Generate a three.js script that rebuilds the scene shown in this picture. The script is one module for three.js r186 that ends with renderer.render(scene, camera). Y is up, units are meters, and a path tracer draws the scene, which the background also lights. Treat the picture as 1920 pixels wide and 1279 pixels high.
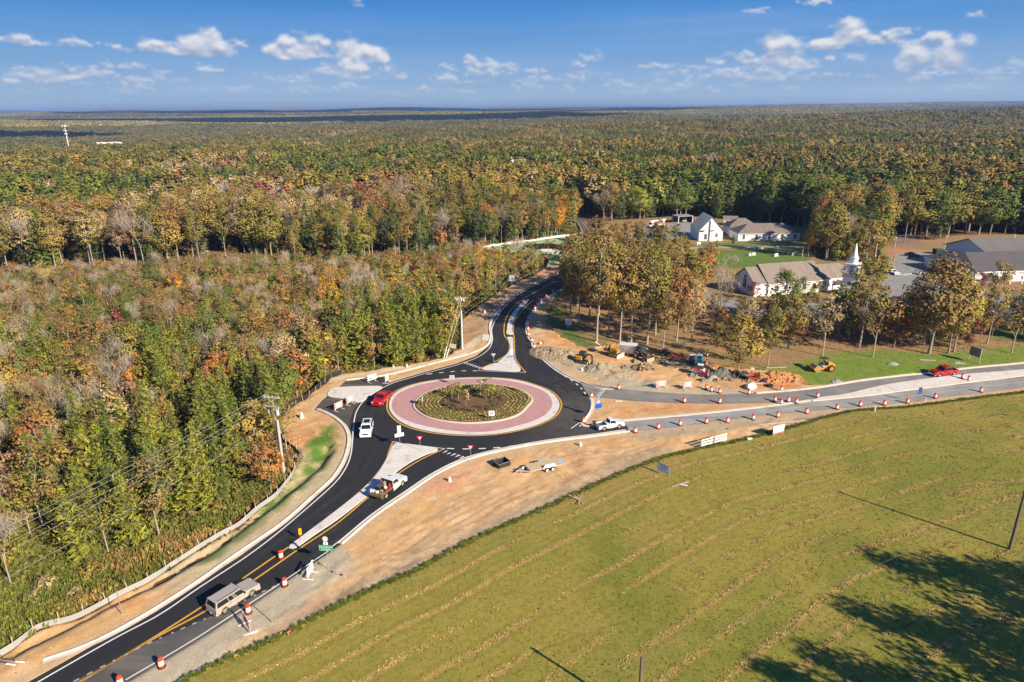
import * as THREE from 'three';
import { mergeGeometries } from 'three/addons/utils/BufferGeometryUtils.js';
import { RoundedBoxGeometry } from 'three/addons/geometries/RoundedBoxGeometry.js';

// ---------- camera, sky, sun, exposure ----------
const scene = new THREE.Scene();
const FOCAL = 1280, EYE = 52, PITCH = Math.atan(435.5 / FOCAL), ROLL = 0.42 * Math.PI / 180;   // drone 52 m above the junction, 24 mm equivalent lens
const camera = new THREE.PerspectiveCamera(2 * Math.atan(639.5 / FOCAL) * 180 / Math.PI, 1024 / 682, 1, 60000);
camera.position.set(0, EYE, 0);
camera.rotation.set(-PITCH, 0, -ROLL, 'YXZ');
const renderer = new THREE.WebGLRenderer({ antialias: true });
renderer.setSize(1024, 682);
renderer.toneMapping = THREE.LinearToneMapping;
renderer.toneMappingExposure = 1.72;
renderer.shadowMap.enabled = true;
const SUN = new THREE.Vector3(0.668, 0.4877, 0.602).normalize();
const sunLight = new THREE.DirectionalLight(new THREE.Color(1, 0.87, 0.68), 5);
sunLight.name = 'sun';
sunLight.position.copy(SUN).multiplyScalar(400).add(new THREE.Vector3(20, 0, -150));
sunLight.target.position.set(20, 0, -150);
sunLight.castShadow = true;
Object.assign(sunLight.shadow.camera, { left: -260, right: 260, top: 260, bottom: -260, near: 10, far: 1000 });
sunLight.shadow.mapSize.set(4096, 4096);
scene.add(sunLight, sunLight.target);
scene.fog = new THREE.FogExp2(new THREE.Color(0.34, 0.54, 1.0), 0.00008);

// ---------- numbers: seeded random, noise ----------
function rng(seed) { let a = seed >>> 0; return () => { a = (a + 0x6D2B79F5) | 0; let t = Math.imul(a ^ (a >>> 15), 1 | a); t = (t + Math.imul(t ^ (t >>> 7), 61 | t)) ^ t; return ((t ^ (t >>> 14)) >>> 0) / 4294967296; }; }
function hash2(ix, iy) { let h = Math.imul(ix, 374761393) + Math.imul(iy, 668265263) | 0; h = Math.imul(h ^ (h >>> 13), 1274126177); return ((h ^ (h >>> 16)) >>> 0) / 4294967296; }
const NT = new Float32Array(1024 * 1024); for (let j = 0; j < 1024; j++) for (let i = 0; i < 1024; i++) NT[j * 1024 + i] = hash2(i, j);
function noise(x, y) { const ix = Math.floor(x), iy = Math.floor(y), fx = x - ix, fy = y - iy, s = fx * fx * (3 - 2 * fx), t = fy * fy * (3 - 2 * fy), r = (iy & 1023) << 10, q = ((iy + 1) & 1023) << 10, i = ix & 1023, k = (ix + 1) & 1023, a = NT[r + i], b = NT[r + k], c = NT[q + i], d = NT[q + k]; return a + (b - a) * s + (c - a) * t + (a - b - c + d) * s * t; }
function fbm(x, y, n = 4) { let s = 0, a = 0.5; for (let i = 0; i < n; i++) { s += a * noise(x, y); x = x * 2.03 + 17.1; y = y * 2.03 + 9.7; a *= 0.5; } return s / (1 - Math.pow(0.5, n)); }
const clamp = THREE.MathUtils.clamp, lerp = THREE.MathUtils.lerp, sstep = (a, b, x) => { const t = clamp((x - a) / (b - a), 0, 1); return t * t * (3 - 2 * t); };
const V = (x, y, z) => new THREE.Vector3(x, y, z);

// Photogrammetric survey: the ray of a pixel of the 1920 x 1279 photograph, and the point where it meets the level plane y = h.
function ray(px, py) { const u = (px - 960) / FOCAL, v = (py - 639.5) / FOCAL, c = Math.cos(ROLL), s = Math.sin(ROLL), U = u * c - v * s, W = u * s + v * c; return V(U, -(Math.sin(PITCH) + W * Math.cos(PITCH)), -(Math.cos(PITCH) - W * Math.sin(PITCH))); }
function at(px, py, h = 0) { const d = ray(px, py), t = (h - EYE) / d.y; return V(d.x * t, h, d.z * t); }
const P2 = (px, py) => { const p = at(px, py); return [p.x, p.z]; };
const path = (s) => s.trim().split(/\s+/).map((q) => P2(...q.split(',').map(Number)));           // "px,py px,py" -> ground points [x, z]

// ---------- sky: blue air with fair-weather cumulus all round ----------
{
  const W = 4096, H = 2048, data = new Float32Array(W * H * 4), K = 0.56;
  const air = [[0, .44, .58, .74], [.035, .31, .475, .715], [.075, .18, .385, .71], [.115, .10, .31, .695], [.15, .045, .238, .65], [.21, .018, .185, .59], [.35, .016, .16, .5], [.7, .016, .13, .42], [1.6, .014, .11, .37]];
  for (let y = 0; y < H; y++) {
    const el = ((y + 0.5) / H - 0.5) * Math.PI, e = Math.max(0, el);
    let i = 0; while (i < air.length - 2 && e > air[i + 1][0]) i++;
    const A = air[i], B = air[i + 1], t = clamp((e - A[0]) / (B[0] - A[0]), 0, 1);
    for (let x = 0; x < W; x++) {
      const o = (y * W + x) * 4;
      const veil = el > 0 && el < 0.3 ? 0.05 * (fbm(x * 0.006, el * 60 + 3, 3) - 0.45) : 0;
      for (let c = 0; c < 3; c++) data[o + c] = K * (lerp(A[c + 1], B[c + 1], t) + veil);
      data[o + 3] = 1;
    }
  }
  function puff(az, el, wAz, hEl, dens, seed) {                 // one cumulus, angles in radians: centre, half width, height, flat base
    const x0 = Math.floor(((az - wAz * 1.5) / (2 * Math.PI) + 0.5) * W), x1 = Math.ceil(((az + wAz * 1.5) / (2 * Math.PI) + 0.5) * W);
    const base = el - hEl * 0.45, y0 = Math.max(H / 2, Math.floor(((base - hEl * 0.5) / Math.PI + 0.5) * H)), y1 = Math.ceil(((base + hEl * 1.6) / Math.PI + 0.5) * H);
    const f = 0.85 / hEl;
    for (let y = y0; y <= y1; y++) for (let xx = x0; xx <= x1; xx++) {
      const ea = ((y + 0.5) / H - 0.5) * Math.PI, aa = ((xx + 0.5) / W - 0.5) * 2 * Math.PI, a = (aa - az) / wAz, b = (ea - base) / hEl;
      const n = (u, v) => fbm(u * f * 1.1 + seed * 7.3, v * f * 1.8 + seed * 3.1, 5);
      const q = n(aa, ea), round = b > 0 ? b * b : b * b * 14;
      const d = 1 - Math.sqrt(a * a * 0.9 + round) + (q - 0.5) * 1.9;
      const al = sstep(0.0, 0.7, d) * Math.min(.93, dens * 1.1);
      if (al < 0.004) continue;
      const q2 = n(aa + 0.12 * hEl, ea + 0.30 * hEl), lit = clamp(0.42 + (q - q2) * 2.6 + b * 0.55 + a * 0.12 - sstep(0.6, 1.4, d) * 0.12, 0, 1);
      const far = sstep(0.09, 0.015, ea) * 0.42, o = (y * W + ((xx + W) % W)) * 4;
      const col = [lerp(.34, .90, lit), lerp(.42, .88, lit), lerp(.60, .89, lit)];
      for (let c = 0; c < 3; c++) data[o + c] = lerp(data[o + c], K * lerp(col[c], data[o + c] / K, far), al);
    }
  }
  const dirOf = (px, py) => { const d = ray(px, py).normalize(); return [Math.atan2(d.z, d.x), Math.asin(d.y)]; };
  const seen = `45,70,100,20,.75 140,77,90,14,.55 222,87,46,12,.7 300,84,96,26,1 375,78,110,44,1 440,80,64,16,.6 540,88,95,34,1 600,86,115,34,1 660,90,72,32,.9 708,92,76,34,1
    80,139,135,26,.85 150,131,74,18,.65 20,136,44,14,.5 662,118,60,30,.8 684,131,125,28,.8 602,129,60,18,.45 440,164,110,13,.4 580,167,130,13,.4 650,157,64,15,.45 835,146,46,15,.85 796,163,62,17,.65
    886,109,56,15,.75 922,119,84,17,.75 906,133,62,13,.65 1083,117,30,13,.85 1110,104,62,17,.4 1076,145,60,13,.55 1065,162,32,14,.45 1400,103,120,23,.85 1447,93,92,48,1 1482,102,84,42,1 1502,113,92,22,.6
    1557,107,26,12,.8 1556,71,104,32,.95 1586,54,64,44,1 1642,67,124,26,.85 1742,71,92,28,.75 1712,102,62,46,.9 1760,101,44,30,.8 1787,101,84,50,1 1602,105,62,18,.45 1442,135,112,28,.55 1342,136,160,15,.5
    1262,135,80,13,.45 1230,156,160,26,.3 1290,156,62,15,.55 1332,168,42,13,.45 1722,141,52,17,.5 1416,18,58,9,.5 1526,3,64,10,.95 1832,26,42,9,.5 672,4,34,13,.4 1905,118,50,16,.4 230,170,60,9,.35 60,170,70,10,.3 330,150,50,9,.35 740,175,80,9,.3 980,160,50,11,.4 1005,160,34,12,.5 880,172,60,10,.4
    1190,170,50,9,.3 1480,165,60,10,.3 1650,165,70,9,.3 1850,160,80,10,.25 300,135,40,9,.5 250,118,44,8,.45 480,140,50,8,.3 560,60,40,8,.2`.trim().split(/\s+/);
  seen.forEach((s, i) => {
    const [x, y, w, h, d] = s.split(',').map(Number), c = dirOf(x, y), l = dirOf(x - w / 2, y), r = dirOf(x + w / 2, y), t = dirOf(x, y - h / 2), b = dirOf(x, y + h / 2);
    puff(c[0], c[1], Math.abs(r[0] - l[0]) * 0.54, (t[1] - b[1]) * 1.0, d, i + 1);
  });
  const R = rng(11);
  for (let i = 0; i < 46; i++) { const px = 1920 * R(), py = 120 + 68 * R() * R() + 14 * R(), c = dirOf(px, py), w = (.010 + .022 * R()) * (1 - .35 * (py - 120) / 80); puff(c[0], c[1], w, w * (.16 + .22 * R()), .3 + .5 * R(), 700 + i); }   // small far clouds low over the ridges
  for (let i = 0; i < 130; i++) {                              // the same kind of sky goes on round the horizon
    const az = -Math.PI / 2 + 0.72 + R() * (2 * Math.PI - 1.44), el = 0.02 + R() * R() * 0.22, w = (0.012 + R() * 0.04), big = R();
    const n = big > 0.6 ? 3 : 1;
    for (let k = 0; k < n; k++) { const a = az + (k - 1) * w * 0.9; puff(a > Math.PI ? a - 2 * Math.PI : a, el + R() * 0.01, w, w * (0.35 + R() * 0.4), 0.4 + 0.6 * R(), 200 + i * 3 + k); }
  }
  for (let i = 0; i < 3; i++) {                                 // thin cirrus streaks on the right
    for (let k = 0; k < 60; k++) { const px = 1000 + k * 10 + i * 60, py = 58 - k * 0.5 + i * 9 - 6, c = dirOf(px, py), s = 0.2 * Math.sin(k / 60 * Math.PI) * (0.6 + 0.4 * noise(k * 0.3, i)); const X = Math.floor((c[0] / (2 * Math.PI) + 0.5) * W), Y = Math.floor((c[1] / Math.PI + 0.5) * H);
      for (let dy = -7; dy <= 7; dy++) for (let dx = -8; dx <= 8; dx++) { const g = Math.exp(-dy * dy / 9 - dx * dx / 24) * s * 0.42, o = ((Y + dy) * W + X + dx) * 4; for (let q = 0; q < 3; q++) data[o + q] = lerp(data[o + q], K * [.5, .62, .82][q], g); } }
  }
  const sky = new THREE.DataTexture(data, W, H, THREE.RGBAFormat, THREE.FloatType);
  sky.mapping = THREE.EquirectangularReflectionMapping; sky.magFilter = THREE.LinearFilter; sky.needsUpdate = true;
  scene.background = sky; scene.environment = sky;
}

// ---------- building helpers ----------
const names = new Map();
function numbered(n) { const k = names.get(n) ?? 0; names.set(n, k + 1); return k ? n + '_' + String(k).padStart(3, '0') : n; }
const matCache = new Map();
function M(hex, rough = 0.8, metal = 0, extra) {
  const key = hex + '|' + rough + '|' + metal + '|' + JSON.stringify(extra ?? 0);
  if (!matCache.has(key)) { const m = new THREE.MeshStandardMaterial({ roughness: rough, metalness: metal, ...extra }); if (Array.isArray(hex)) m.color.setRGB(...hex); else m.color.set(hex); matCache.set(key, m); }
  return matCache.get(key);
}
const paint = (hex) => { const k = 'p' + hex; if (!matCache.has(k)) matCache.set(k, new THREE.MeshPhysicalMaterial({ color: hex, roughness: 0.42, clearcoat: 0.8, clearcoatRoughness: 0.12 })); return matCache.get(k); };
const rubber = M([.018, .018, .018], 0.9), steel = M([.5, .5, .5], 0.45, 0.9), chrome = M([.75, .75, .75], 0.2, 1), darkGlass = M([.012, .016, .02], 0.08, 0, {}), galv = M([.46, .47, .47], 0.5, 0.6), black = M([.02, .02, .02], 0.6), white = M([.8, .8, .78], 0.6);
function thing(name, label, category, pos, turn = 0, group) {
  const o = new THREE.Group(); o.name = numbered(name); scene.add(o);
  if (pos) o.position.copy(pos); o.rotation.y = turn; o.userData = { label, category };
  if (group) o.userData.group = group; return o;
}
function mesh(parent, name, geo, mat, pos, rot) {
  const m = new THREE.Mesh(geo, mat); m.name = parent === scene ? numbered(name) : name; m.castShadow = m.receiveShadow = true;
  if (pos) m.position.set(...pos); if (rot) m.rotation.set(...rot); parent.add(m); return m;
}
function structure(name, geo, mat, label) { const m = mesh(scene, name, geo, mat); m.userData = { kind: 'structure' }; if (label) m.userData.label = label; return m; }
function copyOf(src, pos, turn, label, group) { const c = src.clone(); c.name = numbered(src.name.replace(/_\d{3}$/, '')); c.userData = { ...src.userData, label }; if (group) c.userData.group = group; c.position.copy(pos); c.rotation.y = turn; scene.add(c); return c; }
const headingOf = (a, b) => Math.atan2(-(b.z - a.z), b.x - a.x);                               // turn that points a thing's +x from a to b
const B = (w, h, d, x = 0, y = 0, z = 0, rx = 0, ry = 0, rz = 0) => { const g = new THREE.BoxGeometry(w, h, d).toNonIndexed(); g.applyMatrix4(new THREE.Matrix4().compose(V(x, y, z), new THREE.Quaternion().setFromEuler(new THREE.Euler(rx, ry, rz)), V(1, 1, 1))); return g; };
const RB = (w, h, d, r, x = 0, y = 0, z = 0, rx = 0, ry = 0, rz = 0) => { let g = new RoundedBoxGeometry(w, h, d, 2, Math.min(r, w / 2.01, h / 2.01, d / 2.01)); if (g.index) g = g.toNonIndexed(); g.applyMatrix4(new THREE.Matrix4().compose(V(x, y, z), new THREE.Quaternion().setFromEuler(new THREE.Euler(rx, ry, rz)), V(1, 1, 1))); return g; };
const CY = (r0, r1, h, n, x = 0, y = 0, z = 0, rx = 0, ry = 0, rz = 0) => { const g = new THREE.CylinderGeometry(r0, r1, h, n).toNonIndexed(); g.applyMatrix4(new THREE.Matrix4().compose(V(x, y, z), new THREE.Quaternion().setFromEuler(new THREE.Euler(rx, ry, rz)), V(1, 1, 1))); return g; };
function bar(a, b, r, n = 6, r2 = r) { const A = V(...a), D = V(...b).sub(A), L = D.length(), g = new THREE.CylinderGeometry(r2, r, L, n).toNonIndexed(); g.applyMatrix4(new THREE.Matrix4().compose(A.addScaledVector(D, 0.5), new THREE.Quaternion().setFromUnitVectors(V(0, 1, 0), D.clone().normalize()), V(1, 1, 1))); return g; }
function beam(a, b, w, h) { const A = V(...a), D = V(...b).sub(A), L = D.length(), g = new THREE.BoxGeometry(L, h, w).toNonIndexed(), m = new THREE.Matrix4(), x = D.clone().normalize(), z = V(0, 1, 0).cross(x).lengthSq() < 1e-6 ? V(0, 0, 1) : x.clone().cross(V(0, 1, 0)).normalize(), y = z.clone().cross(x); m.makeBasis(x, y, z).setPosition(A.addScaledVector(D, 0.5)); g.applyMatrix4(m); return g; }
function mg(list) { const g = mergeGeometries(list.map((q) => { let p = q.index ? q.toNonIndexed() : q; for (const k of Object.keys(p.attributes)) if (!['position', 'normal', 'uv'].includes(k)) { p = p.clone(); p.deleteAttribute(k); } return p; })); return g; }
function extrude(pts, depth, bevel = 0, holes) {                                              // side outline [x, y] extruded along z, centred
  const s = new THREE.Shape(pts.map((p) => new THREE.Vector2(...p))); for (const h of holes ?? []) s.holes.push(new THREE.Path(h.map((p) => new THREE.Vector2(...p))));
  const g = new THREE.ExtrudeGeometry(s, { depth: depth - 2 * bevel, bevelEnabled: bevel > 0, bevelThickness: bevel, bevelSize: bevel, bevelOffset: -bevel, bevelSegments: 2, curveSegments: 8 });
  g.translate(0, 0, -depth / 2 + bevel); return g;
}
function facets(quads) {                                                                       // flat quads and triangles -> geometry
  const p = []; for (const q of quads) { const t = q.length === 4 ? [0, 1, 2, 0, 2, 3] : [0, 1, 2]; for (const i of t) p.push(...q[i]); }
  const g = new THREE.BufferGeometry(); g.setAttribute('position', new THREE.Float32BufferAttribute(p, 3)); g.setAttribute('uv', new THREE.Float32BufferAttribute(new Array(p.length / 3 * 2).fill(0), 2)); g.computeVertexNormals(); return g;
}
function panel(q, inset, out, tk = 0.02) {                                                     // a thin slab set on quad q (4 corners, anticlockwise from outside), inset as fractions [l, b, r, t]
  const [a, b, c, d] = q.map((p) => V(...p)), [l, bo, r, t] = inset, n = b.clone().sub(a).cross(d.clone().sub(a)).normalize();
  const uv = (u, v) => a.clone().lerp(b, u).lerp(d.clone().lerp(c, u), v);
  const k = [uv(l, bo), uv(1 - r, bo), uv(1 - r, 1 - t), uv(l, 1 - t)], f = k.map((p) => p.clone().addScaledVector(n, out).toArray()), w = k.map((p) => p.clone().addScaledVector(n, out - tk).toArray());
  return facets([f, [f[1], f[0], w[0], w[1]], [f[2], f[1], w[1], w[2]], [f[3], f[2], w[2], w[3]], [f[0], f[3], w[3], w[0]]]);
}
function canvasTexture(w, h, draw) { const c = document.createElement('canvas'); c.width = w; c.height = h; draw(c.getContext('2d'), w, h); const t = new THREE.CanvasTexture(c); t.colorSpace = THREE.SRGBColorSpace; return t; }
function dataTexture(n, m, f, srgb = false) { const d = new Uint8Array(n * m * 4); for (let y = 0; y < m; y++) for (let x = 0; x < n; x++) { const c = f(x, y), o = (y * n + x) * 4; d[o] = clamp(c[0], 0, 1) * 255; d[o + 1] = clamp(c[1], 0, 1) * 255; d[o + 2] = clamp(c[2], 0, 1) * 255; d[o + 3] = 255; } const t = new THREE.DataTexture(d, n, m); t.magFilter = THREE.LinearFilter; t.wrapS = t.wrapT = THREE.RepeatWrapping; if (srgb) t.colorSpace = THREE.SRGBColorSpace; t.needsUpdate = true; return t; }
const toS = (l) => l <= 0.0031308 ? l * 12.92 : 1.055 * Math.pow(l, 1 / 2.4) - 0.055;         // linear -> sRGB for byte maps
// ground outlines
function inside(x, z, poly) { let r = false; for (let i = 0, j = poly.length - 1; i < poly.length; j = i++) { const a = poly[i], b = poly[j]; if ((a[1] > z) !== (b[1] > z) && x < (b[0] - a[0]) * (z - a[1]) / (b[1] - a[1]) + a[0]) r = !r; } return r; }
function away(x, z, line) { let best = 1e9; for (let i = 0; i < line.length - 1; i++) { const [ax, az] = line[i], [bx, bz] = line[i + 1], dx = bx - ax, dz = bz - az, t = clamp(((x - ax) * dx + (z - az) * dz) / (dx * dx + dz * dz), 0, 1), d = Math.hypot(x - ax - dx * t, z - az - dz * t); if (d < best) best = d; } return best; }
function smooth(line, closed = false, step = 1.2) {
  const c = new THREE.CatmullRomCurve3(line.map((p) => V(p[0], 0, p[1])), closed, 'centripetal'), n = Math.max(line.length * 2, Math.ceil(c.getLength() / step));
  return c.getSpacedPoints(n).slice(0, closed ? n : n + 1).map((p) => [p.x, p.z]);
}
function ragged(poly, amp, scale, seed = 0) { return poly.map(([x, z]) => [x + (fbm(x * scale + seed, z * scale, 3) - 0.5) * amp * 2, z + (fbm(x * scale + 40, z * scale + seed, 3) - 0.5) * amp * 2]); }
function sheet(poly, y, uvScale = 1, uv0 = [0, 0]) {                                           // level polygon, faces up, uv in metres * scale
  const flat = THREE.ShapeUtils.triangulateShape(poly.map((p) => new THREE.Vector2(...p)), []), pos = [], uv = [], nor = [], idx = [];
  for (const [x, z] of poly) { pos.push(x, y, z); uv.push((x - uv0[0]) * uvScale, (z - uv0[1]) * uvScale); nor.push(0, 1, 0); }
  for (const [a, b, c] of flat) { const A = poly[a], Bq = poly[b], C = poly[c], s = (Bq[0] - A[0]) * (C[1] - A[1]) - (Bq[1] - A[1]) * (C[0] - A[0]); idx.push(...(s < 0 ? [a, b, c] : [a, c, b])); }
  const g = new THREE.BufferGeometry(); g.setAttribute('position', new THREE.Float32BufferAttribute(pos, 3)); g.setAttribute('normal', new THREE.Float32BufferAttribute(nor, 3)); g.setAttribute('uv', new THREE.Float32BufferAttribute(uv, 2)); g.setIndex(idx); return g;
}
function offset(line, d, closed = false) { const n = line.length; return line.map((p, i) => { const a = line[closed ? (i + n - 1) % n : Math.max(0, i - 1)], b = line[closed ? (i + 1) % n : Math.min(n - 1, i + 1)], dx = b[0] - a[0], dz = b[1] - a[1], L = Math.hypot(dx, dz) || 1; return [p[0] - dz / L * d, p[1] + dx / L * d]; }); }   // d > 0: to the right of travel (seen from above, x right, z down)
function ribbon(line, profile, closed = false) {                                               // sweep a cross-section [[offset, y], ...] along a ground line
  const rows = profile.map(([d]) => offset(line, d, closed)), n = line.length, q = [], m = closed ? n : n - 1;
  for (let i = 0; i < m; i++) { const j = (i + 1) % n; for (let k = 0; k < profile.length - 1; k++) { const a = rows[k], b = rows[k + 1], ya = profile[k][1], yb = profile[k + 1][1]; q.push([[a[i][0], ya, a[i][1]], [a[j][0], ya, a[j][1]], [b[j][0], yb, b[j][1]], [b[i][0], yb, b[i][1]]]); } }
  const g = facets(q.map((f) => f.slice().reverse())); const P = g.attributes.position, uv = g.attributes.uv; for (let i = 0; i < P.count; i++) uv.setXY(i, P.getX(i), P.getZ(i)); return g;
}
function dashes(line, on, off, w, y) { const out = []; let d = 0, seg = []; for (let i = 0; i < line.length - 1; i++) { const a = line[i], b = line[i + 1], L = Math.hypot(b[0] - a[0], b[1] - a[1]), n = Math.max(1, Math.ceil(L / 0.25)); for (let k = 0; k < n; k++) { const t = (d % (on + off)) < on; if (t) seg.push([lerp(a[0], b[0], k / n), lerp(a[1], b[1], k / n)]); else { if (seg.length > 1) out.push(seg); seg = []; } d += L / n; } } if (seg.length > 1) out.push(seg); return out.map((s) => ribbon(s, [[-w / 2, y], [w / 2, y]])); }
function island(poly, y0, y1, round = 0.06) { const cw = THREE.ShapeUtils.area(poly.map((p) => new THREE.Vector2(...p))) < 0 ? poly : poly.slice().reverse(), g = [sheet(poly, y1).toNonIndexed()], n = cw.length, q = []; for (let i = 0; i < n; i++) { const a = cw[i], b = cw[(i + 1) % n]; q.push([[a[0], y0, a[1]], [b[0], y0, b[1]], [b[0], y1, b[1]], [a[0], y1, a[1]]]); } g.push(facets(q)); return mg(g); }

// ---------- the lie of the land ----------
function terrain(x, z) {                                       // y of the forest floor
  const r = Math.hypot(x, z);
  if (r < 330) return -0.95;
  const near = sstep(330, 1700, r);
  let h = -0.95 + near * ((fbm(x / 1300 + 3.3, z / 1300 + 8.1, 3) - 0.5) * 46 + (fbm(x / 1300 + 21, z / 480 + 3.7, 3) - 0.5) * 62 * sstep(600, 1800, r));
  h += 20 * sstep(900, 2300, r) * sstep(-100, 1200, x) * (1 - .8 * sstep(2600, 4200, r));
  h -= 8 * sstep(500, 2500, r) * sstep(200, -1800, x);
  h += sstep(3500, 9000, r) * ((fbm(x / 3600 + 1.7, z / 2600 + 4.2, 3) - 0.42) * 95 + 8) + 45 * sstep(8000, 17000, r);
  return h;
}
{
  const ringsN = 120, seg = 220, pos = [], col = [], uv = [], idx = [];
  for (let i = 0; i <= ringsN; i++) {
    const r = i === 0 ? 0 : 30 * Math.pow(26000 / 30, (i - 1) / (ringsN - 1));
    for (let j = 0; j <= seg; j++) {
      const a = j / seg * 2 * Math.PI, x = r * Math.sin(a), z = -r * Math.cos(a), y = terrain(x, z);
      pos.push(x, y, z); uv.push(x / 24, z / 24);
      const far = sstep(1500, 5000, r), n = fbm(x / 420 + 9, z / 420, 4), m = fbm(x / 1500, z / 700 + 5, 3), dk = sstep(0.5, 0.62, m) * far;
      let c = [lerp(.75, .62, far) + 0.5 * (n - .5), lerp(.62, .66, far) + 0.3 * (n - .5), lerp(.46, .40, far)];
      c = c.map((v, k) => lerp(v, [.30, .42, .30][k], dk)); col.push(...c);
    }
  }
  for (let i = 0; i < ringsN; i++) for (let j = 0; j < seg; j++) { const a = i * (seg + 1) + j, b = a + seg + 1; idx.push(a, a + 1, b, a + 1, b + 1, b); }
  const g = new THREE.BufferGeometry(); g.setAttribute('position', new THREE.Float32BufferAttribute(pos, 3)); g.setAttribute('color', new THREE.Float32BufferAttribute(col, 3)); g.setAttribute('uv', new THREE.Float32BufferAttribute(uv, 2)); g.setIndex(idx); g.computeVertexNormals();
  const litter = dataTexture(512, 512, (x, y) => { const n = fbm(x / 19, y / 19, 4), f = hash2(x, y), k = 0.55 + 0.7 * n + 0.5 * (f - .5); const red = fbm(x / 40 + 50, y / 40, 3); return [toS(.17 * k + .05 * red), toS(.115 * k + .01 * red), toS(.06 * k)]; }, true);
  structure('ground', g, new THREE.MeshStandardMaterial({ map: litter, vertexColors: true, roughness: 1 }), 'leaf-strewn forest floor running out to the wooded horizon');
}

// ---------- outlines surveyed from the photograph (pixels -> ground) ----------
const fieldEdge = path('250,1335 347,1279 406,1246 506,1204 549.6,1182 631,1139 698.6,1106 780,1071 880,1017 1000,964 1080,927 1161,890.5 1242.5,859 1310,843 1399.6,824 1472.7,805 1600,772 1700,764 1800,751 1920,736 2080,714');
const westLine = path('-60,1356 73,1279 216.7,1197 298,1154 373.8,1102.5 460.4,1045.6 514.6,1005 590,941 631,903 650,875 658,852 661,825 663.6,793 670,769 689,746 730,721.6 768,709.4 800,700 860,683.7 898,669 917,654 923.5,638 922,619 931,597 948.6,573 977,549 1016.5,529 1049,511.7');
const eastLine = path('235.6,1276 360,1202.6 463,1136 528,1093 617,1033 641,1015 700,966 762.5,923 816.7,886.8 871,861 925,846 979,835 1033,826 1120,815 1183,806');
const northEast = path('1120,728 1103,720.5 1087.5,716 1055,701 1022.5,677 1001,652.5 999,643 990,627.7 988,608 994.6,592.7 1005.5,577 1021,560 1051.5,545.6');
const seam = path('100,1301 138,1279 271,1211 401,1154 487.5,1113 528,1093');
const siteEdge = path('-120,1285 16,1211 65,1173 89,1165 135,1154 190,1127 230,1105 271,1086 325,1051 360,1029 401,1004 444,981 487.5,945 512,928 544,890 564,848.7 531,820.5 520,790 531,774 564,750 595,727 618,708 650,699 700,692 770,682 840,668 862,648 866,597 902.6,569 933,547 972.7,527 999,516 1027,499 1062,480 1075,505 1049,545 1030,580 1027,610 1054,632 1103,653 1180,640 1287,678 1325,680 1379,688 1444,695 1509,719 1560,720 1640,708 1750,695 1920,678 2100,652 2100,712').concat(fieldEdge.slice().reverse());
const lawnEdge = path('1049,545 1030,580 1027,610 1054,632 1103,653 1180,640 1287,678 1325,680 1379,688 1444,695 1509,719 1560,720 1640,708 1750,695 1920,678 2100,652 2250,560 2250,440 1920,440 1800,441 1740,450 1668,446 1655,462 1648,482 1638,488 1545,489 1524,474 1517,434 1500,424 1300,406 1180,412 1122,416 1128,444 1105,470 1080,505');
const bankEdge = path('905,464 1000,451 1075,441 1093,446 1085,465 1062,482 1045,500 1027,501 1028,484 1000,480 955,476');
const oldWood = path('-900,560 -200,515 0,505 170,500 330,488 520,480 640,488 760,478 870,468 900,464 1000,451 1075,441 1082,416 1066,404 1050,398');
const roadOutline = [...offset(westLine, -0.75), ...path('1075,498 1092,470'), ...[...northEast].reverse(), ...path('1103,741 1107.5,752 1107.5,762 1104,773 1099,781 1089,792 1120,800 1170,795 1183,807'), ...offset(eastLine.slice(3), 0.35).reverse(), ...seam.slice(0, -1).reverse()];
const ditch = path('24,1222 48,1207 129,1167 224,1119 300,1083 354,1050 400,1023 454,982 508,944 556,904 594,872 614,846');
const oldRoad = [...seam, ...offset(eastLine.slice(0, 4), .5).reverse(), ...path('170,1318')], stubRoad = path('590,768 618,780 637,794 648.7,808 655,830 665,800 672,768 689,748 732,722 722,705 690,709 648,715 625,735 605,750');

// coarse distance grids, read back smoothly
function gridOf(x0, x1, z0, z1, n, f) { const d = new Float32Array((n + 1) * (n + 1)); for (let j = 0; j <= n; j++) for (let i = 0; i <= n; i++) d[j * (n + 1) + i] = f(lerp(x0, x1, i / n), lerp(z0, z1, j / n)); return (x, z) => { const u = clamp((x - x0) / (x1 - x0) * n, 0, n - 1e-4), v = clamp((z - z0) / (z1 - z0) * n, 0, n - 1e-4), i = u | 0, j = v | 0, a = u - i, b = v - j, o = j * (n + 1) + i; return (d[o] * (1 - a) + d[o + 1] * a) * (1 - b) + (d[o + n + 1] * (1 - a) + d[o + n + 2] * a) * b; }; }
const signed = (poly, closed = [...poly, poly[0]]) => (x, z) => (inside(x, z, poly) ? -1 : 1) * away(x, z, closed);
const mixer = (c) => (d, k) => { if (k <= 0) return; if (k > 1) k = 1; c[0] += (d[0] - c[0]) * k; c[1] += (d[1] - c[1]) * k; c[2] += (d[2] - c[2]) * k; };
const sTable = Float32Array.from({ length: 2049 }, (_, i) => toS(i / 2048)), toned = (c, k) => { for (let i = 0; i < 3; i++) c[i] = sTable[clamp(c[i] * k, 0, 1) * 2048 | 0]; return c; };
const EX = [-66, 132, -262, -30];
const dRoad = gridOf(...EX, 280, signed(roadOutline)), dField = gridOf(...EX, 300, (x, z) => away(x, z, fieldEdge));
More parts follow.
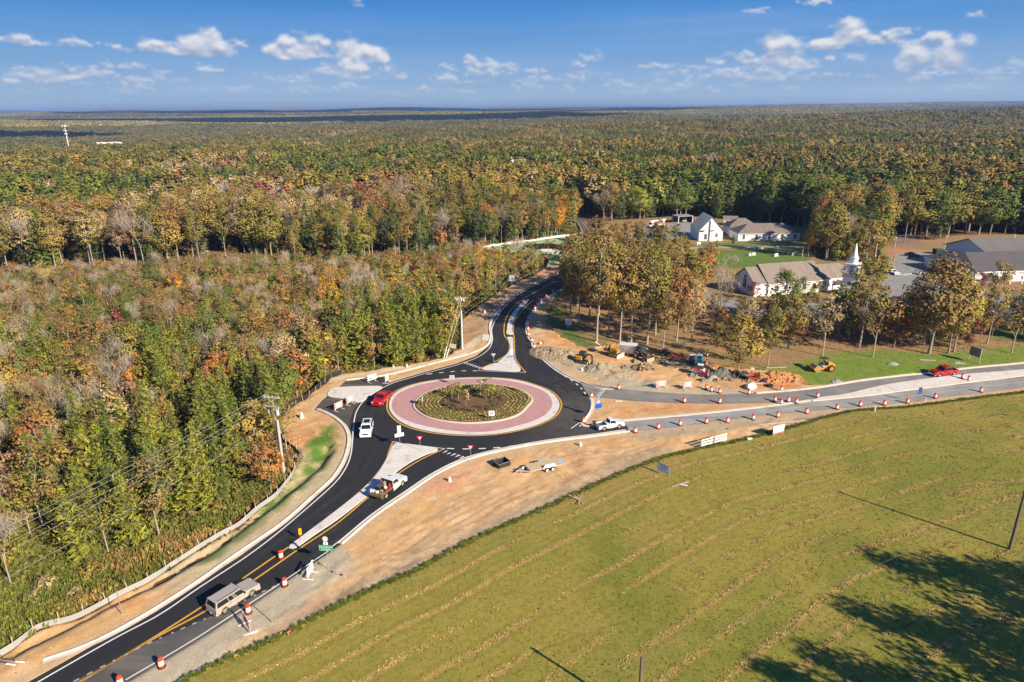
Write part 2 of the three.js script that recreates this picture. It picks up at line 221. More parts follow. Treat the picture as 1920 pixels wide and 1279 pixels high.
const dDitch = gridOf(...EX, 300, (x, z) => away(x, z, ditch)), ditchSide = gridOf(...EX, 200, (x, z) => { let b = 1e9, s = 1; for (let i = 0; i < ditch.length - 1; i++) { const A = ditch[i], C = ditch[i + 1], dx = C[0] - A[0], dz = C[1] - A[1], t = clamp(((x - A[0]) * dx + (z - A[1]) * dz) / (dx * dx + dz * dz), 0, 1), d = Math.hypot(x - A[0] - t * dx, z - A[1] - t * dz); if (d < b) { b = d; s = dx * (z - A[1]) - dz * (x - A[0]) > 0 ? 1 : -1; } } return s; });
const laneUp = path('1087,716 1103,719.7 1135,725 1189.6,732 1271,738.7 1333,740.5 1417,737.5 1520,729 1615,714 1690,705 1750,699 1815,691 1920,681 2080,660 2080,675 1920,693 1750,709 1665,721 1580,740 1527,749.5 1480,753.5 1406,755.5 1352,756.5 1271,755.5 1189.6,751.5 1119,744.5 1100,737');
const laneLow = path('1089,794 1115,800 1168,791 1254.6,783 1352,773.5 1460,761 1520,753 1615,743 1690,733 1815,717 1920,704.5 2080,684 2080,706 1920,726 1800,741 1700,754 1600,763 1520,770 1440,777 1351,788 1270,800 1183,807.5 1120,816 1085,818');
const dLanes = gridOf(...EX, 300, ((a, b, c, d) => (x, z) => Math.min(a(x, z), b(x, z), c(x, z), d(x, z)))(signed(laneUp), signed(laneLow), signed(oldRoad), signed(stubRoad)));
function earthY(x, z) {
  const dr = Math.min(dRoad(x, z), dLanes(x, z)), free = sstep(1.2, 3.2, dr);
  let h = 0.02 - 0.16 * sstep(0.3, -0.6, dr) + free * ((fbm(x * .35, z * .35, 3) - .5) * .5 + (fbm(x * 1.3, z * 1.3, 2) - .5) * .16);
  const dd = dDitch(x, z), w = ditchSide(x, z) > 0 ? .85 : 2.3;
  h -= 0.95 * Math.exp(-Math.pow(dd / w, 2)) * sstep(.5, 1.1, dr);
  return h;
}

// bare earth of the building site: a relief with its own painted map (clay, gravel, tyre tracks, seeded grass)
const reg = (s) => { const p = path(s); return gridOf(...EX, 150, signed(p)); }, lin = (s) => { const p = path(s); return gridOf(...EX, 170, (x, z) => away(x, z, p)); };
const rSwale = reg('606,797 627,797 628,823 616,848 590,876 555,908 515,950 470,986 430,1010 455,985 500,945 545,903 566,872 580,835'), rSwale2 = lin('600,870 545,920 480,975 430,1015 380,1050'), rShoulder = lin('200,1310 250,1286 372,1216 475,1150 540,1107 610,1056'), rPath = lin('628,712 650,704 708,697.5 773,687 836,673 872,659 890,640 905,630 920,630'),
  rNorthGravel = reg('1105,722 1190,734 1330,742 1400,738 1360,725 1280,728 1190,715 1140,712'), rPileGrey = reg('1010,650 1060,655 1120,690 1190,715 1260,720 1220,735 1100,705 1040,690'), rSouthGrey = lin('1200,815 1300,805 1400,790 1500,783 1600,772'), rFieldGrey = lin('520,1200 640,1128 800,1052 960,975 1080,917 1160,880 1240,852'), rPink = reg('800,900 860,880 930,862 905,890 850,915 790,935'), rClay = reg('1410,700 1450,698 1510,715 1500,735 1400,722'), rClay2 = reg('1200,757 1300,762 1360,764 1250,772 1160,775'), rBankBrown = reg('866,600 935,549 1010,516 1030,506 1000,540 940,580 910,630 870,655'), rNorthOrange = reg('985,530 1030,500 1062,478 1072,505 1040,515'), rTurn = lin('1085,840 1075,860 1090,880 1120,895'),
  tA = lin('1180,835 1060,860 940,915 830,975 720,1050 640,1105 560,1160'), tB = lin('1250,838 1100,885 980,935 850,1005 740,1062 650,1118 560,1175 480,1215'), tC = lin('1100,830 1050,850 1030,870 1060,900 1110,905'), tD = lin('860,1010 760,1055 700,1062 660,1085 650,1110');
{
  const N = 2048, [x0, x1, z0, z1] = EX, skip = gridOf(...EX, 300, signed(siteEdge));
  const px = dataTexture(N, N, (i, j) => {
    const x = lerp(x0, x1, i / N), z = lerp(z0, z1, j / N); if (skip(x, z) > 3) return [.4, .3, .2]; const n1 = fbm(x * .09, z * .09, 4), n2 = fbm(x * .45 + 9, z * .45, 4), n3 = fbm(x * 2.1, z * 2.1 + 5, 3), g = hash2(i, j);
    const c = [.56, .33, .14], mix = mixer(c);
    mix([.55, .235, .075], sstep(.5, .68, n1) * .55); mix([.64, .44, .24], sstep(.48, .72, n2) * .55);
    const w = (n2 - .5) * 5 + (n3 - .5) * 2, inn = (r, s = 1.5) => sstep(s, -s, r(x, z) + w * 0.7);
    mix([.40, .345, .245], inn(rNorthGravel, 2) * .9); mix([.40, .35, .25], inn(rPileGrey, 2) * .8); mix([.40, .355, .26], sstep(4.6, 2.2, rShoulder(x, z) + w * .5) * .92);
    mix([.345, .265, .17], sstep(3.6, 1, rFieldGrey(x, z) + w * .4) * .8); mix([.36, .295, .20], sstep(3.5, 1, rSouthGrey(x, z) + w * .5) * .75);
    mix([.56, .27, .16], inn(rPink) * .7); mix([.50, .20, .07], inn(rClay) * .9); mix([.50, .23, .09], inn(rClay2) * .7); mix([.30, .20, .115], inn(rBankBrown, 2) * .75); mix([.52, .22, .09], inn(rNorthOrange) * .8);
    mix([.58, .46, .31], sstep(1.35, .9, rPath(x, z) + (n3 - .5) * .8) * .9);
    for (const [t, k] of [[tA, 1], [tB, 1], [tC, .8], [tD, 1], [rTurn, .6]]) { const d = t(x, z); if (d < 4) { const s = Math.pow(Math.abs(Math.cos(d * 2.6 + n1 * 3)), 8) * sstep(4, 1.5, d) * sstep(.35, .55, n2); mix([.27, .175, .09], s * .5 * k); mix([.66, .47, .27], Math.pow(Math.abs(Math.sin(d * 1.3 + n1 * 4)), 6) * sstep(4, 1, d) * .35); } }
    const dr = Math.min(dRoad(x, z), dLanes(x, z)); mix([.46, .37, .26], sstep(2.4, .7, dr + (n3 - .5)) * .35);
    mix([.33, .25, .15], sstep(.55, .75, n3) * .25);
    const sw = Math.max(inn(rSwale, 1.4), sstep(2.2, .4, rSwale2(x, z) + w * .3) * .75), seed = sstep(6.5, 3, dDitch(x, z) + w * .5);
    if (x < -16) { mix([.47, .40, .25], sstep(9, 3.5, rSwale2(x, z) + w * .6) * .75); mix([.075, .17, .012], sw * (.7 + .6 * n3)); }
    const k = .88 + .38 * n3 + .26 * (g - .5); return toned(c, k);
  }, true);
  const bump = dataTexture(1024, 1024, (i, j) => { const n = fbm(i / 9, j / 9, 4) * .7 + .3 * hash2(i, j); return [n, n, n]; });
  bump.repeat.set(10, 10);
  const cell = 0.5, pos = [], uv = [], idx = [], id = new Map(), nx = Math.round((x1 - x0) / cell);
  const inE = (x, z) => skip(x, z) + (fbm(x * .7, z * .7, 3) - .5) * 1.4;
  const vert = (i, j) => { const k = j * 4000 + i; if (!id.has(k)) { const x = x0 + i * cell, z = z0 + j * cell; id.set(k, pos.length / 3); pos.push(x, lerp(earthY(x, z), -1.05, sstep(-.4, .6, inE(x, z)) * (dField(x, z) < 3 ? .35 : 1)), z); uv.push((x - x0) / (x1 - x0), (z - z0) / (z1 - z0)); } return id.get(k); };
  for (let j = 0; j < (z1 - z0) / cell; j++) for (let i = 0; i < nx; i++) { const x = x0 + (i + .5) * cell, z = z0 + (j + .5) * cell; if (inE(x, z) > .8) continue; const a = vert(i, j), b = vert(i + 1, j), c = vert(i, j + 1), d = vert(i + 1, j + 1); idx.push(a, c, b, b, c, d); }
  const g = new THREE.BufferGeometry(); g.setAttribute('position', new THREE.Float32BufferAttribute(pos, 3)); g.setAttribute('uv', new THREE.Float32BufferAttribute(uv, 2)); g.setIndex(idx); g.computeVertexNormals();
  structure('bare_earth', g, new THREE.MeshStandardMaterial({ map: px, bumpMap: bump, bumpScale: .05, roughness: 1 }), 'bare tan and orange earth of the building site round the new road');
}

// mown hay field, a little higher than the site, in long curved windrows
const FX = [-70, 135, -150, -18], fieldY = 0.2, dRow = gridOf(...FX, 300, (x, z) => away(x, z, [[-75, 0], ...fieldEdge]));
const rowWave = (x, z) => dRow(x, z) + (fbm(x * .03, z * .03, 2) - .5) * .7;
const fieldPoly = [...ragged(smooth(fieldEdge, false, .8), .35, 1.1), [150, -112], [150, -18], [-20, -18], [-45, -33]];
{
  const N = 2048, [x0, x1, z0, z1] = FX, fs = gridOf(...FX, 160, signed([...fieldEdge, [150, -112], [150, -18], [-20, -18], [-45, -33]]));
  const map = dataTexture(N, N, (i, j) => {
    const x = lerp(x0, x1, i / N), z = lerp(z0, z1, j / N); if (fs(x, z) > 2) return [.3, .3, .1]; const n1 = fbm(x * .07, z * .07, 4), n2 = fbm(x * .5, z * .5, 4), n3 = fbm(x * 2.6, z * 2.6, 3), g = hash2(i, j), d = rowWave(x, z);
    const c = [.27, .225, .033], mix = mixer(c);
    mix([.14, .165, .014], sstep(.42, .66, n1) * .6 + sstep(.52, .7, n2) * .25); mix([.34, .23, .06], sstep(.5, .75, fbm(x * .12 + 31, z * .12, 4)) * .5 + sstep(6, 1, d) * .35 * sstep(.4, .6, n1 + .1));
    const u = d / 3.7, f = Math.abs(u - Math.round(u)) * 3.7, row = sstep(.54, .08, f + (n3 - .5) * .9), on = sstep(.36, .52, fbm(Math.round(u) * 7.7 + x * .06, Math.round(u) * 3.3 + z * .06, 3));
    mix([.40, .255, .08], row * on * .8); mix([.15, .145, .02], sstep(.5, .1, Math.abs(f - .75)) * on * .25);
    const u2 = d / 1.23 + .5, f2 = Math.abs(u2 - Math.round(u2)); mix([.22, .165, .035], sstep(.34, .05, f2) * .6 * n2);
    const k = .94 + .46 * n3 + .36 * (g - .5); return toned(c, k);
  }, true);
  const bump = dataTexture(1024, 1024, (i, j) => { const n = fbm(i / 5, j / 5, 3) * .6 + .4 * hash2(i, j); return [n, n, n]; }); bump.repeat.set(14, 9);
  const flat = sheet(fieldPoly, fieldY).toNonIndexed(), uv = flat.attributes.uv, p = flat.attributes.position; for (let i = 0; i < p.count; i++) uv.setXY(i, (p.getX(i) - x0) / (x1 - x0), (p.getZ(i) - z0) / (z1 - z0));
  structure('field', flat, new THREE.MeshStandardMaterial({ map, bumpMap: bump, bumpScale: .09, roughness: 1 }), 'mown hay field with long tan windrows across the bottom right');
  const sk = island(fieldPoly, -1, fieldY - .004); structure('field_bank', sk, M([.10, .09, .025], 1), 'earth bank under the hay field');
}

// lawn and leaf litter of the church grounds
const LX = [8, 262, -345, -118], lawnTop = 0.03;
{
  const N = 1024, [x0, x1, z0, z1] = LX, rg = (s) => { const p = path(s); return gridOf(...LX, 200, signed(p)); };
  const g1 = rg('1425,690 1475,684 1545,664 1640,655 1740,664 1860,652 1960,642 2060,640 2060,662 1750,697 1640,709 1560,722 1500,719 1450,700'), g2 = rg('1310,470 1500,466 1525,492 1440,508 1380,503 1325,503'), g3 = rg('1300,455 1505,451 1510,462 1310,464'), g4 = rg('1036,572 1050,576 1066,608 1090,630 1112,640 1104,655 1060,634 1034,606'), r1 = rg('1400,700 1460,697 1515,716 1490,722'), red = rg('1660,465 1740,470 1745,478 1665,480'), play = rg('1640,440 1720,446 1735,460 1650,462'), g5 = rg('1840,600 1930,596 1940,640 1860,640');
  const map = dataTexture(N, N, (i, j) => {
    const x = lerp(x0, x1, i / N), z = lerp(z0, z1, j / N), n1 = fbm(x * .08, z * .08, 4), n2 = fbm(x * .4, z * .4, 4), n3 = fbm(x * 1.7, z * 1.7, 3), g = hash2(i, j), w = (n2 - .5) * 7 + (n3 - .5) * 2;
    const c = [.28, .18, .075], mix = mixer(c), inn = (r, s = 1.6) => sstep(s, -s, r(x, z) + w * .5);
    mix([.34, .18, .075], sstep(.5, .66, n1) * .8); mix([.20, .18, .035], sstep(.55, .7, fbm(x * .1 + 7, z * .1, 3)) * .6);
    mix([.125, .225, .009], inn(g1) * (.75 + .5 * (n2 - .3))); mix([.09, .165, .012], inn(g2) * .95); mix([.12, .16, .02], inn(g3) * .9); mix([.06, .13, .008], inn(g4) * .9); mix([.09, .16, .01], inn(g5) * .8); mix([.50, .21, .08], inn(r1)); mix([.43, .19, .095], inn(red)); mix([.25, .15, .09], inn(play) * .8);
    mix([.25, .19, .07], sstep(.58, .7, fbm(x * .16, z * .3 + 4, 3)) * .5 * inn(g1));
    const k = .85 + .35 * n3 + .28 * (g - .5); return toned(c, k);
  }, true);
  const gl = island(ragged(smooth(lawnEdge, true, 1.5), .5, .5), -1.1, lawnTop), uv = gl.attributes.uv, p = gl.attributes.position; for (let i = 0; i < p.count; i++) uv.setXY(i, (p.getX(i) - x0) / (x1 - x0), (p.getZ(i) - z0) / (z1 - z0));
  structure('lawn', gl, new THREE.MeshStandardMaterial({ map, roughness: 1 }), 'green lawn and fallen leaves under the trees of the church grounds');
  const gravel = dataTexture(256, 256, (x, y) => { const n = .8 + .25 * fbm(x / 20, y / 20, 3) + .25 * (hash2(x, y) - .5); return [toS(.30 * n), toS(.29 * n), toS(.27 * n)]; }, true); const gm = new THREE.MeshStandardMaterial({ map: gravel, roughness: 1 });
  structure('parking_lot', sheet(smooth(path('1322,545 1338,578 1450,592 1560,588 1640,594 1760,606 1900,606 2040,596 2040,560 1850,548 1745,522 1760,480 1735,474 1690,474 1660,500 1640,545 1560,562 1480,572 1420,577 1368,562'), true), .05, 1 / 6), gm, 'grey car park and drive beside the church');
  structure('gravel_yard', sheet(smooth(path('1170,447 1195,426 1300,417 1318,431 1305,447 1240,449'), true), .05, 1 / 6), gm, 'gravel yard where the bucket truck stands');
  structure('footpath', ribbon(smooth(path('1290,466 1340,464 1420,463.5 1512,462')), [[-.7, .06], [.7, .06]]), M([.5, .47, .42], .95), 'pale path between the white hall and the graveyard');
  // seeded bank round the settling pond
  const bmap = dataTexture(256, 256, (x, y) => { const n = fbm(x / 22, y / 22, 4), k = .8 + .4 * hash2(x, y); const s = sstep(.4, .62, n); return [toS(lerp(.42, .10, s) * k), toS(lerp(.42, .2, s) * k), toS(lerp(.27, .03, s) * k)]; }, true);
  structure('grass_bank', island(smooth(bankEdge, true, 1.5).map((p) => p), -1.2, .02).applyMatrix4(new THREE.Matrix4()), (() => { const m = new THREE.MeshStandardMaterial({ map: bmap, roughness: 1 }); bmap.repeat.set(1 / 14, 1 / 14); return m; })(), 'seeded grass bank round the settling pond');
  structure('water', sheet(smooth(path('985,461 1010,457 1040,457 1052,461 1035,467 1000,467'), true), .04), new THREE.MeshStandardMaterial({ color: new THREE.Color().setRGB(.03, .028, .012), roughness: .08 }), 'dark water of the settling pond');
}

// ---------- roads, kerbs, islands, markings ----------
const bed = {};
{
  const dusty = at(1082, 776), lanes = [path('90,1290 250,1195 420,1080 560,975 650,905 690,850 700,800'), path('250,1240 420,1135 560,1050 700,950 800,880 860,855'), path('700,800 712,760 760,728 830,708 890,700 940,640 945,610 960,585 1000,550'), path('860,855 960,835 1040,810 1080,775 1075,745 1030,715 990,700 975,660 976,620 990,585'), path('1080,790 1200,795 1400,775 1600,750'), path('1060,720 1150,735 1280,747 1420,747')].map((l) => { const q = smooth(l); return gridOf(...EX, 200, (x, z) => away(x, z, q)); });
  const freshMap = dataTexture(2048, 2048, (i, j) => { const x = lerp(EX[0], EX[1], i / 2048), z = lerp(EX[2], EX[3], j / 2048), dr = dRoad(x, z); if (dr > 2) return [.2, .2, .2]; const n = fbm(x * .12, z * .12, 4), m = fbm(x * .8, z * .8 + 4, 3), g = hash2(i, j), c = [.0185, .0185, .0225], mix = mixer(c); let d = 99; for (const l of lanes) d = Math.min(d, l(x, z)); const track = Math.exp(-Math.pow((Math.abs(d) - .85) / .32, 2)); mix([.036, .034, .034], track * sstep(.35, .65, n) * .8); mix([.012, .012, .014], Math.exp(-Math.pow(d / .35, 2)) * .5); const du = sstep(17, 4, Math.hypot(x - dusty.x, z - dusty.z) + (n - .5) * 14); mix([.115, .10, .082], du * (.35 + .5 * m)); mix([.17, .13, .085], Math.pow(Math.abs(Math.cos(rTurn(x, z) * 2.2)), 10) * sstep(5, 2, rTurn(x, z)) * m); mix([.11, .088, .06], sstep(.6, .82, m) * sstep(.5, .7, n) * .45 + sstep(-.9, .1, dr) * m * .25); const k = .82 + .3 * (g - .3); return toned(c, k); }, true);
  const asphalt = (base, spread, dust) => { const t = dataTexture(1024, 1024, (x, y) => { const n = fbm(x / 60, y / 60, 4), s = fbm(x / 190 + 3, y / 26, 4), k = 1 + spread * (n - .5) + .3 * (hash2(x, y) - .5), d = sstep(.52, .8, s) * dust; return base.map((v, i) => toS(lerp(v * k, [.2, .17, .13][i], d))); }, true); t.repeat.set(1 / 40, 1 / 40); return new THREE.MeshStandardMaterial({ map: t, roughness: .85 }); };
  const fresh = new THREE.MeshStandardMaterial({ map: freshMap, roughness: .82 }), old = asphalt([.098, .092, .088], .5, .4), grey = asphalt([.22, .21, .195], .6, .7), pale = asphalt([.31, .305, .295], .6, .6);
  const concreteMap = dataTexture(512, 512, (x, y) => { const n = .86 + .22 * fbm(x / 40, y / 40, 4) + .1 * (hash2(x, y) - .5), s = sstep(.62, .8, fbm(x / 90 + 7, y / 90, 3)); return [toS(lerp(.68, .56, s) * n), toS(lerp(.64, .47, s) * n), toS(lerp(.59, .37, s) * n)]; }, true); concreteMap.repeat.set(1 / 9, 1 / 9);
  const concrete = new THREE.MeshStandardMaterial({ map: concreteMap, roughness: .9 }), kerbMat = new THREE.MeshStandardMaterial({ map: concreteMap, color: new THREE.Color().setRGB(1.0, .93, .84), roughness: .9 });
  const rd = sheet(roadOutline, .05), ru = rd.attributes.uv, rp = rd.attributes.position; for (let i = 0; i < rp.count; i++) ru.setXY(i, (rp.getX(i) - EX[0]) / (EX[1] - EX[0]), (rp.getZ(i) - EX[2]) / (EX[3] - EX[2]));
  structure('road', rd, fresh, 'new black asphalt of the roundabout and its approaches');
  structure('stub_road', sheet(stubRoad, .045), asphalt([.075, .066, .056], .7, .5), 'dusty asphalt stub on the left of the roundabout');
  structure('old_road', sheet(oldRoad, .042), old, 'older grey asphalt along the bottom of the approach');
  structure('upper_lane', sheet(laneUp, .058), grey, 'grey upper lane of the right-hand road');
  structure('lower_lane', sheet(laneLow, .046), pale, 'grey lower lane of the right-hand road');
  structure('far_road', sheet(path('1040,520 1050,546 1092,502 1122,446 1109,427 1096,414 1070,404 1056,402 1062,408 1083,417 1095,442 1072,480'), .048), old, 'two-lane road leading away into the wood');

  const kerb = [[-.6, .06], [-.12, .05], [-.1, .2], [.08, .2], [.16, .02], [.16, -.2]], kerbL = kerb.map(([d, y]) => [-d, y]);
  const K = (s, prof, lb) => { const l = smooth(path(s)); structure('kerb', ribbon(l, prof), kerbMat, lb); };
  K('81,1238 152,1214 206,1189 271,1153 360,1097 449,1035 528,981 585,931 622,897 641,868 650,842 652,820 646,803 634,790 618,779 594,768', kerbL, 'pale concrete kerb along the left of the approach');
  K('650,713 690,708.5 722,704 760,695.5 789.6,688 843.8,674 880,664 905,653.5 916,643 919,630 917,614 921,600 930,588 936,581 933,578 927,577.5', kerbL, 'concrete kerb on the upper left of the roundabout');
  K('1058,541 1021,563 1006.5,579 996,594 990.5,610 992,628 1001.5,645 1004,653 1025,677.5 1058,702 1090,716.5 1121,728 1150,731', kerbL, 'concrete kerb on the upper right of the roundabout');
  K('640,1021 702,968.5 764.5,925.5 818.7,889.3 873,863.5 927,848.5 981,837.5 1035,828.5 1122,817.5 1186,808.5', kerb, 'concrete kerb along the lower side of the roundabout');
  K('1104,741 1108.5,752 1109,762 1105.5,773 1100.5,781 1091,791.5 1089,796 1096,800 1112,800', kerb, 'curved kerb at the tip of the earth wedge');
  K('1130,796 1168,790 1254.6,782 1352,772.5 1460,760 1522,751.5', [[-.35, .05], [-.35, .16], [.2, .16], [.2, -.1]], 'straight kerb along the wedge of bare earth');
  K('1417,737.5 1520,728.5 1615,713.5 1690,704.5 1750,698.5 1815,690.5 1920,680.5 2080,660', [[-.2, -.1], [-.2, .17], [.15, .17], [.5, .07], [.5, 0]], 'kerb beside the church lawn');
  K('1522,752.2 1615,743 1690,733 1815,717 1920,704.3 2080,684', [[-.3, .05], [-.3, .2], [.3, .2], [.3, .05]], 'kerb of the long concrete median');

  // the roundabout: apron and planted island
  const ringPx = (s) => smooth(s.trim().split(/\s+/).map((q) => { const [x, y] = q.split(',').map(Number); return P2(600 + x / 3.692, 620 + y / 3.692); }), true, .7);
  const apronOut = ringPx('478,520 498,460 560,410 700,365 900,338 1130,330 1350,345 1500,385 1600,430 1652,490 1656,530 1620,590 1530,640 1400,682 1200,716 1000,722 800,706 640,672 540,622 490,568');
  const pinkOut = ringPx('497,520 530,450 640,395 850,350 1100,337 1300,350 1450,385 1560,430 1605,490 1600,540 1540,600 1400,655 1150,705 950,700 750,670 600,625 520,575');
  const bedOut = ringPx('645,530 665,490 720,445 830,405 950,385 1150,378 1290,390 1390,415 1460,460 1476,485 1440,535 1380,590 1280,625 1150,645 1000,650 850,635 730,605 672,568');
  const cen = [bedOut.reduce((s, p) => s + p[0], 0) / bedOut.length, bedOut.reduce((s, p) => s + p[1], 0) / bedOut.length];
  const grow = (line, k, d) => line.map(([x, z]) => { const L = Math.hypot(x - cen[0], z - cen[1]); return [cen[0] + (x - cen[0]) * (L * k + d) / L, cen[1] + (z - cen[1]) * (L * k + d) / L]; });
  structure('apron_kerb', island(apronOut, 0, .13), concrete, 'pale concrete ring round the truck apron');
  const pinkMap = dataTexture(512, 512, (x, y) => { const b = (Math.floor(y / 8) % 2 ? x + 8 : x) % 16 < 1 || y % 8 < 1 ? .88 : 1, n = b * (.85 + .25 * fbm(x / 50, y / 50, 4) + .1 * (hash2(x, y) - .5)); return [toS(.50 * n), toS(.275 * n), toS(.265 * n)]; }, true); pinkMap.repeat.set(1 / 6, 1 / 6);
  structure('truck_apron', island(pinkOut, .1, .15), new THREE.MeshStandardMaterial({ map: pinkMap, roughness: .9 }), 'pink stamped concrete truck apron');
  structure('island_kerb', island(bedOut, .1, .32), kerbMat, 'white kerb round the planted island');
  const mulchMap = dataTexture(512, 512, (x, y) => { const n = .6 + .8 * fbm(x / 14, y / 14, 4) + .5 * (hash2(x, y) - .5); return [toS(.145 * n), toS(.08 * n), toS(.03 * n)]; }, true); mulchMap.repeat.set(1 / 5, 1 / 5);
  structure('planting_bed', island(grow(bedOut, 1, -.35), .2, .36), new THREE.MeshStandardMaterial({ map: mulchMap, roughness: 1 }), 'brown mulch bed in the middle of the roundabout');
  Object.assign(bed, { out: bedOut, cen, grow });

  const S = 'south', isle = (s, y = .17) => structure('traffic_island', island(smooth(path(s), true, .6), 0, y), concrete);
  isle('541.5,1029 545,1023 560,1012 600,982 631,958.5 676,922 704,893.6 719,872 730,850 737,836 743.5,831.5 760,834 822,843.5 818,847 800,853 773,866 738,890 689,931.5 631,976.5 590,1004 562,1024 552,1030').userData.label = 'white concrete splitter island on the near approach';
  isle('903,693 910,689 925,683 938.6,676 955,658 955.5,648 952,636 951,633 960,633 962,640 963,669 967,680 976,693 973,697 930,695.5').userData.label = 'white concrete splitter island on the far approach';
  isle('951.5,628 950.5,618 953,604 960,590 970,577 985,564 992,562 986,570 976,580 968,592 962,606 960,620 961,628').userData.label = 'narrow concrete median on the far approach';
  isle('614,741 622,730 632,727.5 700,725 716,726 716,729 706,735 690,745 680,753 674,755 668,755 640,748 618,745').userData.label = 'white concrete island in the left stub';
  isle('1524,751 1540,746 1580,740.5 1665,721.5 1750,709.5 1815,702 1920,693.5 2080,676 2080,682 1920,702 1815,715 1690,731 1615,741 1560,747.5', .14).userData.label = 'long pale concrete median of the right-hand road';

  const wm = M([.72, .71, .68], .75), ym = M([.62, .33, .04], .75), faded = M([.45, .44, .41], .8);
  const line = (s, w, m, y, lb) => structure('road_marking', ribbon(Array.isArray(s) ? s : smooth(path(s)), [[-w / 2, y], [w / 2, y]]), m, lb);
  line(smooth(westLine), .2, wm, .066, 'white edge line up the left of the road');
  line(smooth(eastLine.slice(0, 5)), .16, wm, .066, 'white edge line beside the gravel shoulder'); line(smooth(offset(eastLine.slice(4), -.25)), .2, wm, .067, 'white edge line along the lower kerb');
  line(smooth(offset(northEast.slice(2), -.3)), .16, wm, .066, 'white edge line on the upper right');
  const yl = (s, lb) => line(s, .26, ym, .068, lb);
  yl('117,1298 162.5,1272 271,1207 373.8,1141.8 444,1093.5 539,1028 631,965.6 671.5,926 704,892.5 724,863 730,845 736.8,828.6', 'yellow line left of the near island');
  yl('105,1306 152,1279 225,1235 302,1191 382,1148.6 468,1094 560,1030.6 631,983 687.7,935.5 741,893 790.7,861.5 834,842', 'yellow line right of the near island');
  yl('898,693.5 925,680 949,666 955,655 953,640 946.7,631 945,623 949,597 966,573 990,555.5 1043,527', 'yellow line left of the far island'); yl('986,698.5 977,689 967,674 964.5,655 964,636 962,621 964,606 972,592 985,576 1000,563', 'yellow line right of the far island');
  structure('road_marking', ribbon(grow(apronOut, 1, .38), [[-.14, .067], [.14, .067]], true), ym, 'yellow ring round the truck apron');
  const dash = (s, on, off, w, lb, m = wm) => structure('road_marking', mg(dashes(smooth(path(s)), on, off, w, .07)), m, lb);
  dash('838,841.5 870,842.5 920,841 970,836 1010,829', 1.4, 1.1, .3, 'broken white yield line on the near side'); dash('800,702.5 835,698.5 870,696 895,696', 1.3, 1.1, .3, 'broken white yield line on the far side'); dash('1058,705 1075,716 1090,729 1099,741', 1.1, 1.2, .3, 'broken white line at the right exit');
  dash('138,1279 271,1211 401,1154 487.5,1113 524,1096', .6, .5, .16, 'dotted white line along the asphalt seam', faded);
  line('736.8,828.6 760,832.5 834,842', .15, wm, .069, 'white line across the top of the near island'); line('893,695.5 930,697 986,698.8', .15, wm, .069, 'white line across the foot of the far island');
  const teeth = (a, b, n, dir) => { const A = P2(...a), C = P2(...b), q = []; for (let i = 0; i < n; i++) { const t0 = (i + .1) / n, t1 = (i + .72) / n, p = [lerp(A[0], C[0], t0), lerp(A[1], C[1], t0)], r = [lerp(A[0], C[0], t1), lerp(A[1], C[1], t1)], m = [(p[0] + r[0]) / 2 + dir[0], (p[1] + r[1]) / 2 + dir[1]]; q.push([[p[0], .07, p[1]], [r[0], .07, r[1]], [m[0], .07, m[1]]]); } structure('yield_teeth', facets(q), wm, 'row of white yield triangles on the asphalt'); };
  teeth([836, 845], [882, 861], 6, [-.75, .75]); teeth([868, 681], [900, 692], 6, [.9, -.7]); teeth([1126, 743], [1139, 727], 6, [-1.3, .1]);
  line('1087,800 1098,790 1107,768 1108,755 1103.5,742', .3, wm, .075, 'white line round the earth wedge'); line('1071,804 1087,793', .2, wm, .075, 'white stroke at the wedge tip');
  line('1440,772 1540,759.5 1615,757 1752,737.5 1920,716 2080,696', .16, faded, .066, 'worn white edge line on the lower lane');
  line('1083,417 1095,442', .18, wm, .066, 'white edge line on the far road, left side'); line('1096,414.5 1108.5,427 1120.5,444', .18, wm, .066, 'white edge line on the far road, right side'); line('1090,416 1102,427 1108,443', .35, ym, .066, 'double yellow line on the far road');
  // drain tops and utility covers set in the earth
  structure('drain_inlet', island(path('905,627 921,629 919,640 903,638'), 0, .12), concrete, 'square concrete drain top on the far left approach');
}

// ---------- trees: crowns of small leaf faces on limbs, then the woods ----------
const leafGeo = () => {
  const p = [], c = [], ix = [], nv = [];
  return {
    quad(q, n, w, h, col, spin, soft) {                              // a leaf spray at q facing n
      const t = Math.abs(n.y) < .9 ? V(0, 1, 0) : V(1, 0, 0), u = t.clone().cross(n).normalize(), v = n.clone().cross(u), cs = Math.cos(spin), sn = Math.sin(spin), f = Math.min(w, h * 1.5), U = u.clone().multiplyScalar(cs).addScaledVector(v, sn), W = v.multiplyScalar(cs).addScaledVector(u, -sn), o = p.length / 3;
      for (const [a, b, k] of [[-1, -.55, 0], [.25, -1, 0], [1, .5, .14], [-.3, 1, .14]]) p.push(q.x + U.x * a * w / 2 + W.x * b * h / 2 - n.x * k * f, q.y + U.y * a * w / 2 + W.y * b * h / 2 - n.y * k * f, q.z + U.z * a * w / 2 + W.z * b * h / 2 - n.z * k * f), c.push(...col);
      ix.push(o, o + 1, o + 2, o, o + 2, o + 3); if (soft) for (let i = 0; i < 4; i++) nv.push(soft.x, soft.y, soft.z);
    },
    done() { const g = new THREE.BufferGeometry(); g.setAttribute('position', new THREE.Float32BufferAttribute(p, 3)); g.setAttribute('color', new THREE.Float32BufferAttribute(c, 3)); g.setIndex(ix); if (nv.length === p.length) g.setAttribute('normal', new THREE.Float32BufferAttribute(nv, 3)); const f = g.toNonIndexed(); if (nv.length !== p.length) f.computeVertexNormals(); return f; },
  };
};
const randDir = (R) => { const z = R() * 2 - 1, a = R() * 2 * Math.PI, s = Math.sqrt(1 - z * z); return V(s * Math.cos(a), z, s * Math.sin(a)); };
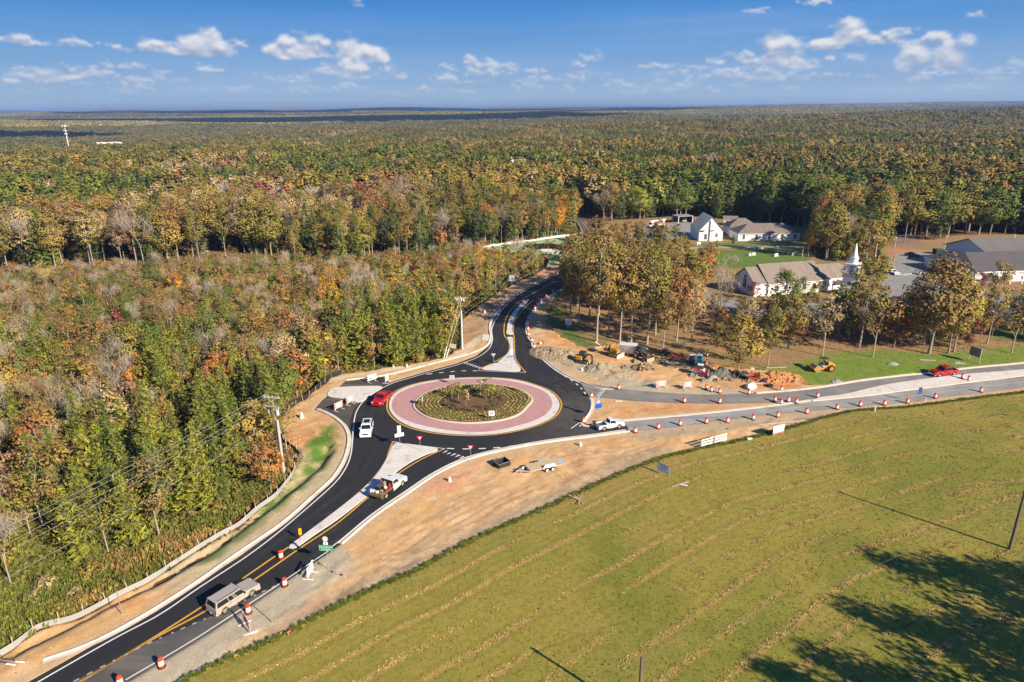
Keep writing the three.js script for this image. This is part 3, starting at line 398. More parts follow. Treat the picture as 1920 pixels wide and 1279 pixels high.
const tone = (R, k, hue = .1) => { const h = (R() - .5) * hue; return [k * (1 + h), k * (1 - h * .4), k * (1 - h)]; };
const noUv = (g) => { g.deleteAttribute('uv'); return g; };
function limb(list, a, b, r0, r1, n = 5) { list.push(noUv(bar([a.x, a.y, a.z], [b.x, b.y, b.z], r0, n, r1))); }
function makeTree(o) {                                         // o: seed, H, clear (crown base), rx (crown half width), leaves, size, clusters, gap
  const R = rng(o.seed), L = leafGeo(), T = [], H = o.H, cy = (o.clear + H) / 2, ry = (H - o.clear) / 2, lean = (R() - .5) * o.H * .05, bend = (y) => V(lean * Math.sin(y / H * 2.2), y, lean * .7 * Math.sin(y / H * 3 + 1));
  const r0 = o.trunk ?? H * .014, n = o.trunkSegs ?? 6; for (let i = 0; i < n; i++) limb(T, bend(H * .9 * i / n), bend(H * .9 * (i + 1) / n), r0 * (1 - i / n * .8) * (i ? 1 : 1.35), r0 * (1 - (i + 1) / n * .8), o.sides ?? 6);
  const cl = [];
  for (let i = 0; i < o.clusters; i++) {
    const d = randDir(R), k = Math.cbrt(.25 + .75 * R()), hh = d.y * .5 + .5, wide = o.shape === 'cone' ? 1.15 - hh * .95 : o.shape === 'dome' ? Math.sin(Math.PI * (.18 + hh * .72)) + .12 : 1;
    const c = V(d.x * o.rx * k * wide, cy + d.y * ry * k, d.z * o.rx * k * wide); c.add(bend(c.y).setY(0));
    cl.push([c, o.rx * (.24 + .2 * R()), .78 + .5 * R()]);
    if (o.limbs && R() < o.limbs) { const y = Math.max(o.clear * .8, c.y - o.rx * (.5 + .5 * R())); limb(T, bend(y), c.clone(), r0 * .34, r0 * .1, 4); }
  }
  if (o.leaves) for (let i = 0; i < o.leaves; i++) {
    const [c, r, k] = cl[i % cl.length], d = randDir(R), q = c.clone().addScaledVector(d, r * Math.cbrt(.15 + .85 * R())); q.y = c.y + (q.y - c.y) * .75;
    const out = q.clone().sub(V(0, cy - ry * .35, 0)).normalize(), nn = d.multiplyScalar(.9).addScaledVector(out, .7).addScaledVector(randDir(R), .75); nn.y += .35; nn.normalize();
    L.quad(q, nn, o.size * (.7 + .6 * R()), o.size * (.6 + .5 * R()), o.flat ? tone(R, (.5 + .5 * k) * (.86 + .28 * R()), .16) : tone(R, k * (.78 + .4 * R()), .24), R() * 6.28, nn.clone().lerp(out, o.flat ? .62 : .42).normalize());
  }
  return { trunk: T.length ? mergeGeometries(T) : null, crown: L.done() };
}
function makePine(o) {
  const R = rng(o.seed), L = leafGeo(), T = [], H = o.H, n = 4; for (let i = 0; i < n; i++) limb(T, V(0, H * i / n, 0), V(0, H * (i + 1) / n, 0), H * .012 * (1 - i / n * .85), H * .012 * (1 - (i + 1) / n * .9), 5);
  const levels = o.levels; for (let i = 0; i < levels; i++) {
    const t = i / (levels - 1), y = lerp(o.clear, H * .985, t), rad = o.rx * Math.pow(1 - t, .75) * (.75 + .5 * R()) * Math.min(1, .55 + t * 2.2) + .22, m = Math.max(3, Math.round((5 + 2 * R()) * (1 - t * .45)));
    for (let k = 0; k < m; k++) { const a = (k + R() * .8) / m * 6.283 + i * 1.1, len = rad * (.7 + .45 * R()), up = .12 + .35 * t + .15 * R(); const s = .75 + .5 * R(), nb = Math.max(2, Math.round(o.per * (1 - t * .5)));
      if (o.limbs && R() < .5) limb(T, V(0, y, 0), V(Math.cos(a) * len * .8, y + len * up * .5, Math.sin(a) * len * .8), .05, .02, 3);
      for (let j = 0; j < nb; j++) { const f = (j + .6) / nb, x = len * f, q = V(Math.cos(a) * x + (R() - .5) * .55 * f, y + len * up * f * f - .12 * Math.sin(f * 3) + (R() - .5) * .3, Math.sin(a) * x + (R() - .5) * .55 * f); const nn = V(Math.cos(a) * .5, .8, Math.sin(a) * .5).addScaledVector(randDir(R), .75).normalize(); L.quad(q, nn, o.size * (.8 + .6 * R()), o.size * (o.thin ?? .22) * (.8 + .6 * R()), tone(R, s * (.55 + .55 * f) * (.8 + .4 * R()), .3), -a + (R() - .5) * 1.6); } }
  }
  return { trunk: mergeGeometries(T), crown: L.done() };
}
function makeBare(o) {                                         // forked limbs, twigs, and a few last leaves
  const R = rng(o.seed), L = leafGeo(), T = [], H = o.H;
  const grow = (p, d, len, r, depth) => { const e = p.clone().addScaledVector(d, len); limb(T, p, e, r, r * .62, depth > 2 ? 5 : 3); if (depth === 0) { for (let i = 0; i < o.twigs; i++) { const q = p.clone().lerp(e, R()).addScaledVector(randDir(R), len * .45), nn = randDir(R); L.quad(q, nn, len * (.5 + .6 * R()), (o.tw ?? .034) * (.8 + .7 * R()), tone(R, .7 + .6 * R(), .2), Math.PI / 2 + (R() - .5) * 1.6); } return; } const k = depth > 1 ? 3 : 4; for (let i = 0; i < k; i++) { const nd = d.clone().addScaledVector(randDir(R), .62).add(V(0, .22, 0)).normalize(); grow(p.clone().lerp(e, .45 + .55 * (i + 1) / k), nd, len * (.6 + .22 * R()), r * .46, depth - 1); } };
  grow(V(0, 0, 0), V((R() - .5) * .08, 1, (R() - .5) * .08).normalize(), H * .4, H * .009, o.depth);
  return { trunk: mergeGeometries(T), crown: L.done() };
}
const near = {
  tall: [1, 2, 3].map((s) => makeTree({ seed: 100 + s, H: 22, clear: 7, rx: 3.5, leaves: 2200, size: .43, clusters: 60, limbs: .5, trunk: .2 })),
  round: [1, 2, 3].map((s) => makeTree({ seed: 200 + s, H: 16, clear: 4, rx: 4.4, leaves: 2400, size: .45, clusters: 62, limbs: .4, trunk: .22, shape: 'dome' })),
  small: [1, 2, 3].map((s) => makeTree({ seed: 300 + s, H: 10, clear: 1.8, rx: 2.2, leaves: 1150, size: .35, clusters: 38, limbs: .3, trunk: .09, shape: 'dome' })),
  sparse: [1, 2].map((s) => { const b = makeBare({ seed: 400 + s, H: 14, depth: 3, twigs: 6 }), t = makeTree({ seed: 410 + s, H: 14, clear: 5, rx: 2.7, leaves: 620, size: .33, clusters: 40, trunk: .05, trunkSegs: 1 }); return { trunk: b.trunk, crown: t.crown }; }),
  bare: [1, 2, 3].map((s) => makeBare({ seed: 500 + s, H: 14, depth: 3, twigs: 16 })),
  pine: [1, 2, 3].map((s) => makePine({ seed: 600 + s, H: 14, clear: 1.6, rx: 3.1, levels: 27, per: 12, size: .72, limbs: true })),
  shrub: [1, 2, 3].map((s) => makeTree({ seed: 700 + s, H: 4.4, clear: .3, rx: 1.75, leaves: 560, size: .31, clusters: 24, limbs: .6, trunk: .05, trunkSegs: 2, sides: 4, shape: 'dome' })),
};
const mid = {
  round: [1, 2, 3].map((s) => makeTree({ seed: 800 + s, H: 18, clear: 4, rx: 4.5, leaves: 420, size: 1.15, clusters: 26, flat: true, trunk: .22, trunkSegs: 2, sides: 4, shape: 'dome' })),
  bare: [1, 2].map((s) => makeBare({ seed: 820 + s, H: 16, depth: 2, twigs: 16, tw: .15 })),
  pine: [1, 2].map((s) => makePine({ seed: 840 + s, H: 18, clear: 3, rx: 3.6, levels: 13, per: 5, size: 1.6, thin: .45 })),
};
const farPatch = [1, 2, 3].map((s) => { const R = rng(900 + s), L = leafGeo(); for (let i = 0; i < 12; i++) { const cx = (R() - .5) * 26, cz = (R() - .5) * 26, h = 12 + R() * 8, r = 4 + R() * 2.5, k = .7 + .6 * R(), hu = (R() - .5) * .32; for (let j = 0; j < 26; j++) { const d = randDir(R); d.y = Math.abs(d.y) * 1.1 - .25; const q = V(cx + d.x * r, h + d.y * r * .9, cz + d.z * r), nn = d.clone().addScaledVector(randDir(R), .4).normalize(), v = k * (.8 + .4 * R()); L.quad(q, nn, 3 + R() * 1.5, 2.6 + R(), [v * (1 + hu), v, v * (1 - hu)], R() * 6.28, nn.clone().lerp(d, .6).setY(Math.max(.15, nn.y)).normalize()); } } return { crown: L.done() }; });

const C = { olive: [.215, .18, .027], gold: [.315, .22, .04], brown: [.26, .165, .045], rust: [.34, .15, .038], orange: [.52, .235, .025], yellow: [.50, .36, .035], green: [.115, .15, .018], dark: [.062, .09, .018], red: [.30, .085, .055], mauve: [.29, .185, .10], straw: [.42, .31, .14], pine: [.155, .185, .02], lime: [.235, .24, .022], grey: [.42, .35, .27], brick: [.2, .05, .04] };
const WORD = { olive: 'olive-green', gold: 'golden', brown: 'brown', rust: 'rust-coloured', orange: 'bright orange', yellow: 'yellow', green: 'green', dark: 'dark green', red: 'red', mauve: 'dull reddish', straw: 'straw-coloured', pine: 'dark green', lime: 'yellow-green', grey: 'grey', brick: 'deep red' };
const leafMat = {}; for (const k in C) { leafMat[k] = new THREE.MeshStandardMaterial({ vertexColors: true, roughness: .85 }); leafMat[k].color.setRGB(...C[k]); leafMat[k].name = k + ' leaves'; }
const massMat = new THREE.MeshStandardMaterial({ vertexColors: true, roughness: .85 }); massMat.name = 'leaves';
const bark = M([.30, .245, .185], .95), paleBark = M([.36, .31, .245], .95), darkBark = M([.12, .09, .065], .95);
const KIND = { tall: 'broadleaf_tree', round: 'broadleaf_tree', small: 'young_tree', sparse: 'thin_leaved_tree', bare: 'bare_tree', pine: 'pine_tree', shrub: 'shrub' };
const CATEGORY = { broadleaf_tree: 'tree', young_tree: 'young tree', thin_leaved_tree: 'thin tree', bare_tree: 'bare tree', pine_tree: 'pine', shrub: 'shrub' };
const baseH = { tall: 22, round: 16, small: 10, sparse: 14, bare: 14, pine: 14, shrub: 4.4 };
const treeMakers = new Map();
function plant(form, variant, col, x, y, z, H, wide, turn, label, group, barkMat) {
  const p = near[form][variant % near[form].length], key = form + variant % near[form].length + col + (barkMat ? barkMat.id : ''), s = H / baseH[form];
  let t;
  if (!treeMakers.has(key)) { t = new THREE.Group(); scene.add(t); mesh(t, 'trunk', p.trunk, barkMat ?? (form === 'pine' ? darkBark : form === 'tall' || form === 'bare' || form === 'sparse' ? paleBark : bark)); mesh(t, form === 'bare' ? 'twigs' : 'crown', p.crown, leafMat[col]); treeMakers.set(key, t); } else { t = treeMakers.get(key).clone(); scene.add(t); }
  t.name = numbered(KIND[form]); t.position.set(x, y, z); t.rotation.y = turn; t.scale.set(s * wide, s, s * wide); t.userData = { label, category: CATEGORY[KIND[form]] }; if (group) t.userData.group = group; return t;
}

// where trees stand
const openLand = gridOf(-300, 420, -460, -20, 300, ((ps) => (x, z) => Math.min(...ps.map((p) => p(x, z))))([signed(siteEdge), signed(lawnEdge), signed(bankEdge), signed([...fieldEdge, [300, -110], [300, 0], [-40, 0], [-50, -30]]), signed(path('1040,505 1075,440 1084,414 1050,400 1050,390 1110,400 1140,440 1080,520'))]));
const oldPoly = [...oldWood, [30, -460], [-500, -460]], brushPoly = path('-300,1330 0,1215 230,1100 360,1027 541,888 531,820 495,850 445,915 330,985 200,1035 60,1085 -150,1130');
const inOld = gridOf(-420, 60, -470, -20, 240, signed(oldPoly)), mixedLine = path('-500,720 0,668 200,655 400,640 640,618 830,575 960,532 1027,500'), mixedPoly = [...mixedLine, ...path('1040,560 900,640 760,700 640,760 560,900 300,1180 -300,1500 -600,1200')], inMixed = gridOf(-420, 60, -470, -20, 240, signed(mixedPoly)), inBrush = gridOf(-160, 0, -150, -20, 160, signed(brushPoly));
const frontPine = gridOf(-160, 0, -170, -20, 160, signed(path('-50,1140 60,1085 200,1035 330,985 445,915 512,850 522,785 490,735 400,770 290,830 190,880 110,960 40,1030'))), frontLeft = gridOf(-160, 0, -170, -20, 120, signed(path('-200,1200 0,1090 100,1070 130,1000 120,860 60,760 -200,800'))), pineRight = gridOf(-60, 20, -200, -90, 100, signed(path('640,690 700,692 770,680 845,665 850,600 760,610 680,640 640,660')));
const yellowBelt = gridOf(-120, 40, -280, -120, 100, signed(path('560,590 700,570 820,545 900,525 990,505 1020,480 960,470 860,490 740,520 620,555')));
const farOn = (px, py, up) => { const r = ray(px, py).normalize(); let d = 350; while (d < 9000 && EYE + r.y * d > terrain(r.x * d, r.z * d) + up) d += 5; return V(0, EYE, 0).addScaledVector(r, d); };
const R5 = rng(77), all = [], sights = [[128, 272, 14, .012], [205, 269, 16, .022], [972, 303, 10, .018], [146, 228, 14, .004]].map(([x, y, up, w]) => { const p = farOn(x, y, up); return [Math.atan2(p.x, -p.z), Math.hypot(p.x, p.z), w]; });   // small clearings round far buildings
const pick = (R, w) => { let s = 0; for (const k in w) s += w[k]; let t = R() * s; for (const k in w) if ((t -= w[k]) <= 0) return k; return Object.keys(w)[0]; };
for (const [ra, rb, s] of [[0, 330, 2.75], [330, 760, 6.2], [760, 1500, 7.6], [1500, 3000, 11.5], [3000, 5600, 24], [5600, 12500, 46]]) {
  const zn = Math.ceil(rb / s), xn = Math.ceil(rb * .86 / s);
  for (let j = 8; j < zn; j++) for (let i = -xn; i <= xn; i++) {
    const x = (i + R5() * .95) * s, z = -(j + R5() * .95) * s, r = Math.hypot(x, z); if (r < ra || r >= rb || Math.abs(x) > -z * .8 + 32 || z > -60) continue;
    let zone = 'far';
    if (r < 330) {
      if (openLand(x, z) < .6) continue;
      if (inBrush(x, z) < 0) { if (R5() < .25) zone = 'brush'; else continue; }
      else if (x < 45 && inOld(x, z) > 0 && z > -330 && (x < 20 || inMixed(x, z) < 0)) zone = inMixed(x, z) < 0 ? 'mixed' : 'scrub';
      else zone = 'old';
      if (zone === 'mixed' && R5() > .56) continue; if (zone === 'old' && R5() > .3) continue; if (zone === 'scrub' && R5() > .9) continue;
    } else if (r < 460 && openLand(x, z) < 1.5) continue;
    const R = R5, pn = fbm(x / 90 + 3, z / 70, 3), pb = fbm(x / 75 + 40, z / 60 + 9, 3), pc = (fbm(x / 120 + 70, z / 90, 3) - .5) * 1.9 + .5, lum = .72 + .6 * fbm(x / 70 + 11, z / 45, 3); let form, col, H, wide = .9 + R() * .3;
    if (zone === 'brush') { form = 'shrub'; col = pick(R, { olive: 4, lime: 3, gold: 2, straw: 2, green: 2, brown: 1 }); H = 1 + R() * 1.2; wide *= 1.5; }
    else if (zone === 'scrub') { form = pick(R, { shrub: 78, small: 8, pine: 2 + (pn > .58 ? 12 : 0), bare: 6, sparse: 6 }); const yb = yellowBelt(x, z) < 0; col = yb ? pick(R, { yellow: 5, lime: 5, olive: 4, gold: 3, orange: 2, rust: 2, mauve: 2 }) : pick(R, pb > .54 ? { brown: 6, mauve: 3, rust: 2, olive: 5, straw: 1, gold: 2 } : { olive: 7, lime: 1.5, brown: 6, green: 3, gold: 4, rust: 1.5, mauve: 1.5, orange: .35, yellow: .3, red: .15 }); const eo = inOld(x, z); H = form === 'shrub' ? 1.9 + R() * 1.9 : form === 'pine' ? 4.5 + R() * 3 : form === 'small' ? 4.5 + R() * 3 : 6 + R() * 4; if (yb) H *= 1.2; if (eo < 22) H *= .7; wide *= form === 'shrub' ? 1.2 : 1; }
    else if (zone === 'mixed') { const lft = frontLeft(x, z) < 0, fp = !lft && frontPine(x, z) < 0 || pineRight(x, z) < 0; form = pick(R, lft ? { sparse: 34, bare: 26, pine: 20, small: 14, shrub: 14 } : fp ? { pine: 82, small: 9, sparse: 4, shrub: 6 } : { small: 36, round: 6, sparse: 18, bare: 12, pine: 14, shrub: 20 }); col = pick(R, { olive: 5, gold: 4, brown: 4, rust: 2, green: 3, lime: 1, orange: .6, yellow: .35, straw: 1.3, mauve: 1.5, red: .25 }); if (lft && col === 'yellow') col = 'olive'; if (lft && form === 'sparse') col = pick(R, { gold: 5, straw: 4, olive: 2 }); H = form === 'shrub' ? 2.6 + R() * 3 : form === 'pine' ? (fp ? 9 : 8) + R() * 4.5 : 8 + R() * 4.5; if (form === 'pine') col = fp ? pick(R, { lime: 5, pine: 4, green: 2 }) : pick(R, { pine: 4, lime: 2 }); }
    else {
      const right = x > 40 && z > -560, dk = pn > (right ? .53 : .55), gb = pb > .57 && !right && r < 1800;
      form = r < 330 ? pick(R, { tall: 10, round: right ? 6 : 2, pine: dk ? 4 : 1, bare: right ? .4 : 1, sparse: 1, small: right ? 9 : 3 }) : pick(R, dk ? { pine: 6, round: 3 } : gb ? { bare: 5, round: 3.4 } : { round: 10, pine: 1.2, bare: .8 });
      const odd = R(); col = form === 'pine' ? pick(R, { pine: 4, dark: right ? 3 : 2, green: 2 }) : r > 330 && odd > .07 && !gb ? pick(R, pc > .6 ? { gold: 3, olive: 5, brown: 1.5, straw: .6 } : pc > .46 ? { olive: 8, brown: 1.8, gold: 1.6, green: 2.5, lime: 1 } : { green: 7, olive: 4, dark: 1.4, lime: 1.5 }) : pick(R, right ? { olive: 6, green: 3, dark: 1.5, brown: 4, gold: 3.5, rust: 1, orange: .6, yellow: .5 } : gb && form === 'bare' ? { grey: 6, mauve: 1, straw: 1 } : gb ? { mauve: 1.5, straw: 2.5, gold: 2.5, brown: 2, rust: 1, olive: 3, red: .2 } : { olive: 7, gold: 4 + (pc > .52 ? 4 : 0), brown: 3, green: pc < .48 ? 5 : 1.5, rust: 1.3, orange: .6, red: .35, straw: 1.3, yellow: .5, dark: .5 });
      const tallness = sstep(.3, .7, fbm(x / 55 + 90, z / 55, 2)); H = form === 'small' ? 6 + R() * 5 : form === 'pine' ? 14 + R() * 4 + 4 * tallness : 12.5 + R() * 4 + 6.5 * tallness; if (right && form === 'small') col = pick(R, { green: 4, olive: 4, lime: 2, gold: 2, dark: 2 }); wide *= r < 330 ? 1.05 : 1.12; if (r > 1500) wide *= 1.35; if (r >= 3000) { H = 16; wide = s / 24; }
    }
    if (form === 'bare') col = pick(R, { grey: 6, mauve: 1.2, straw: 1 });
    if ((zone === 'scrub' || zone === 'mixed') && form !== 'pine' && form !== 'bare' && R() < .55 && !(zone === 'scrub' && yellowBelt(x, z) < 0)) { const sp = fbm(x / 13 + 60, z / 11, 2); col = sp > .68 ? 'rust' : sp > .53 ? 'brown' : sp > .45 ? 'olive' : sp > .38 ? 'brown' : 'green'; }
    for (const [q, d, w] of sights) if (r < d + 30 && r > d - 120 && Math.abs(Math.atan2(x, -z) - q) < w) H = Math.min(H, r > d - 30 ? 4 : 10.5);
    all.push({ x, z, y: terrain(x, z), r, zone, form, col, H, wide, v: (R() * 6) | 0, turn: R() * 6.283, k: (.8 + .4 * R()) * lum, n: Math.sin(x * .013) });
  }
}
const cy = camera.position.y, depthOf = (t) => -t.z * Math.cos(PITCH) + (cy - t.y) * Math.sin(PITCH);
for (const t of all) { const d = depthOf(t), px = t.x / d; t.vis = Math.abs(px) < .8 && d > 30 ? t.H / d : 0; }
const baseX = (t) => 960 + FOCAL * t.x / depthOf(t);
const placeOf = (t) => { const x = baseX(t), g = (...q) => { for (let i = 0; i < q.length - 1; i += 2) if (x < q[i]) return q[i + 1]; return q[q.length - 1]; };
  if (t.zone === 'brush') return 'in the brush beside the silt fence';
  if (t.zone === 'mixed') return g(150, 'at the lower left corner of the wood', 420, 'behind the brush along the silt fence', 560, 'around the left utility pole', 720, 'behind the left stub road', 'behind the upper kerb of the roundabout');
  if (t.zone === 'scrub') return g(300, 'at the left end of the scrub', 600, 'in the middle of the scrub', 820, 'in the scrub left of the braced pole', 'in the scrub beside the far approach');
  return g(250, 'at the left end of the old wood', 520, 'in the left half of the old wood', 800, 'in the middle of the old wood', 1100, 'in the old wood above the pond', 1300, 'in the wood behind the gravel yard', 1520, 'in the wood behind the long hall', 1700, 'in the wood behind the playground', 'in the wood behind the gym'); };
const limits = { broadleaf_tree: 180, young_tree: 170, thin_leaved_tree: 120, bare_tree: 120, pine_tree: 190, shrub: 230 }, taken = {};
const rest = [], chosen = new Map();
for (const t of all.sort((a, b) => b.vis - a.vis)) {
  const kind = KIND[t.form]; if (t.r > 360 || !t.vis || (taken[kind] ?? 0) >= limits[kind]) { rest.push(t); continue; }
  taken[kind] = (taken[kind] ?? 0) + 1;
  const noun = { broadleaf_tree: 'tall tree', young_tree: 'young tree', thin_leaved_tree: 'half-bare tree', bare_tree: 'leafless tree', pine_tree: 'pine', shrub: 'shrub' }[kind], key = `${WORD[t.col]} ${noun}|${placeOf(t)}`;
  if (!chosen.has(key)) chosen.set(key, []); chosen.get(key).push(t);
}
const ORD = ['first', 'second', 'third', 'fourth', 'fifth', 'sixth', 'seventh', 'eighth', 'ninth', 'tenth', 'eleventh', 'twelfth', 'thirteenth', 'fourteenth', 'fifteenth', 'sixteenth', 'seventeenth', 'eighteenth', 'nineteenth', 'twentieth'];
const nth = (i) => ORD[i] ?? i + 1 + (['th', 'st', 'nd', 'rd'][(i + 1) % 10 < 4 ? (i + 1) % 10 : 0]);
for (const [key, list] of chosen) { const [what, where] = key.split('|'); list.sort((a, b) => baseX(a) - baseX(b)).forEach((t, i) => plant(t.form, t.v, t.col, t.x, t.y, t.z, t.H, t.wide, t.turn, list.length > 1 ? `${what} ${where}, ${nth(i)} from left` : `only ${what} ${where}`, list.length > 1 ? `${what}s ${where}` : undefined)); }
{
  const heaps = new Map(), add = (kind, key, proto, t, s) => { const k = kind + '|' + key; if (!heaps.has(k)) heaps.set(k, { kind, proto, list: [], form: t.form }); heaps.get(k).list.push([t, s]); };
  for (const t of rest) {
    if (t.r >= 3000) add('distant_woodland', 'f' + t.v % 3, farPatch[t.v % 3], t, 1);
    else if (t.r < 360) add(t.form === 'shrub' ? 'scrub' : 'young_wood', t.form + t.v % near[t.form].length, near[t.form][t.v % near[t.form].length], t, t.H / baseH[t.form]);
    else { const f = t.form === 'pine' || t.form === 'bare' ? t.form : 'round', p = mid[f]; add('woodland', f + t.v % p.length, p[t.v % p.length], t, t.H / (f === 'bare' ? 16 : 18)); }
  }
  const holders = {}, LB = { distant_woodland: 'autumn woods rolling away to the horizon', woodland: 'wide autumn woodland behind the first trees', scrub: 'dense low scrub between the single shrubs', young_wood: 'smaller trees filling in between the single ones' };
  const m4 = new THREE.Matrix4(), q4 = new THREE.Quaternion(), UPV = V(0, 1, 0), cc = new THREE.Color();
  for (const { kind, proto, list } of heaps.values()) {
    if (!holders[kind]) { const h = holders[kind] = new THREE.Group(); h.name = kind; h.userData = { kind: 'stuff', label: LB[kind], category: 'woodland' }; scene.add(h); }
    const crown = new THREE.InstancedMesh(proto.crown, massMat, list.length); crown.name = 'crowns'; crown.castShadow = crown.receiveShadow = true;
    const withTrunk = proto.trunk && kind !== 'distant_woodland', tl = withTrunk ? list.filter(([t]) => t.r < 900) : [], tr = tl.length ? new THREE.InstancedMesh(proto.trunk, kind === 'woodland' ? bark : paleBark, tl.length) : null; let ti = 0;
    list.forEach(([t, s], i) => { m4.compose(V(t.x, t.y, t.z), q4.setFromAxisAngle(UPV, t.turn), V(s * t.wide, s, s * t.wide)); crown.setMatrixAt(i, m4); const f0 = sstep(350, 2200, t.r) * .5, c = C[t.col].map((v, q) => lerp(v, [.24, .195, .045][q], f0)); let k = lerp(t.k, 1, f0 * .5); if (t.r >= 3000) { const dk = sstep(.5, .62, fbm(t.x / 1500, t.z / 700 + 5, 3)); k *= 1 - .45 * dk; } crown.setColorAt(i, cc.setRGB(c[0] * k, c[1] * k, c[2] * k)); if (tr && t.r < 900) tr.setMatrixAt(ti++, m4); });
    holders[kind].add(crown); if (tr) { tr.name = 'trunks'; tr.castShadow = true; holders[kind].add(tr); }
  }
}

// trees one can point to: the grove right of the far approach and the row along the church lawn
const heightAt = (x, z, topY) => { let lo = 0, hi = 60; for (let i = 0; i < 40; i++) { const h = (lo + hi) / 2, D = EYE - h, d = -z * Math.cos(PITCH) + D * Math.sin(PITCH), v = (D * Math.cos(PITCH) + z * Math.sin(PITCH)) / d, u = x / d, yy = (-u * Math.sin(ROLL) + v * Math.cos(ROLL)) * FOCAL + 639.5; if (yy > topY) lo = h; else hi = h; } return lo; };
{
  const R = rng(5), grove = [];
  for (const s of '1068,605,440,olive 1086,612,470,brown 1119,640,432,brown 1142,628,455,olive 1160,643,462,gold 1184,642,470,brown 1212,645,452,olive 1228,628,470,olive 1244,652,540,brown 1268,640,500,rust 1282,655,560,brown 1296,638,520,straw'.split(' ')) { const [x, y, top, c] = s.split(','), p = at(+x, +y); grove.push({ p, H: heightAt(p.x, p.z, +top), c, front: 1 }); }
  const poly = path('1060,560 1072,500 1085,462 1130,455 1180,448 1290,468 1325,520 1318,580 1290,628 1150,600 1092,610');
  for (let i = 0, x, z; i < 900 && grove.length < 84; i++) { x = lerp(15, 90, R()); z = lerp(-290, -150, R()); if (!inside(x, z, poly) || grove.some((g) => Math.hypot(g.p.x - x, g.p.z - z) < 3.9)) continue; grove.push({ p: V(x, 0, z), H: clamp(heightAt(x, z, 448 + 26 * R() + 70 * sstep(1230, 1340, 960 + 1280 * x / (-z * .947 + 16))), 6, 22), c: pick(R, { gold: 2.6, brown: 5, olive: 5.5, straw: .7, rust: 1.5, lime: .25 }) }); }
  const lows = []; for (let i = 0, x, z, n = 0; i < 900 && n < 70; i++) { x = lerp(15, 90, R()); z = lerp(-290, -150, R()); if (!inside(x, z, poly)) continue; n++; lows.push({ x, z, i, c: pick(R, { brown: 5, gold: 2, olive: 4, rust: 2 }) }); }
  const ln = {}; lows.sort((p, q) => p.x / p.z < q.x / q.z ? 1 : -1).forEach((q) => { const n = ln[q.c] = (ln[q.c] ?? 0) + 1; plant('small', q.i, q.c, q.x, 0, q.z, 5 + R() * 8, 1.25, R() * 6, `${WORD[q.c]} young tree under the roadside grove, ${nth(n - 1)} of its colour from left`, 'young trees under the roadside grove'); });
  const count = {}; grove.sort((a, b) => a.p.x / -a.p.z - b.p.x / -b.p.z);
  for (const g of grove) { const k = g.c + (g.front ? 'f' : 'b'), n = count[k] = (count[k] ?? 0) + 1; plant('tall', (R() * 3) | 0, g.c, g.p.x, 0, g.p.z, g.H, g.front ? 1.05 : 1.15, R() * 6.28, `${WORD[g.c]} tree, ${ORD[n - 1] ?? n + 'th'} of its colour from left, ${g.front ? 'front row' : 'back'} of the roadside grove`, 'tall trees of the roadside grove'); }
  const park = `tall,1347,607,478,grey,1.1,bare leafless tree with a tall dark trunk before the white church gable|round,1383,705,590,gold,1.25,spreading golden tree growing among the parked machines|tall,1439,690,570,olive,.9,slim olive tree with a bare trunk right of the orange machine|round,1477,653,555,gold,1,golden tree behind the car park drive, left of the roller|round,1400,628,560,straw,1.1,low straw-coloured tree below the church gable|round,1466,604,505,green,1.0,broad green tree in front of the church roof|round,1500,585,520,green,.9,dark rounded green tree beside the church wall|small,1530,580,525,gold,1.1,small golden tree left of the steeple|sparse,1542,668,548,straw,1.25,half-bare tree with a forked pale trunk behind the yellow roller|tall,1610,650,480,olive,1.25,tall olive tree right of the white steeple|sparse,1636,670,535,brown,1.3,half-bare brown tree at the edge of the green lawn|small,1675,652,575,rust,1.2,small rust-coloured tree in the lawn row|round,1700,640,545,orange,.8,orange tree in front of the car park|tall,1732,647,490,brown,1.25,tall brown tree with twin crown before the gym|round,1742,663,482,brown,1.05,large brown tree with a leaning dark trunk on the green lawn|round,1778,663,515,gold,.8,golden tree with a pale trunk right of the large brown tree|round,1787,660,510,lime,.75,yellow-green tree before the gym wall|small,1810,655,585,brick,1.4,deep red small tree by the grey sign frame|round,1838,640,560,rust,.6,rust-coloured tree behind the grey sign frame|tall,1850,645,488,gold,.8,slender golden pine-like tree in front of the gym roof|sparse,1896,662,545,gold,1.3,half-bare golden tree at the right end of the lawn row|round,1915,625,530,olive,.8,olive tree behind the last tree of the lawn row|small,1412,562,525,brick,1.2,small deep red bush-like tree at the church gable|small,1833,545,508,brick,1.5,round deep red tree against the gym wall|round,1515,482,418,orange,.62,bright orange-yellow tree beside the long white hall|round,1548,485,375,olive,.95,tall olive tree right of the orange one behind the church|small,1582,480,440,dark,1.3,dark green conifer behind the steeple|small,1612,478,440,lime,1.1,yellow-green young tree behind the steeple|small,1640,545,470,olive,1.3,olive tree left of the car park entrance|small,1570,610,560,dark,1.0,dark small tree under the steeple|small,1590,640,590,green,.9,green young tree below the steeple porch|small,1655,625,560,brown,1,brown young tree in the lawn row behind the half-bare one|small,1344,470,448,green,.6,small green bush at the white chapel corner|small,1374,462,440,dark,.6,dark round bush between chapel and hall|small,1330,500,455,rust,1.6,rust-coloured tree at the end of the grove by the chapel|small,1315,540,470,rust,1.5,rust-red tree between grove and church|sparse,1365,520,470,grey,1.6,grey leafless tree beside the church gable|small,1290,560,470,olive,1.6,olive tree at the right edge of the grove|small,1760,655,590,gold,1,golden young tree under the large brown tree|round,1945,640,520,brown,.8,brown tree at the right edge of the picture`.split('|');
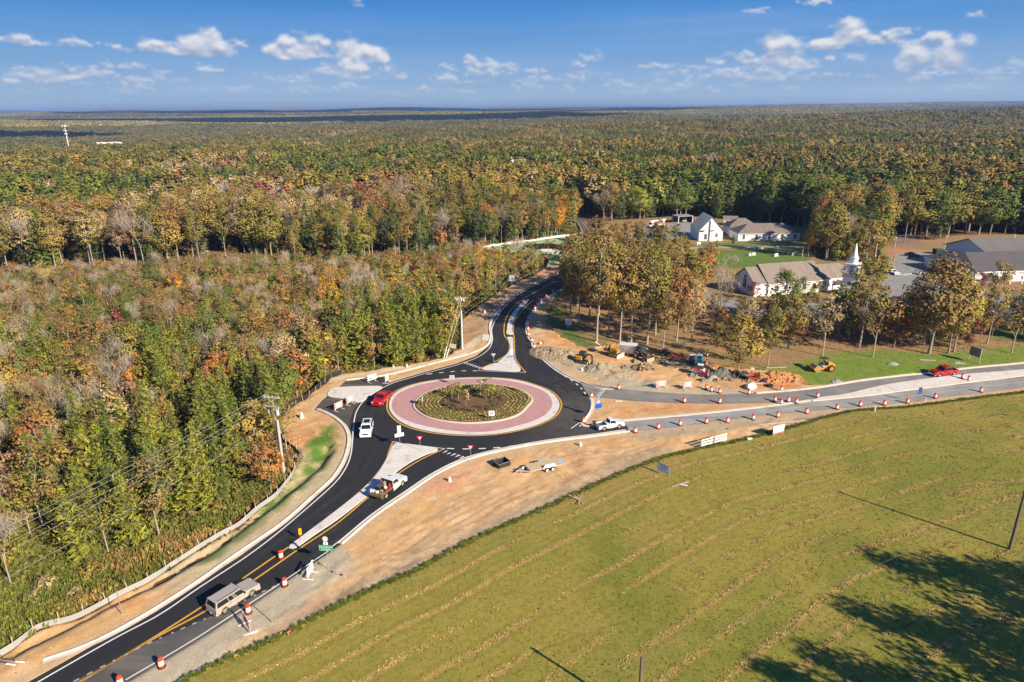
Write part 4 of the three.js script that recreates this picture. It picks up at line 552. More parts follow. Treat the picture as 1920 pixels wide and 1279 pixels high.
  for (const s of park) { const i = s.split(','), [f, x, y, top, c, w] = i, label = i.slice(6).join(','), p = at(+x, +y); plant(c === 'grey' ? 'bare' : f, (+x) | 0, c, p.x, .02, p.z, heightAt(p.x, p.z, +top), +w, R() * 6.28, label, undefined, c === 'grey' ? undefined : undefined); }
  const under = path('1312,590 1345,575 1420,590 1480,604 1600,606 1760,606 1900,612 1935,640 1850,640 1750,648 1600,640 1480,642 1400,664 1340,650'), low = [];
  for (let i = 0; i < 1600 && low.length < 74; i++) { const x = lerp(35, 130, R()), z = lerp(-190, -135, R()); if (!inside(x, z, under) || low.some((q) => Math.hypot(q.x - x, q.z - z) < 3.2)) continue; low.push({ x, z, c: pick(R, { brown: 5, olive: 4, gold: 3, rust: 2.5, straw: 1.5, red: .5 }), f: pick(R, { small: 7, sparse: 3, shrub: 3 }) }); }
  const nl = {}; low.sort((p, q) => p.x / p.z < q.x / q.z ? 1 : -1).forEach((q, i) => { const k = q.f + q.c, n = nl[k] = (nl[k] ?? 0) + 1; plant(q.f, i, q.c, q.x, .02, q.z, q.f === 'shrub' ? 2 + 2 * R() : q.x < 72 ? 3.5 + 2.5 * R() : 6 + 7 * R(), 1.15, R() * 6.28, `${WORD[q.c]} ${{ small: 'young tree', sparse: 'half-bare young tree', shrub: 'shrub' }[q.f]} between drive and lawn strip, ${nth(n - 1)} of its kind from left`, 'low trees between the drive and the lawn strip'); });
  // trees beyond the right edge of the field whose long shadows lie on it
  for (const [x, y, H] of [[1626, 1038, 18], [1743, 1045, 20], [1569, 1130, 17], [1850, 1050, 19], [1960, 1062, 20], [1353, 1176, 14], [1680, 1150, 19], [1800, 1160, 21], [1500, 1215, 16], [1900, 1130, 22], [1420, 1240, 15], [1980, 1180, 20], [1600, 1260, 17]]) { const p = at(x, y, fieldY), o = p.clone().addScaledVector(SUN, H / SUN.y); if (o.x < .86 * -o.z + 14) continue; const k = H * Math.hypot(SUN.x, SUN.z) / SUN.y / Math.hypot(SUN.x, SUN.z); plant('round', x, 'olive', p.x + SUN.x * k, fieldY - .1, p.z + SUN.z * k, H, .95, x, 'olive tree beyond the right edge of the hay field', 'trees beyond the hay field'); }
}

// ---------- cars and trucks (front along +x, right side along +z) ----------
const tyreGeo = (r, w) => { const h = w / 2, g = new THREE.LatheGeometry([[r * .62, -h], [r * .93, -h], [r, -h * .75], [r, h * .75], [r * .93, h], [r * .62, h]].map((p) => new THREE.Vector2(...p)), 22); g.rotateX(Math.PI / 2); return g; };
const rimGeo = (r, w) => { const q = [CY(r * .64, r * .64, w * .8, 18, 0, 0, 0, Math.PI / 2), CY(r * .2, r * .2, w * .95, 10, 0, 0, 0, Math.PI / 2)]; for (let i = 0; i < 5; i++) { const a = i / 5 * 6.283; q.push(B(r * .14, r * .5, w * .92, Math.cos(a) * r * .38, Math.sin(a) * r * .38, 0, 0, 0, a - Math.PI / 2)); } return mg(q); };
const wheelCache = new Map();
function wheels(t, spots, r, w, rimMat = M([.55, .55, .56], .35, .8)) { const k = r + '|' + w; if (!wheelCache.has(k)) wheelCache.set(k, [tyreGeo(r, w), rimGeo(r, w)]); const [tg, rg] = wheelCache.get(k); for (const [x, z] of spots) { const m = mesh(t, 'wheel', tg, rubber, [x, r, z]); mesh(m, 'rim', rg, rimMat); } }
function lowerOutline(x0, x1, sill, arches, ra, top) { const p = [[x0, sill + .08], [x0 + .08, sill]]; for (const xa of arches) { for (let i = 0; i <= 8; i++) { const a = Math.PI - i / 8 * Math.PI; p.push([xa + Math.cos(a) * ra, Math.max(sill, ra * .92 + Math.sin(a) * ra * .98)]); } } p.push([x1 - .08, sill], [x1, sill + .1], ...top); return p; }
function cabin(t, c, m, W, spec) {                              // spec: xr0 rear base, xf0 cowl, xr1 / xf1 roof ends, y0 belt, y1 roof, panes per side
  const { xr0, xf0, xr1, xf1, y0, y1, splits } = spec, a = W / 2 - .03, b = W / 2 - .19;
  const lr = [xr0, y0, -a], rr = [xr0, y0, a], lf = [xf0, y0, -a], rf = [xf0, y0, a], LR = [xr1, y1, -b], RR = [xr1, y1, b], LF = [xf1, y1, -b], RF = [xf1, y1, b];
  mesh(t, 'cabin', facets([[rr, rf, RF, RR], [lf, lr, LR, LF], [rf, lf, LF, RF], [lr, rr, RR, LR]]), m);
  mesh(t, 'roof', RB(xf1 - xr1 + .12, .09, 2 * b + .08, .045, (xf1 + xr1) / 2, y1, 0), m);
  mesh(t, 'windscreen', panel([rf, lf, LF, RF], [.06, .1, .06, .1], .012), darkGlass); mesh(t, 'rear_window', panel([lr, rr, RR, LR], [.1, .14, .1, .14], .012), darkGlass);
  for (const s of [1, -1]) { const q = s > 0 ? [rr, rf, RF, RR] : [lf, lr, LR, LF]; for (let i = 0; i < splits.length - 1; i++) { const u0 = splits[i] + .012, u1 = splits[i + 1] - .012; mesh(t, 'side_window', panel(q, s > 0 ? [u0, .13, 1 - u1, .12] : [1 - u1, .13, u0, .12], .012), darkGlass); } }
}
function car(o) {
  const { L, W, r, arches: [ar, af], sill = .3, belt, hood, color } = o, t = thing(o.name, o.label, o.category, null), m = paint(color), h = L / 2;
  if (o.bed) {                                                  // pickup: cab and bonnet in front, an open bed behind
    const bx = o.bed, top = [[h - .02, hood - .2], [h - .12, hood - .04], [o.cab.xf0 + .1, hood + .06], [o.cab.xf0 - .1, belt], [bx, belt], [bx, sill]];
    mesh(t, 'body', extrude(lowerOutline(bx, h, sill, [af], r + .07, top).slice(1), W, .05), m);
    const side = lowerOutline(-h + .02, bx - .03, sill, [ar], r + .07, [[bx - .03, belt - .03], [-h + .02, belt - .03]]);
    for (const s of [-1, 1]) { const g = extrude(side, .1, .03); g.translate(0, 0, s * (W / 2 - .05)); mesh(t, 'bed_side', g, m); }
    mesh(t, 'tailgate', RB(.08, belt - sill - .2, W - .14, .03, -h + .05, (belt + sill) / 2 + .06, 0), m); mesh(t, 'bed_floor', B(bx + h - .1, .06, W - .2, (bx - h) / 2, sill + .42, 0), o.liner ?? M([.06, .06, .065], .7)); mesh(t, 'bed_front', B(.06, belt - sill - .1, W - .16, bx - .06, (belt + sill) / 2 + .03, 0), m);
  } else if (!o.flatbed) mesh(t, 'body', extrude(lowerOutline(-h, h, sill, [ar, af], r + .07, [[h - .02, hood - .22], [h - .14, hood - .05], [o.cab.xf0 + .1, hood + .05], [o.cab.xf0 - .15, belt], [o.cab.xr0 + .05, belt], [-h + .03, o.trunk ?? belt - .02], [-h, belt - .35]]), W, .06), m);
  else mesh(t, 'body', extrude(lowerOutline(o.flatbed, h, sill, [af], r + .07, [[h - .02, hood - .2], [h - .14, hood - .04], [o.cab.xf0 + .1, hood + .06], [o.cab.xf0 - .1, belt], [o.flatbed, belt]]).slice(1), W, .05), m);
  cabin(t, color, m, W, o.cab);
  wheels(t, [[ar, -W / 2 + .14], [ar, W / 2 - .14], [af, -W / 2 + .14], [af, W / 2 - .14]], r, .25, o.rim);
  const under = o.flatbed ?? 0; mesh(t, 'underbody', B(L * .9, .18, W * .62, 0, sill + .12, 0), black);
  const lens = M([.85, .85, .8], .15), red = M([.45, .02, .015], .25), amber = M([.7, .25, .02], .3);
  for (const s of [-1, 1]) { mesh(t, 'headlight', RB(.1, .16, .32, .03, h - .05, hood - .22, s * (W / 2 - .24)), lens); if (!o.flatbed) mesh(t, 'tail_light', RB(.08, o.tall ? .42 : .26, .16, .03, -h + .03, belt - .28, s * (W / 2 - .1)), red); mesh(t, 'mirror', RB(.16, .16, .22, .04, o.cab.xf0 - .35, belt + .12, s * (W / 2 + .1)), o.mirror ?? m); for (const x of o.handles ?? []) mesh(t, 'door_handle', B(.18, .035, .03, x, belt - .12, s * (W / 2 + .008)), black); for (const x of o.seams ?? []) mesh(t, 'door_seam', B(.014, belt - sill - .14, .012, x, (belt + sill) / 2, s * (W / 2 + .001)), black); }
  mesh(t, 'grille', RB(.08, .24, W * .5, .03, h - .03, hood - .24, 0), o.grille ?? black); mesh(t, 'front_bumper', RB(.16, .24, W - .08, .06, h - .02, sill + .16, 0), o.bumper ?? m); if (!o.flatbed) mesh(t, 'rear_bumper', RB(.16, .2, W - .08, .05, -h + .01, sill + .14, 0), o.rearBumper ?? o.bumper ?? m);
  mesh(t, 'licence_plate', B(.02, .13, .3, o.flatbed ? h + .07 : -h - .085, sill + .2, 0), white);
  return t;
}
function park(t, rear, front, side, W, ar, af) { const a = at(...rear), b = at(...front), d = b.clone().sub(a).normalize(), n = V(-d.z, 0, d.x), c = a.clone().add(b).multiplyScalar(.5).addScaledVector(n, -side * (W / 2 - .05)).addScaledVector(d, -(ar + af) / 2); t.position.set(c.x, .055, c.z); t.rotation.y = Math.atan2(-d.z, d.x); return t; }
{
  const suv = car({ name: 'large_suv', label: 'long tan estate SUV with dark windows driving up the near approach', category: 'SUV', L: 5.55, W: 2.0, r: .39, arches: [-1.72, 1.66], belt: 1.13, hood: 1.12, color: '#a9a195', tall: true, handles: [.0, -.95], seams: [.78, -.22, -1.1], grille: chrome, bumper: M('#8e877b', .5), rearBumper: chrome, mirror: black, cab: { xr0: -2.72, xf0: 1.08, xr1: -2.5, xf1: .42, y0: 1.13, y1: 1.84, splits: [.03, .44, .62, .69, .99] } });
  park(suv, [425, 1151], [472, 1120.5], 1, 2.0, -1.72, 1.66);
  for (const s of [-1, 1]) mesh(suv, 'roof_rail', RB(2.6, .05, .05, .02, -1.05, 1.91, s * .72), black); mesh(suv, 'side_moulding', mg([B(4.2, .06, .02, -.1, .66, 1.005), B(4.2, .06, .02, -.1, .66, -1.005)]), M('#b8b0a2', .5));
  const red = car({ name: 'pickup_truck', label: 'bright red pickup truck on the left side of the roundabout', category: 'pickup truck', L: 5.35, W: 1.95, r: .38, arches: [-1.7, 1.62], belt: 1.14, hood: 1.12, color: '#b3000c', bed: -.85, handles: [.2, -.45], seams: [.85, -.1], cab: { xr0: -.8, xf0: 1.05, xr1: -.6, xf1: .45, y0: 1.14, y1: 1.78, splits: [.04, .4, .97] } });
  park(red, [730.7, 749.4], [719.8, 760], -1, 1.95, -1.7, 1.62);
  const w = car({ name: 'white_suv', label: 'white SUV coming off the roundabout towards the near approach', category: 'SUV', L: 4.75, W: 1.9, r: .37, arches: [-1.4, 1.42], belt: 1.08, hood: 1.06, color: '#e4e6ea', tall: true, handles: [.1, -.85], seams: [.75, -.25], cab: { xr0: -2.32, xf0: 1.02, xr1: -2.0, xf1: .35, y0: 1.08, y1: 1.72, splits: [.03, .33, .63, .98] } });
  { const a = at(688, 812), b = at(681, 842); w.position.set(a.x, .055, a.z); w.rotation.y = headingOf(a, b); for (const s of [-.45, .75]) mesh(w, 'sunroof', B(.72, .02, 1.02, -1.0 + s * .55, 1.772, 0), darkGlass); for (const s of [-1, 1]) mesh(w, 'roof_rail', RB(1.9, .05, .05, .02, -.9, 1.79, s * .7), black); }
  const wp = car({ name: 'compact_pickup', label: 'white single-cab pickup with an open bed leaving by the lower right lane', category: 'pickup truck', L: 4.75, W: 1.75, r: .36, arches: [-1.42, 1.4], belt: 1.05, hood: 1.03, color: '#dfe3ea', bed: -.4, handles: [.2], seams: [.85], rim: M([.42, .33, .22], .7), cab: { xr0: -.38, xf0: 1.0, xr1: -.22, xf1: .42, y0: 1.05, y1: 1.66, splits: [.06, .97] } });
  park(wp, [1133, 808.3], [1161, 804], 1, 1.75, -1.42, 1.4); mesh(wp, 'toolbox', RB(.4, .3, 1.4, .03, -.66, 1.0, 0), white);
  const rr = car({ name: 'crew_cab_pickup', label: 'red crew-cab pickup coming along the upper lane at the right edge', category: 'pickup truck', L: 5.7, W: 1.98, r: .4, arches: [-1.75, 1.78], belt: 1.15, hood: 1.13, color: '#a8060f', bed: -1.15, handles: [.3, -.6], seams: [.9, -.05], bumper: chrome, cab: { xr0: -1.1, xf0: 1.1, xr1: -.92, xf1: .5, y0: 1.15, y1: 1.84, splits: [.04, .48, .97] } });
  park(rr, [1785.7, 705], [1765, 707.5], -1, 1.98, -1.75, 1.78);
  // work truck with a loaded flat bed
  const fb = car({ name: 'work_truck', label: 'white work truck with a muddy flat bed full of tools', category: 'work truck', L: 6.0, W: 2.02, r: .41, arches: [-1.95, 1.85], belt: 1.2, hood: 1.18, color: '#dcdcda', flatbed: -.35, handles: [.35], seams: [1.05, .1], rim: M([.40, .31, .2], .8), cab: { xr0: -.3, xf0: 1.25, xr1: -.2, xf1: .62, y0: 1.2, y1: 1.9, splits: [.06, .32, .97] } });
  park(fb, [726.2, 934.4], [753.7, 913], 1, 2.02, -1.95, 1.85);
  const mud = M([.17, .12, .07], .95), rust = M([.2, .13, .075], .9);
  mesh(fb, 'flat_bed', RB(2.75, .14, 2.15, .03, -1.78, .98, 0), M([.12, .095, .07], .9)); mesh(fb, 'bed_rail', mg([B(2.75, .1, .06, -1.78, 1.12, 1.05), B(2.75, .1, .06, -1.78, 1.12, -1.05), B(.08, .3, 2.1, -3.12, .92, 0)]), rust); mesh(fb, 'headboard', mg([B(.07, .9, 2.0, -.46, 1.5, 0), B(.1, .08, 2.1, -.46, 1.96, 0)]), black); mesh(fb, 'tail_board', RB(.1, .34, 2.0, .03, -3.1, .76, 0), mud);
  for (const s of [-1, 1]) { mesh(fb, 'mud_flap', B(.03, .5, .42, -2.6, .45, s * .78), M([.3, .24, .16], .9)); mesh(fb, 'tail_light', B(.03, .1, .18, -3.16, .8, s * .8), M([.5, .04, .03], .3)); mesh(fb, 'side_step', B(.9, .35, .2, -.75, .62, s * .95), black); }
  const onBed = (name, label, cat, x, z, y, build) => { const p = fb.localToWorld(V(x, y, z)); fb.updateMatrixWorld(true); const q = V(x, y, z).applyMatrix4(fb.matrixWorld), o = thing(name, label, cat, q, fb.rotation.y); build(o); return o; };
  fb.updateMatrixWorld(true);
  onBed('fuel_can', 'red fuel can at the front right of the truck bed', 'fuel can', -.85, .75, 1.06, (o) => { mesh(o, 'body', RB(.4, .55, .3, .06, 0, .28, 0), M('#c41208', .5)); mesh(o, 'cap', CY(.06, .06, .1, 8, .1, .58, 0), M('#e8b400', .5)); });
  onBed('water_cooler', 'red drinks cooler with a white lid on the truck bed', 'cooler', -1.7, .72, 1.06, (o) => { mesh(o, 'body', CY(.24, .2, .5, 14, 0, .25, 0), M('#c4142c', .5)); mesh(o, 'lid', CY(.25, .25, .14, 14, 0, .56, 0), white); });
  onBed('tool_chest', 'dark tool chest across the truck bed', 'tool chest', -1.6, -.35, 1.06, (o) => { mesh(o, 'box', RB(1.1, .55, .7, .03, 0, .28, 0), M([.03, .03, .035], .5)); mesh(o, 'lid', RB(1.14, .08, .74, .03, 0, .58, 0), M([.09, .09, .09], .5)); });
  onBed('air_tank', 'grey tank standing behind the truck cab', 'tank', -.9, -.1, 1.06, (o) => { mesh(o, 'tank', CY(.26, .26, .75, 14, 0, .4, 0), M([.3, .3, .28], .5)); mesh(o, 'valve', CY(.05, .05, .16, 8, 0, .84, 0), M([.5, .4, .1], .4)); });
  onBed('cement_sack', 'pale sack at the back left of the truck bed', 'sack', -2.75, -.6, 1.06, (o) => { mesh(o, 'sack', RB(.55, .3, .4, .12, 0, .15, 0), M([.6, .55, .45], .9)); });
  onBed('cement_sack', 'pale sack lying across the middle of the tail board', 'sack', -2.75, .05, 1.06, (o) => { mesh(o, 'sack', RB(.5, .35, .5, .14, 0, .18, 0, 0, .4), M([.62, .6, .55], .9)); });
  onBed('plastic_bucket', 'white bucket on the rear left corner of the bed', 'bucket', -2.9, -.9, 1.06, (o) => { mesh(o, 'bucket', CY(.2, .16, .4, 12, 0, .2, 0), white); mesh(o, 'rim', CY(.215, .215, .04, 12, 0, .4, 0), M([.6, .6, .6], .6)); });
  onBed('spool', 'wooden cable spool on the rear right of the truck bed', 'spool', -2.5, .62, 1.06, (o) => { mesh(o, 'flange', mg([CY(.28, .28, .05, 14, 0, .03, 0), CY(.28, .28, .05, 14, 0, .4, 0)]), M([.4, .28, .14], .9)); mesh(o, 'core', CY(.14, .14, .36, 10, 0, .2, 0), M([.05, .05, .06], .6)); });
  onBed('timber', 'short planks lying along the truck bed', 'planks', -1.9, .2, 1.06, (o) => { for (let i = 0; i < 3; i++) mesh(o, 'plank', B(1.5, .05, .13, 0, .03 + i * .055, i * .04, 0, i * .06), M([.45, .33, .18], .9)); });
  onBed('gas_bottle', 'small pink-capped cylinder behind the truck cab', 'cylinder', -.75, -.75, 1.06, (o) => { mesh(o, 'cylinder', CY(.13, .13, .7, 12, 0, .35, 0), M([.15, .16, .14], .5)); mesh(o, 'cap', CY(.1, .13, .14, 10, 0, .77, 0), M('#c02060', .5)); });
  // parked cars round the church
  const sedan = { L: 4.7, W: 1.8, r: .34, arches: [-1.35, 1.42], belt: .95, hood: .93, trunk: .98, cab: { xr0: -1.75, xf0: 1.0, xr1: -1.05, xf1: .2, y0: .95, y1: 1.45, splits: [.12, .52, .93] }, seams: [.6, -.4] };
  const set = (t, px, py, dx, dy) => { const a = at(px, py), b = at(px + dx, py + dy); t.position.set(a.x, .06, a.z); t.rotation.y = headingOf(a, b); };
  set(car({ ...sedan, name: 'parked_car', label: 'maroon car parked at the upper edge of the church car park', category: 'car', color: '#3a0a1c' }), 1710, 481, 20, 3);
  set(car({ ...sedan, name: 'parked_car', label: 'white car half hidden by the tree beside the car park', category: 'car', color: '#dddddf' }), 1674, 514, 14, 5);
  set(car({ ...sedan, name: 'parked_car', label: 'black car in shade at the near edge of the car park', category: 'car', color: '#141416' }), 1683, 566, 20, 1);
  set(car({ ...sedan, name: 'parked_car', label: 'pale blue car on the drive at the right behind the lawn trees', category: 'car', color: '#aab4c4' }), 1850, 588, 16, 4);
  set(car({ ...sedan, name: 'parked_car', label: 'white car beside the green dumpster at the gym corner', category: 'car', color: '#d8d8d8' }), 1780, 473, 18, -1);
  set(car({ ...sedan, name: 'parked_car', label: 'white car under the carport roof behind the gravel yard', category: 'car', color: '#d8d8d8' }), 1284, 416, -4, 6);
  // fire and rescue style lift truck in the yard
  { const a = at(1232, 427), b = at(1190, 431), t = thing('bucket_truck', 'white and red lift truck with a long boom parked in the gravel yard', 'lift truck', a, headingOf(a, b)), rd = M('#a01812', .5), wt = M([.78, .78, .76], .5);
    mesh(t, 'chassis', B(9, .35, 1.6, 0, .75, 0), M('#8c1410', .6)); mesh(t, 'cab', extrude([[2.6, .8], [4.7, .8], [4.7, 1.55], [4.0, 1.75], [3.6, 2.7], [2.6, 2.7]], 2.3, .08), wt); mesh(t, 'windscreen', panel([[4.02, 1.8, 1.0], [4.02, 1.8, -1.0], [3.66, 2.62, -.95], [3.66, 2.62, .95]], [.03, .05, .03, .05], .06), darkGlass); for (const s of [-1, 1]) mesh(t, 'side_window', B(.7, .55, .02, 3.15, 2.2, s * 1.16), darkGlass);
    mesh(t, 'tool_body', RB(4.6, 1.1, 2.35, .05, -1.6, 1.5, 0), wt); mesh(t, 'red_panel', mg([B(1.1, 1.3, 2.4, 1.6, 1.4, 0), B(.9, 1.6, 2.42, -4.0, 1.55, 0)]), rd); mesh(t, 'boom', beam([3.6, 3.15, 0], [-4.6, 3.5, 0], .55, .5), wt); mesh(t, 'turret', CY(.5, .6, 1.1, 12, -3.4, 2.7, 0), wt); mesh(t, 'basket', RB(.8, .8, .8, .06, 3.6, 2.95, .6), M([.7, .7, .7], .5)); wheels(t, [[3.4, 1], [3.4, -1], [-2.2, 1], [-2.2, -1], [-3.3, 1], [-3.3, -1]], .5, .3); }
}

// ---------- building machines and stores (front along +x) ----------
const yellow = M('#c4881c', .55), cream = M('#b98c50', .65), glassGreen = M([.03, .07, .06], .1), orange = M('#d84a12', .55), redP = M('#b8141c', .5);
function tracks(t, L, h, w, gap, y = 0, n = 1) { for (const s of [-1, 1]) { const r = h / 2, p = []; for (let i = 0; i <= 8; i++) { const a = -Math.PI / 2 + i / 8 * Math.PI; p.push([L / 2 - r + Math.cos(a) * r, y + r + Math.sin(a) * r]); } for (let i = 0; i <= 8; i++) { const a = Math.PI / 2 + i / 8 * Math.PI; p.push([-L / 2 + r + Math.cos(a) * r, y + r + Math.sin(a) * r]); } const g = extrude(p, w, .02); g.translate(0, 0, s * gap / 2); const m = mesh(t, 'track', g, M([.05, .045, .04], .9)); const wh = []; for (let i = 0; i < 4; i++) wh.push(CY(r * .55, r * .55, w + .04, 12, -L / 2 + r + i / 3 * (L - 2 * r), y + r, s * gap / 2, Math.PI / 2)); mesh(m, 'roller', mg(wh), M([.12, .1, .07], .8)); } }
{
  { const a = at(1091, 680), t = thing('mini_excavator', 'small yellow excavator with a dark boom digging beside the grey spoil', 'excavator', a, headingOf(a, at(1112, 684)));
    tracks(t, 2.3, .55, .35, 1.5); mesh(t, 'undercarriage', B(1.6, .25, 1.2, 0, .42, 0), black); mesh(t, 'house', RB(1.5, .9, 1.6, .18, -.55, 1.15, 0), yellow); mesh(t, 'engine_cover', RB(.55, .8, 1.5, .2, -1.25, 1.2, 0), yellow); mesh(t, 'cab', RB(1.2, 1.45, 1.1, .08, .12, 1.75, -.12), glassGreen); mesh(t, 'cab_frame', mg([B(1.3, .1, 1.2, .12, 2.5, -.12), ...[[-.45, -.65], [.7, -.65], [-.45, .42], [.7, .42]].map(([x, z]) => B(.08, 1.5, .08, x, 1.75, z))]), M([.03, .05, .045], .5));
    mesh(t, 'boom', mg([beam([.6, 1.1, .35], [1.5, 2.35, .35], .28, .3), beam([1.45, 2.35, .35], [2.5, 2.15, .35], .24, .24)]), black); mesh(t, 'arm', beam([2.45, 2.2, .35], [2.6, .7, .35], .2, .24), black); const bk = mesh(t, 'bucket', extrude([[2.25, .75], [2.75, .75], [2.8, .3], [2.55, .05], [2.2, .2]], .6, .03), M([.12, .1, .08], .7)); bk.position.z = .35; mesh(t, 'dozer_blade', RB(.12, .4, 1.7, .04, 1.55, .3, 0), M([.5, .38, .2], .8)); mesh(t, 'boom_cylinder', bar([.9, .95, .35], [1.35, 1.9, .35], .06), chrome); }
  { const a = at(1148, 667), t = thing('bulldozer', 'yellow bulldozer with a canopy parked before the silver trailer', 'bulldozer', a, headingOf(a, at(1172, 674)));
    tracks(t, 2.9, .85, .5, 1.8); mesh(t, 'body', RB(1.6, .8, 1.1, .08, .7, 1.25, 0), yellow); mesh(t, 'engine_hood', extrude([[.2, 1.3], [1.7, 1.2], [1.7, 1.75], [.2, 2.0]], 1.0, .06), yellow); mesh(t, 'seat_platform', B(1.2, .3, 1.5, -.7, 1.2, 0), M([.1, .09, .06], .8)); mesh(t, 'canopy_post', mg([[-1.2, -.7], [-1.2, .7], [.05, -.7], [.05, .7]].map(([x, z]) => B(.14, 1.5, .14, x, 1.95, z))), cream); mesh(t, 'canopy', RB(1.9, .14, 1.9, .05, -.55, 2.75, 0), cream); mesh(t, 'seat', mg([RB(.5, .15, .5, .05, -.7, 1.5, 0), RB(.15, .6, .5, .05, -.95, 1.75, 0)]), black); mesh(t, 'exhaust', CY(.06, .06, .8, 8, 1.1, 2.2, .2), black); const bl = mesh(t, 'blade', extrude([[2.2, .05], [2.32, .1], [2.22, .55], [2.35, 1.0], [2.25, 1.02], [2.08, .55]], 2.7, .01), M([.62, .58, .52], .5)); mesh(t, 'push_arm', mg([beam([0, .5, 1.2], [2.15, .45, 1.2], .16, .2), beam([0, .5, -1.2], [2.15, .45, -1.2], .16, .2)]), yellow); }
  { const a = at(1178, 664), t = thing('enclosed_trailer', 'silver box trailer behind the bulldozer in the shade of the grove', 'box trailer', a, headingOf(a, at(1200, 666)));
    mesh(t, 'body', RB(3.8, 1.9, 2.0, .08, 0, 1.45, 0), M([.5, .52, .55], .3, .6)); mesh(t, 'trim', mg([B(3.84, .08, 2.04, 0, .52, 0), B(3.84, .07, 2.04, 0, 2.38, 0)]), M([.7, .7, .7], .4)); wheels(t, [[.1, 1.02], [.1, -1.02]], .34, .22); mesh(t, 'drawbar', mg([beam([-1.8, .5, .6], [-3.1, .5, 0], .08, .1), beam([-1.8, .5, -.6], [-3.1, .5, 0], .08, .1)]), black); mesh(t, 'rear_door', B(.04, 1.6, 1.7, 1.92, 1.45, 0), M([.42, .43, .45], .4, .5)); }
  { const a = at(1205, 673), t = thing('backhoe_loader', 'dark backhoe loader with a raised cab beside the brick rubble heap', 'backhoe', a, headingOf(a, at(1228, 683)));
    wheels(t, [[-1.1, .95], [-1.1, -.95]], .75, .45, M([.5, .45, .4], .7)); wheels(t, [[1.35, .85], [1.35, -.85]], .5, .32, M([.5, .45, .4], .7)); mesh(t, 'chassis', B(3.6, .4, .8, .1, .75, 0), black); mesh(t, 'hood', RB(1.6, .75, .9, .08, 1.0, 1.3, 0), M([.10, .075, .05], .7)); mesh(t, 'cab', RB(1.4, 1.5, 1.35, .06, -.55, 1.95, 0), glassGreen); mesh(t, 'cab_roof', RB(1.6, .14, 1.5, .05, -.55, 2.75, 0), M([.05, .06, .065], .5)); mesh(t, 'cab_post', mg([[-1.2, .62], [-1.2, -.62], [.12, .62], [.12, -.62]].map(([x, z]) => B(.09, 1.5, .09, x, 1.95, z))), black); mesh(t, 'fender', mg([RB(1.3, .12, .5, .05, -1.1, 1.55, .95), RB(1.3, .12, .5, .05, -1.1, 1.55, -.95)]), M([.3, .17, .1], .7));
    mesh(t, 'loader_arm', mg([beam([.3, 1.3, .7], [2.5, .6, .7], .16, .22), beam([.3, 1.3, -.7], [2.5, .6, -.7], .16, .22)]), M([.16, .1, .06], .8)); mesh(t, 'loader_bucket', extrude([[2.4, .1], [3.3, .05], [3.35, .12], [2.6, .3], [2.55, .95], [2.4, .95]], 2.2, .02), M([.42, .32, .2], .85)); mesh(t, 'backhoe_boom', mg([beam([-2, .9, 0], [-2.7, 2.3, 0], .26, .3), beam([-2.7, 2.3, 0], [-3.2, .9, 0], .2, .24)]), M([.25, .14, .09], .7)); mesh(t, 'backhoe_bucket', RB(.5, .5, .6, .08, -3.15, .6, 0), M([.3, .15, .1], .8)); }
  { const a = at(1250, 668), t = thing('trencher', 'red and black trencher with a long chain bar left of the toilets', 'trencher', a, headingOf(a, at(1278, 673)));
    wheels(t, [[-.7, .6], [-.7, -.6], [.6, .6], [.6, -.6]], .4, .28); mesh(t, 'body', RB(1.9, .6, .9, .06, -.1, .85, 0), black); mesh(t, 'cover', RB(.9, .5, .85, .1, -.5, 1.4, 0), redP); mesh(t, 'guard', RB(.6, .2, .9, .06, -.3, 1.78, 0), M([.75, .7, .68], .5)); mesh(t, 'chain_bar', beam([.8, .9, 0], [4.2, .35, 0], .3, .3), redP); mesh(t, 'chain', beam([.9, 1.08, 0], [4.0, .55, 0], .16, .06), black); mesh(t, 'console', B(.3, .5, .5, .3, 1.35, 0), M([.4, .4, .42], .6)); }
  const loo = (px, py, hex, lb) => { const t = thing('portable_toilet', lb, 'portable toilet', at(px, py), -.5), m = M(hex, .5); mesh(t, 'cabin', RB(1.12, 2.05, 1.12, .12, 0, 1.1, 0), m); mesh(t, 'roof', mg([RB(1.2, .14, 1.2, .06, 0, 2.17, 0), RB(.95, .14, .95, .06, 0, 2.26, 0)]), M([.72, .74, .75], .5)); mesh(t, 'door', RB(.04, 1.75, .8, .02, .57, 1.08, 0), m); mesh(t, 'skid', mg([B(1.2, .1, .12, 0, .06, .45), B(1.2, .1, .12, 0, .06, -.45)]), black); mesh(t, 'vent', mg([B(.5, .12, .03, 0, 1.95, .57), B(.5, .12, .03, 0, 1.95, -.57)]), black); mesh(t, 'corner_rib', mg([B(.08, 1.9, .05, .4, 1.05, .57), B(.08, 1.9, .05, -.4, 1.05, .57), B(.08, 1.9, .05, 0, 1.05, .57)]), m); };
  loo(1297, 683, '#0b4a50', 'dark teal portable toilet, the left of the pair'); loo(1311, 683.5, '#1a9aa6', 'bright turquoise portable toilet, the right of the pair');
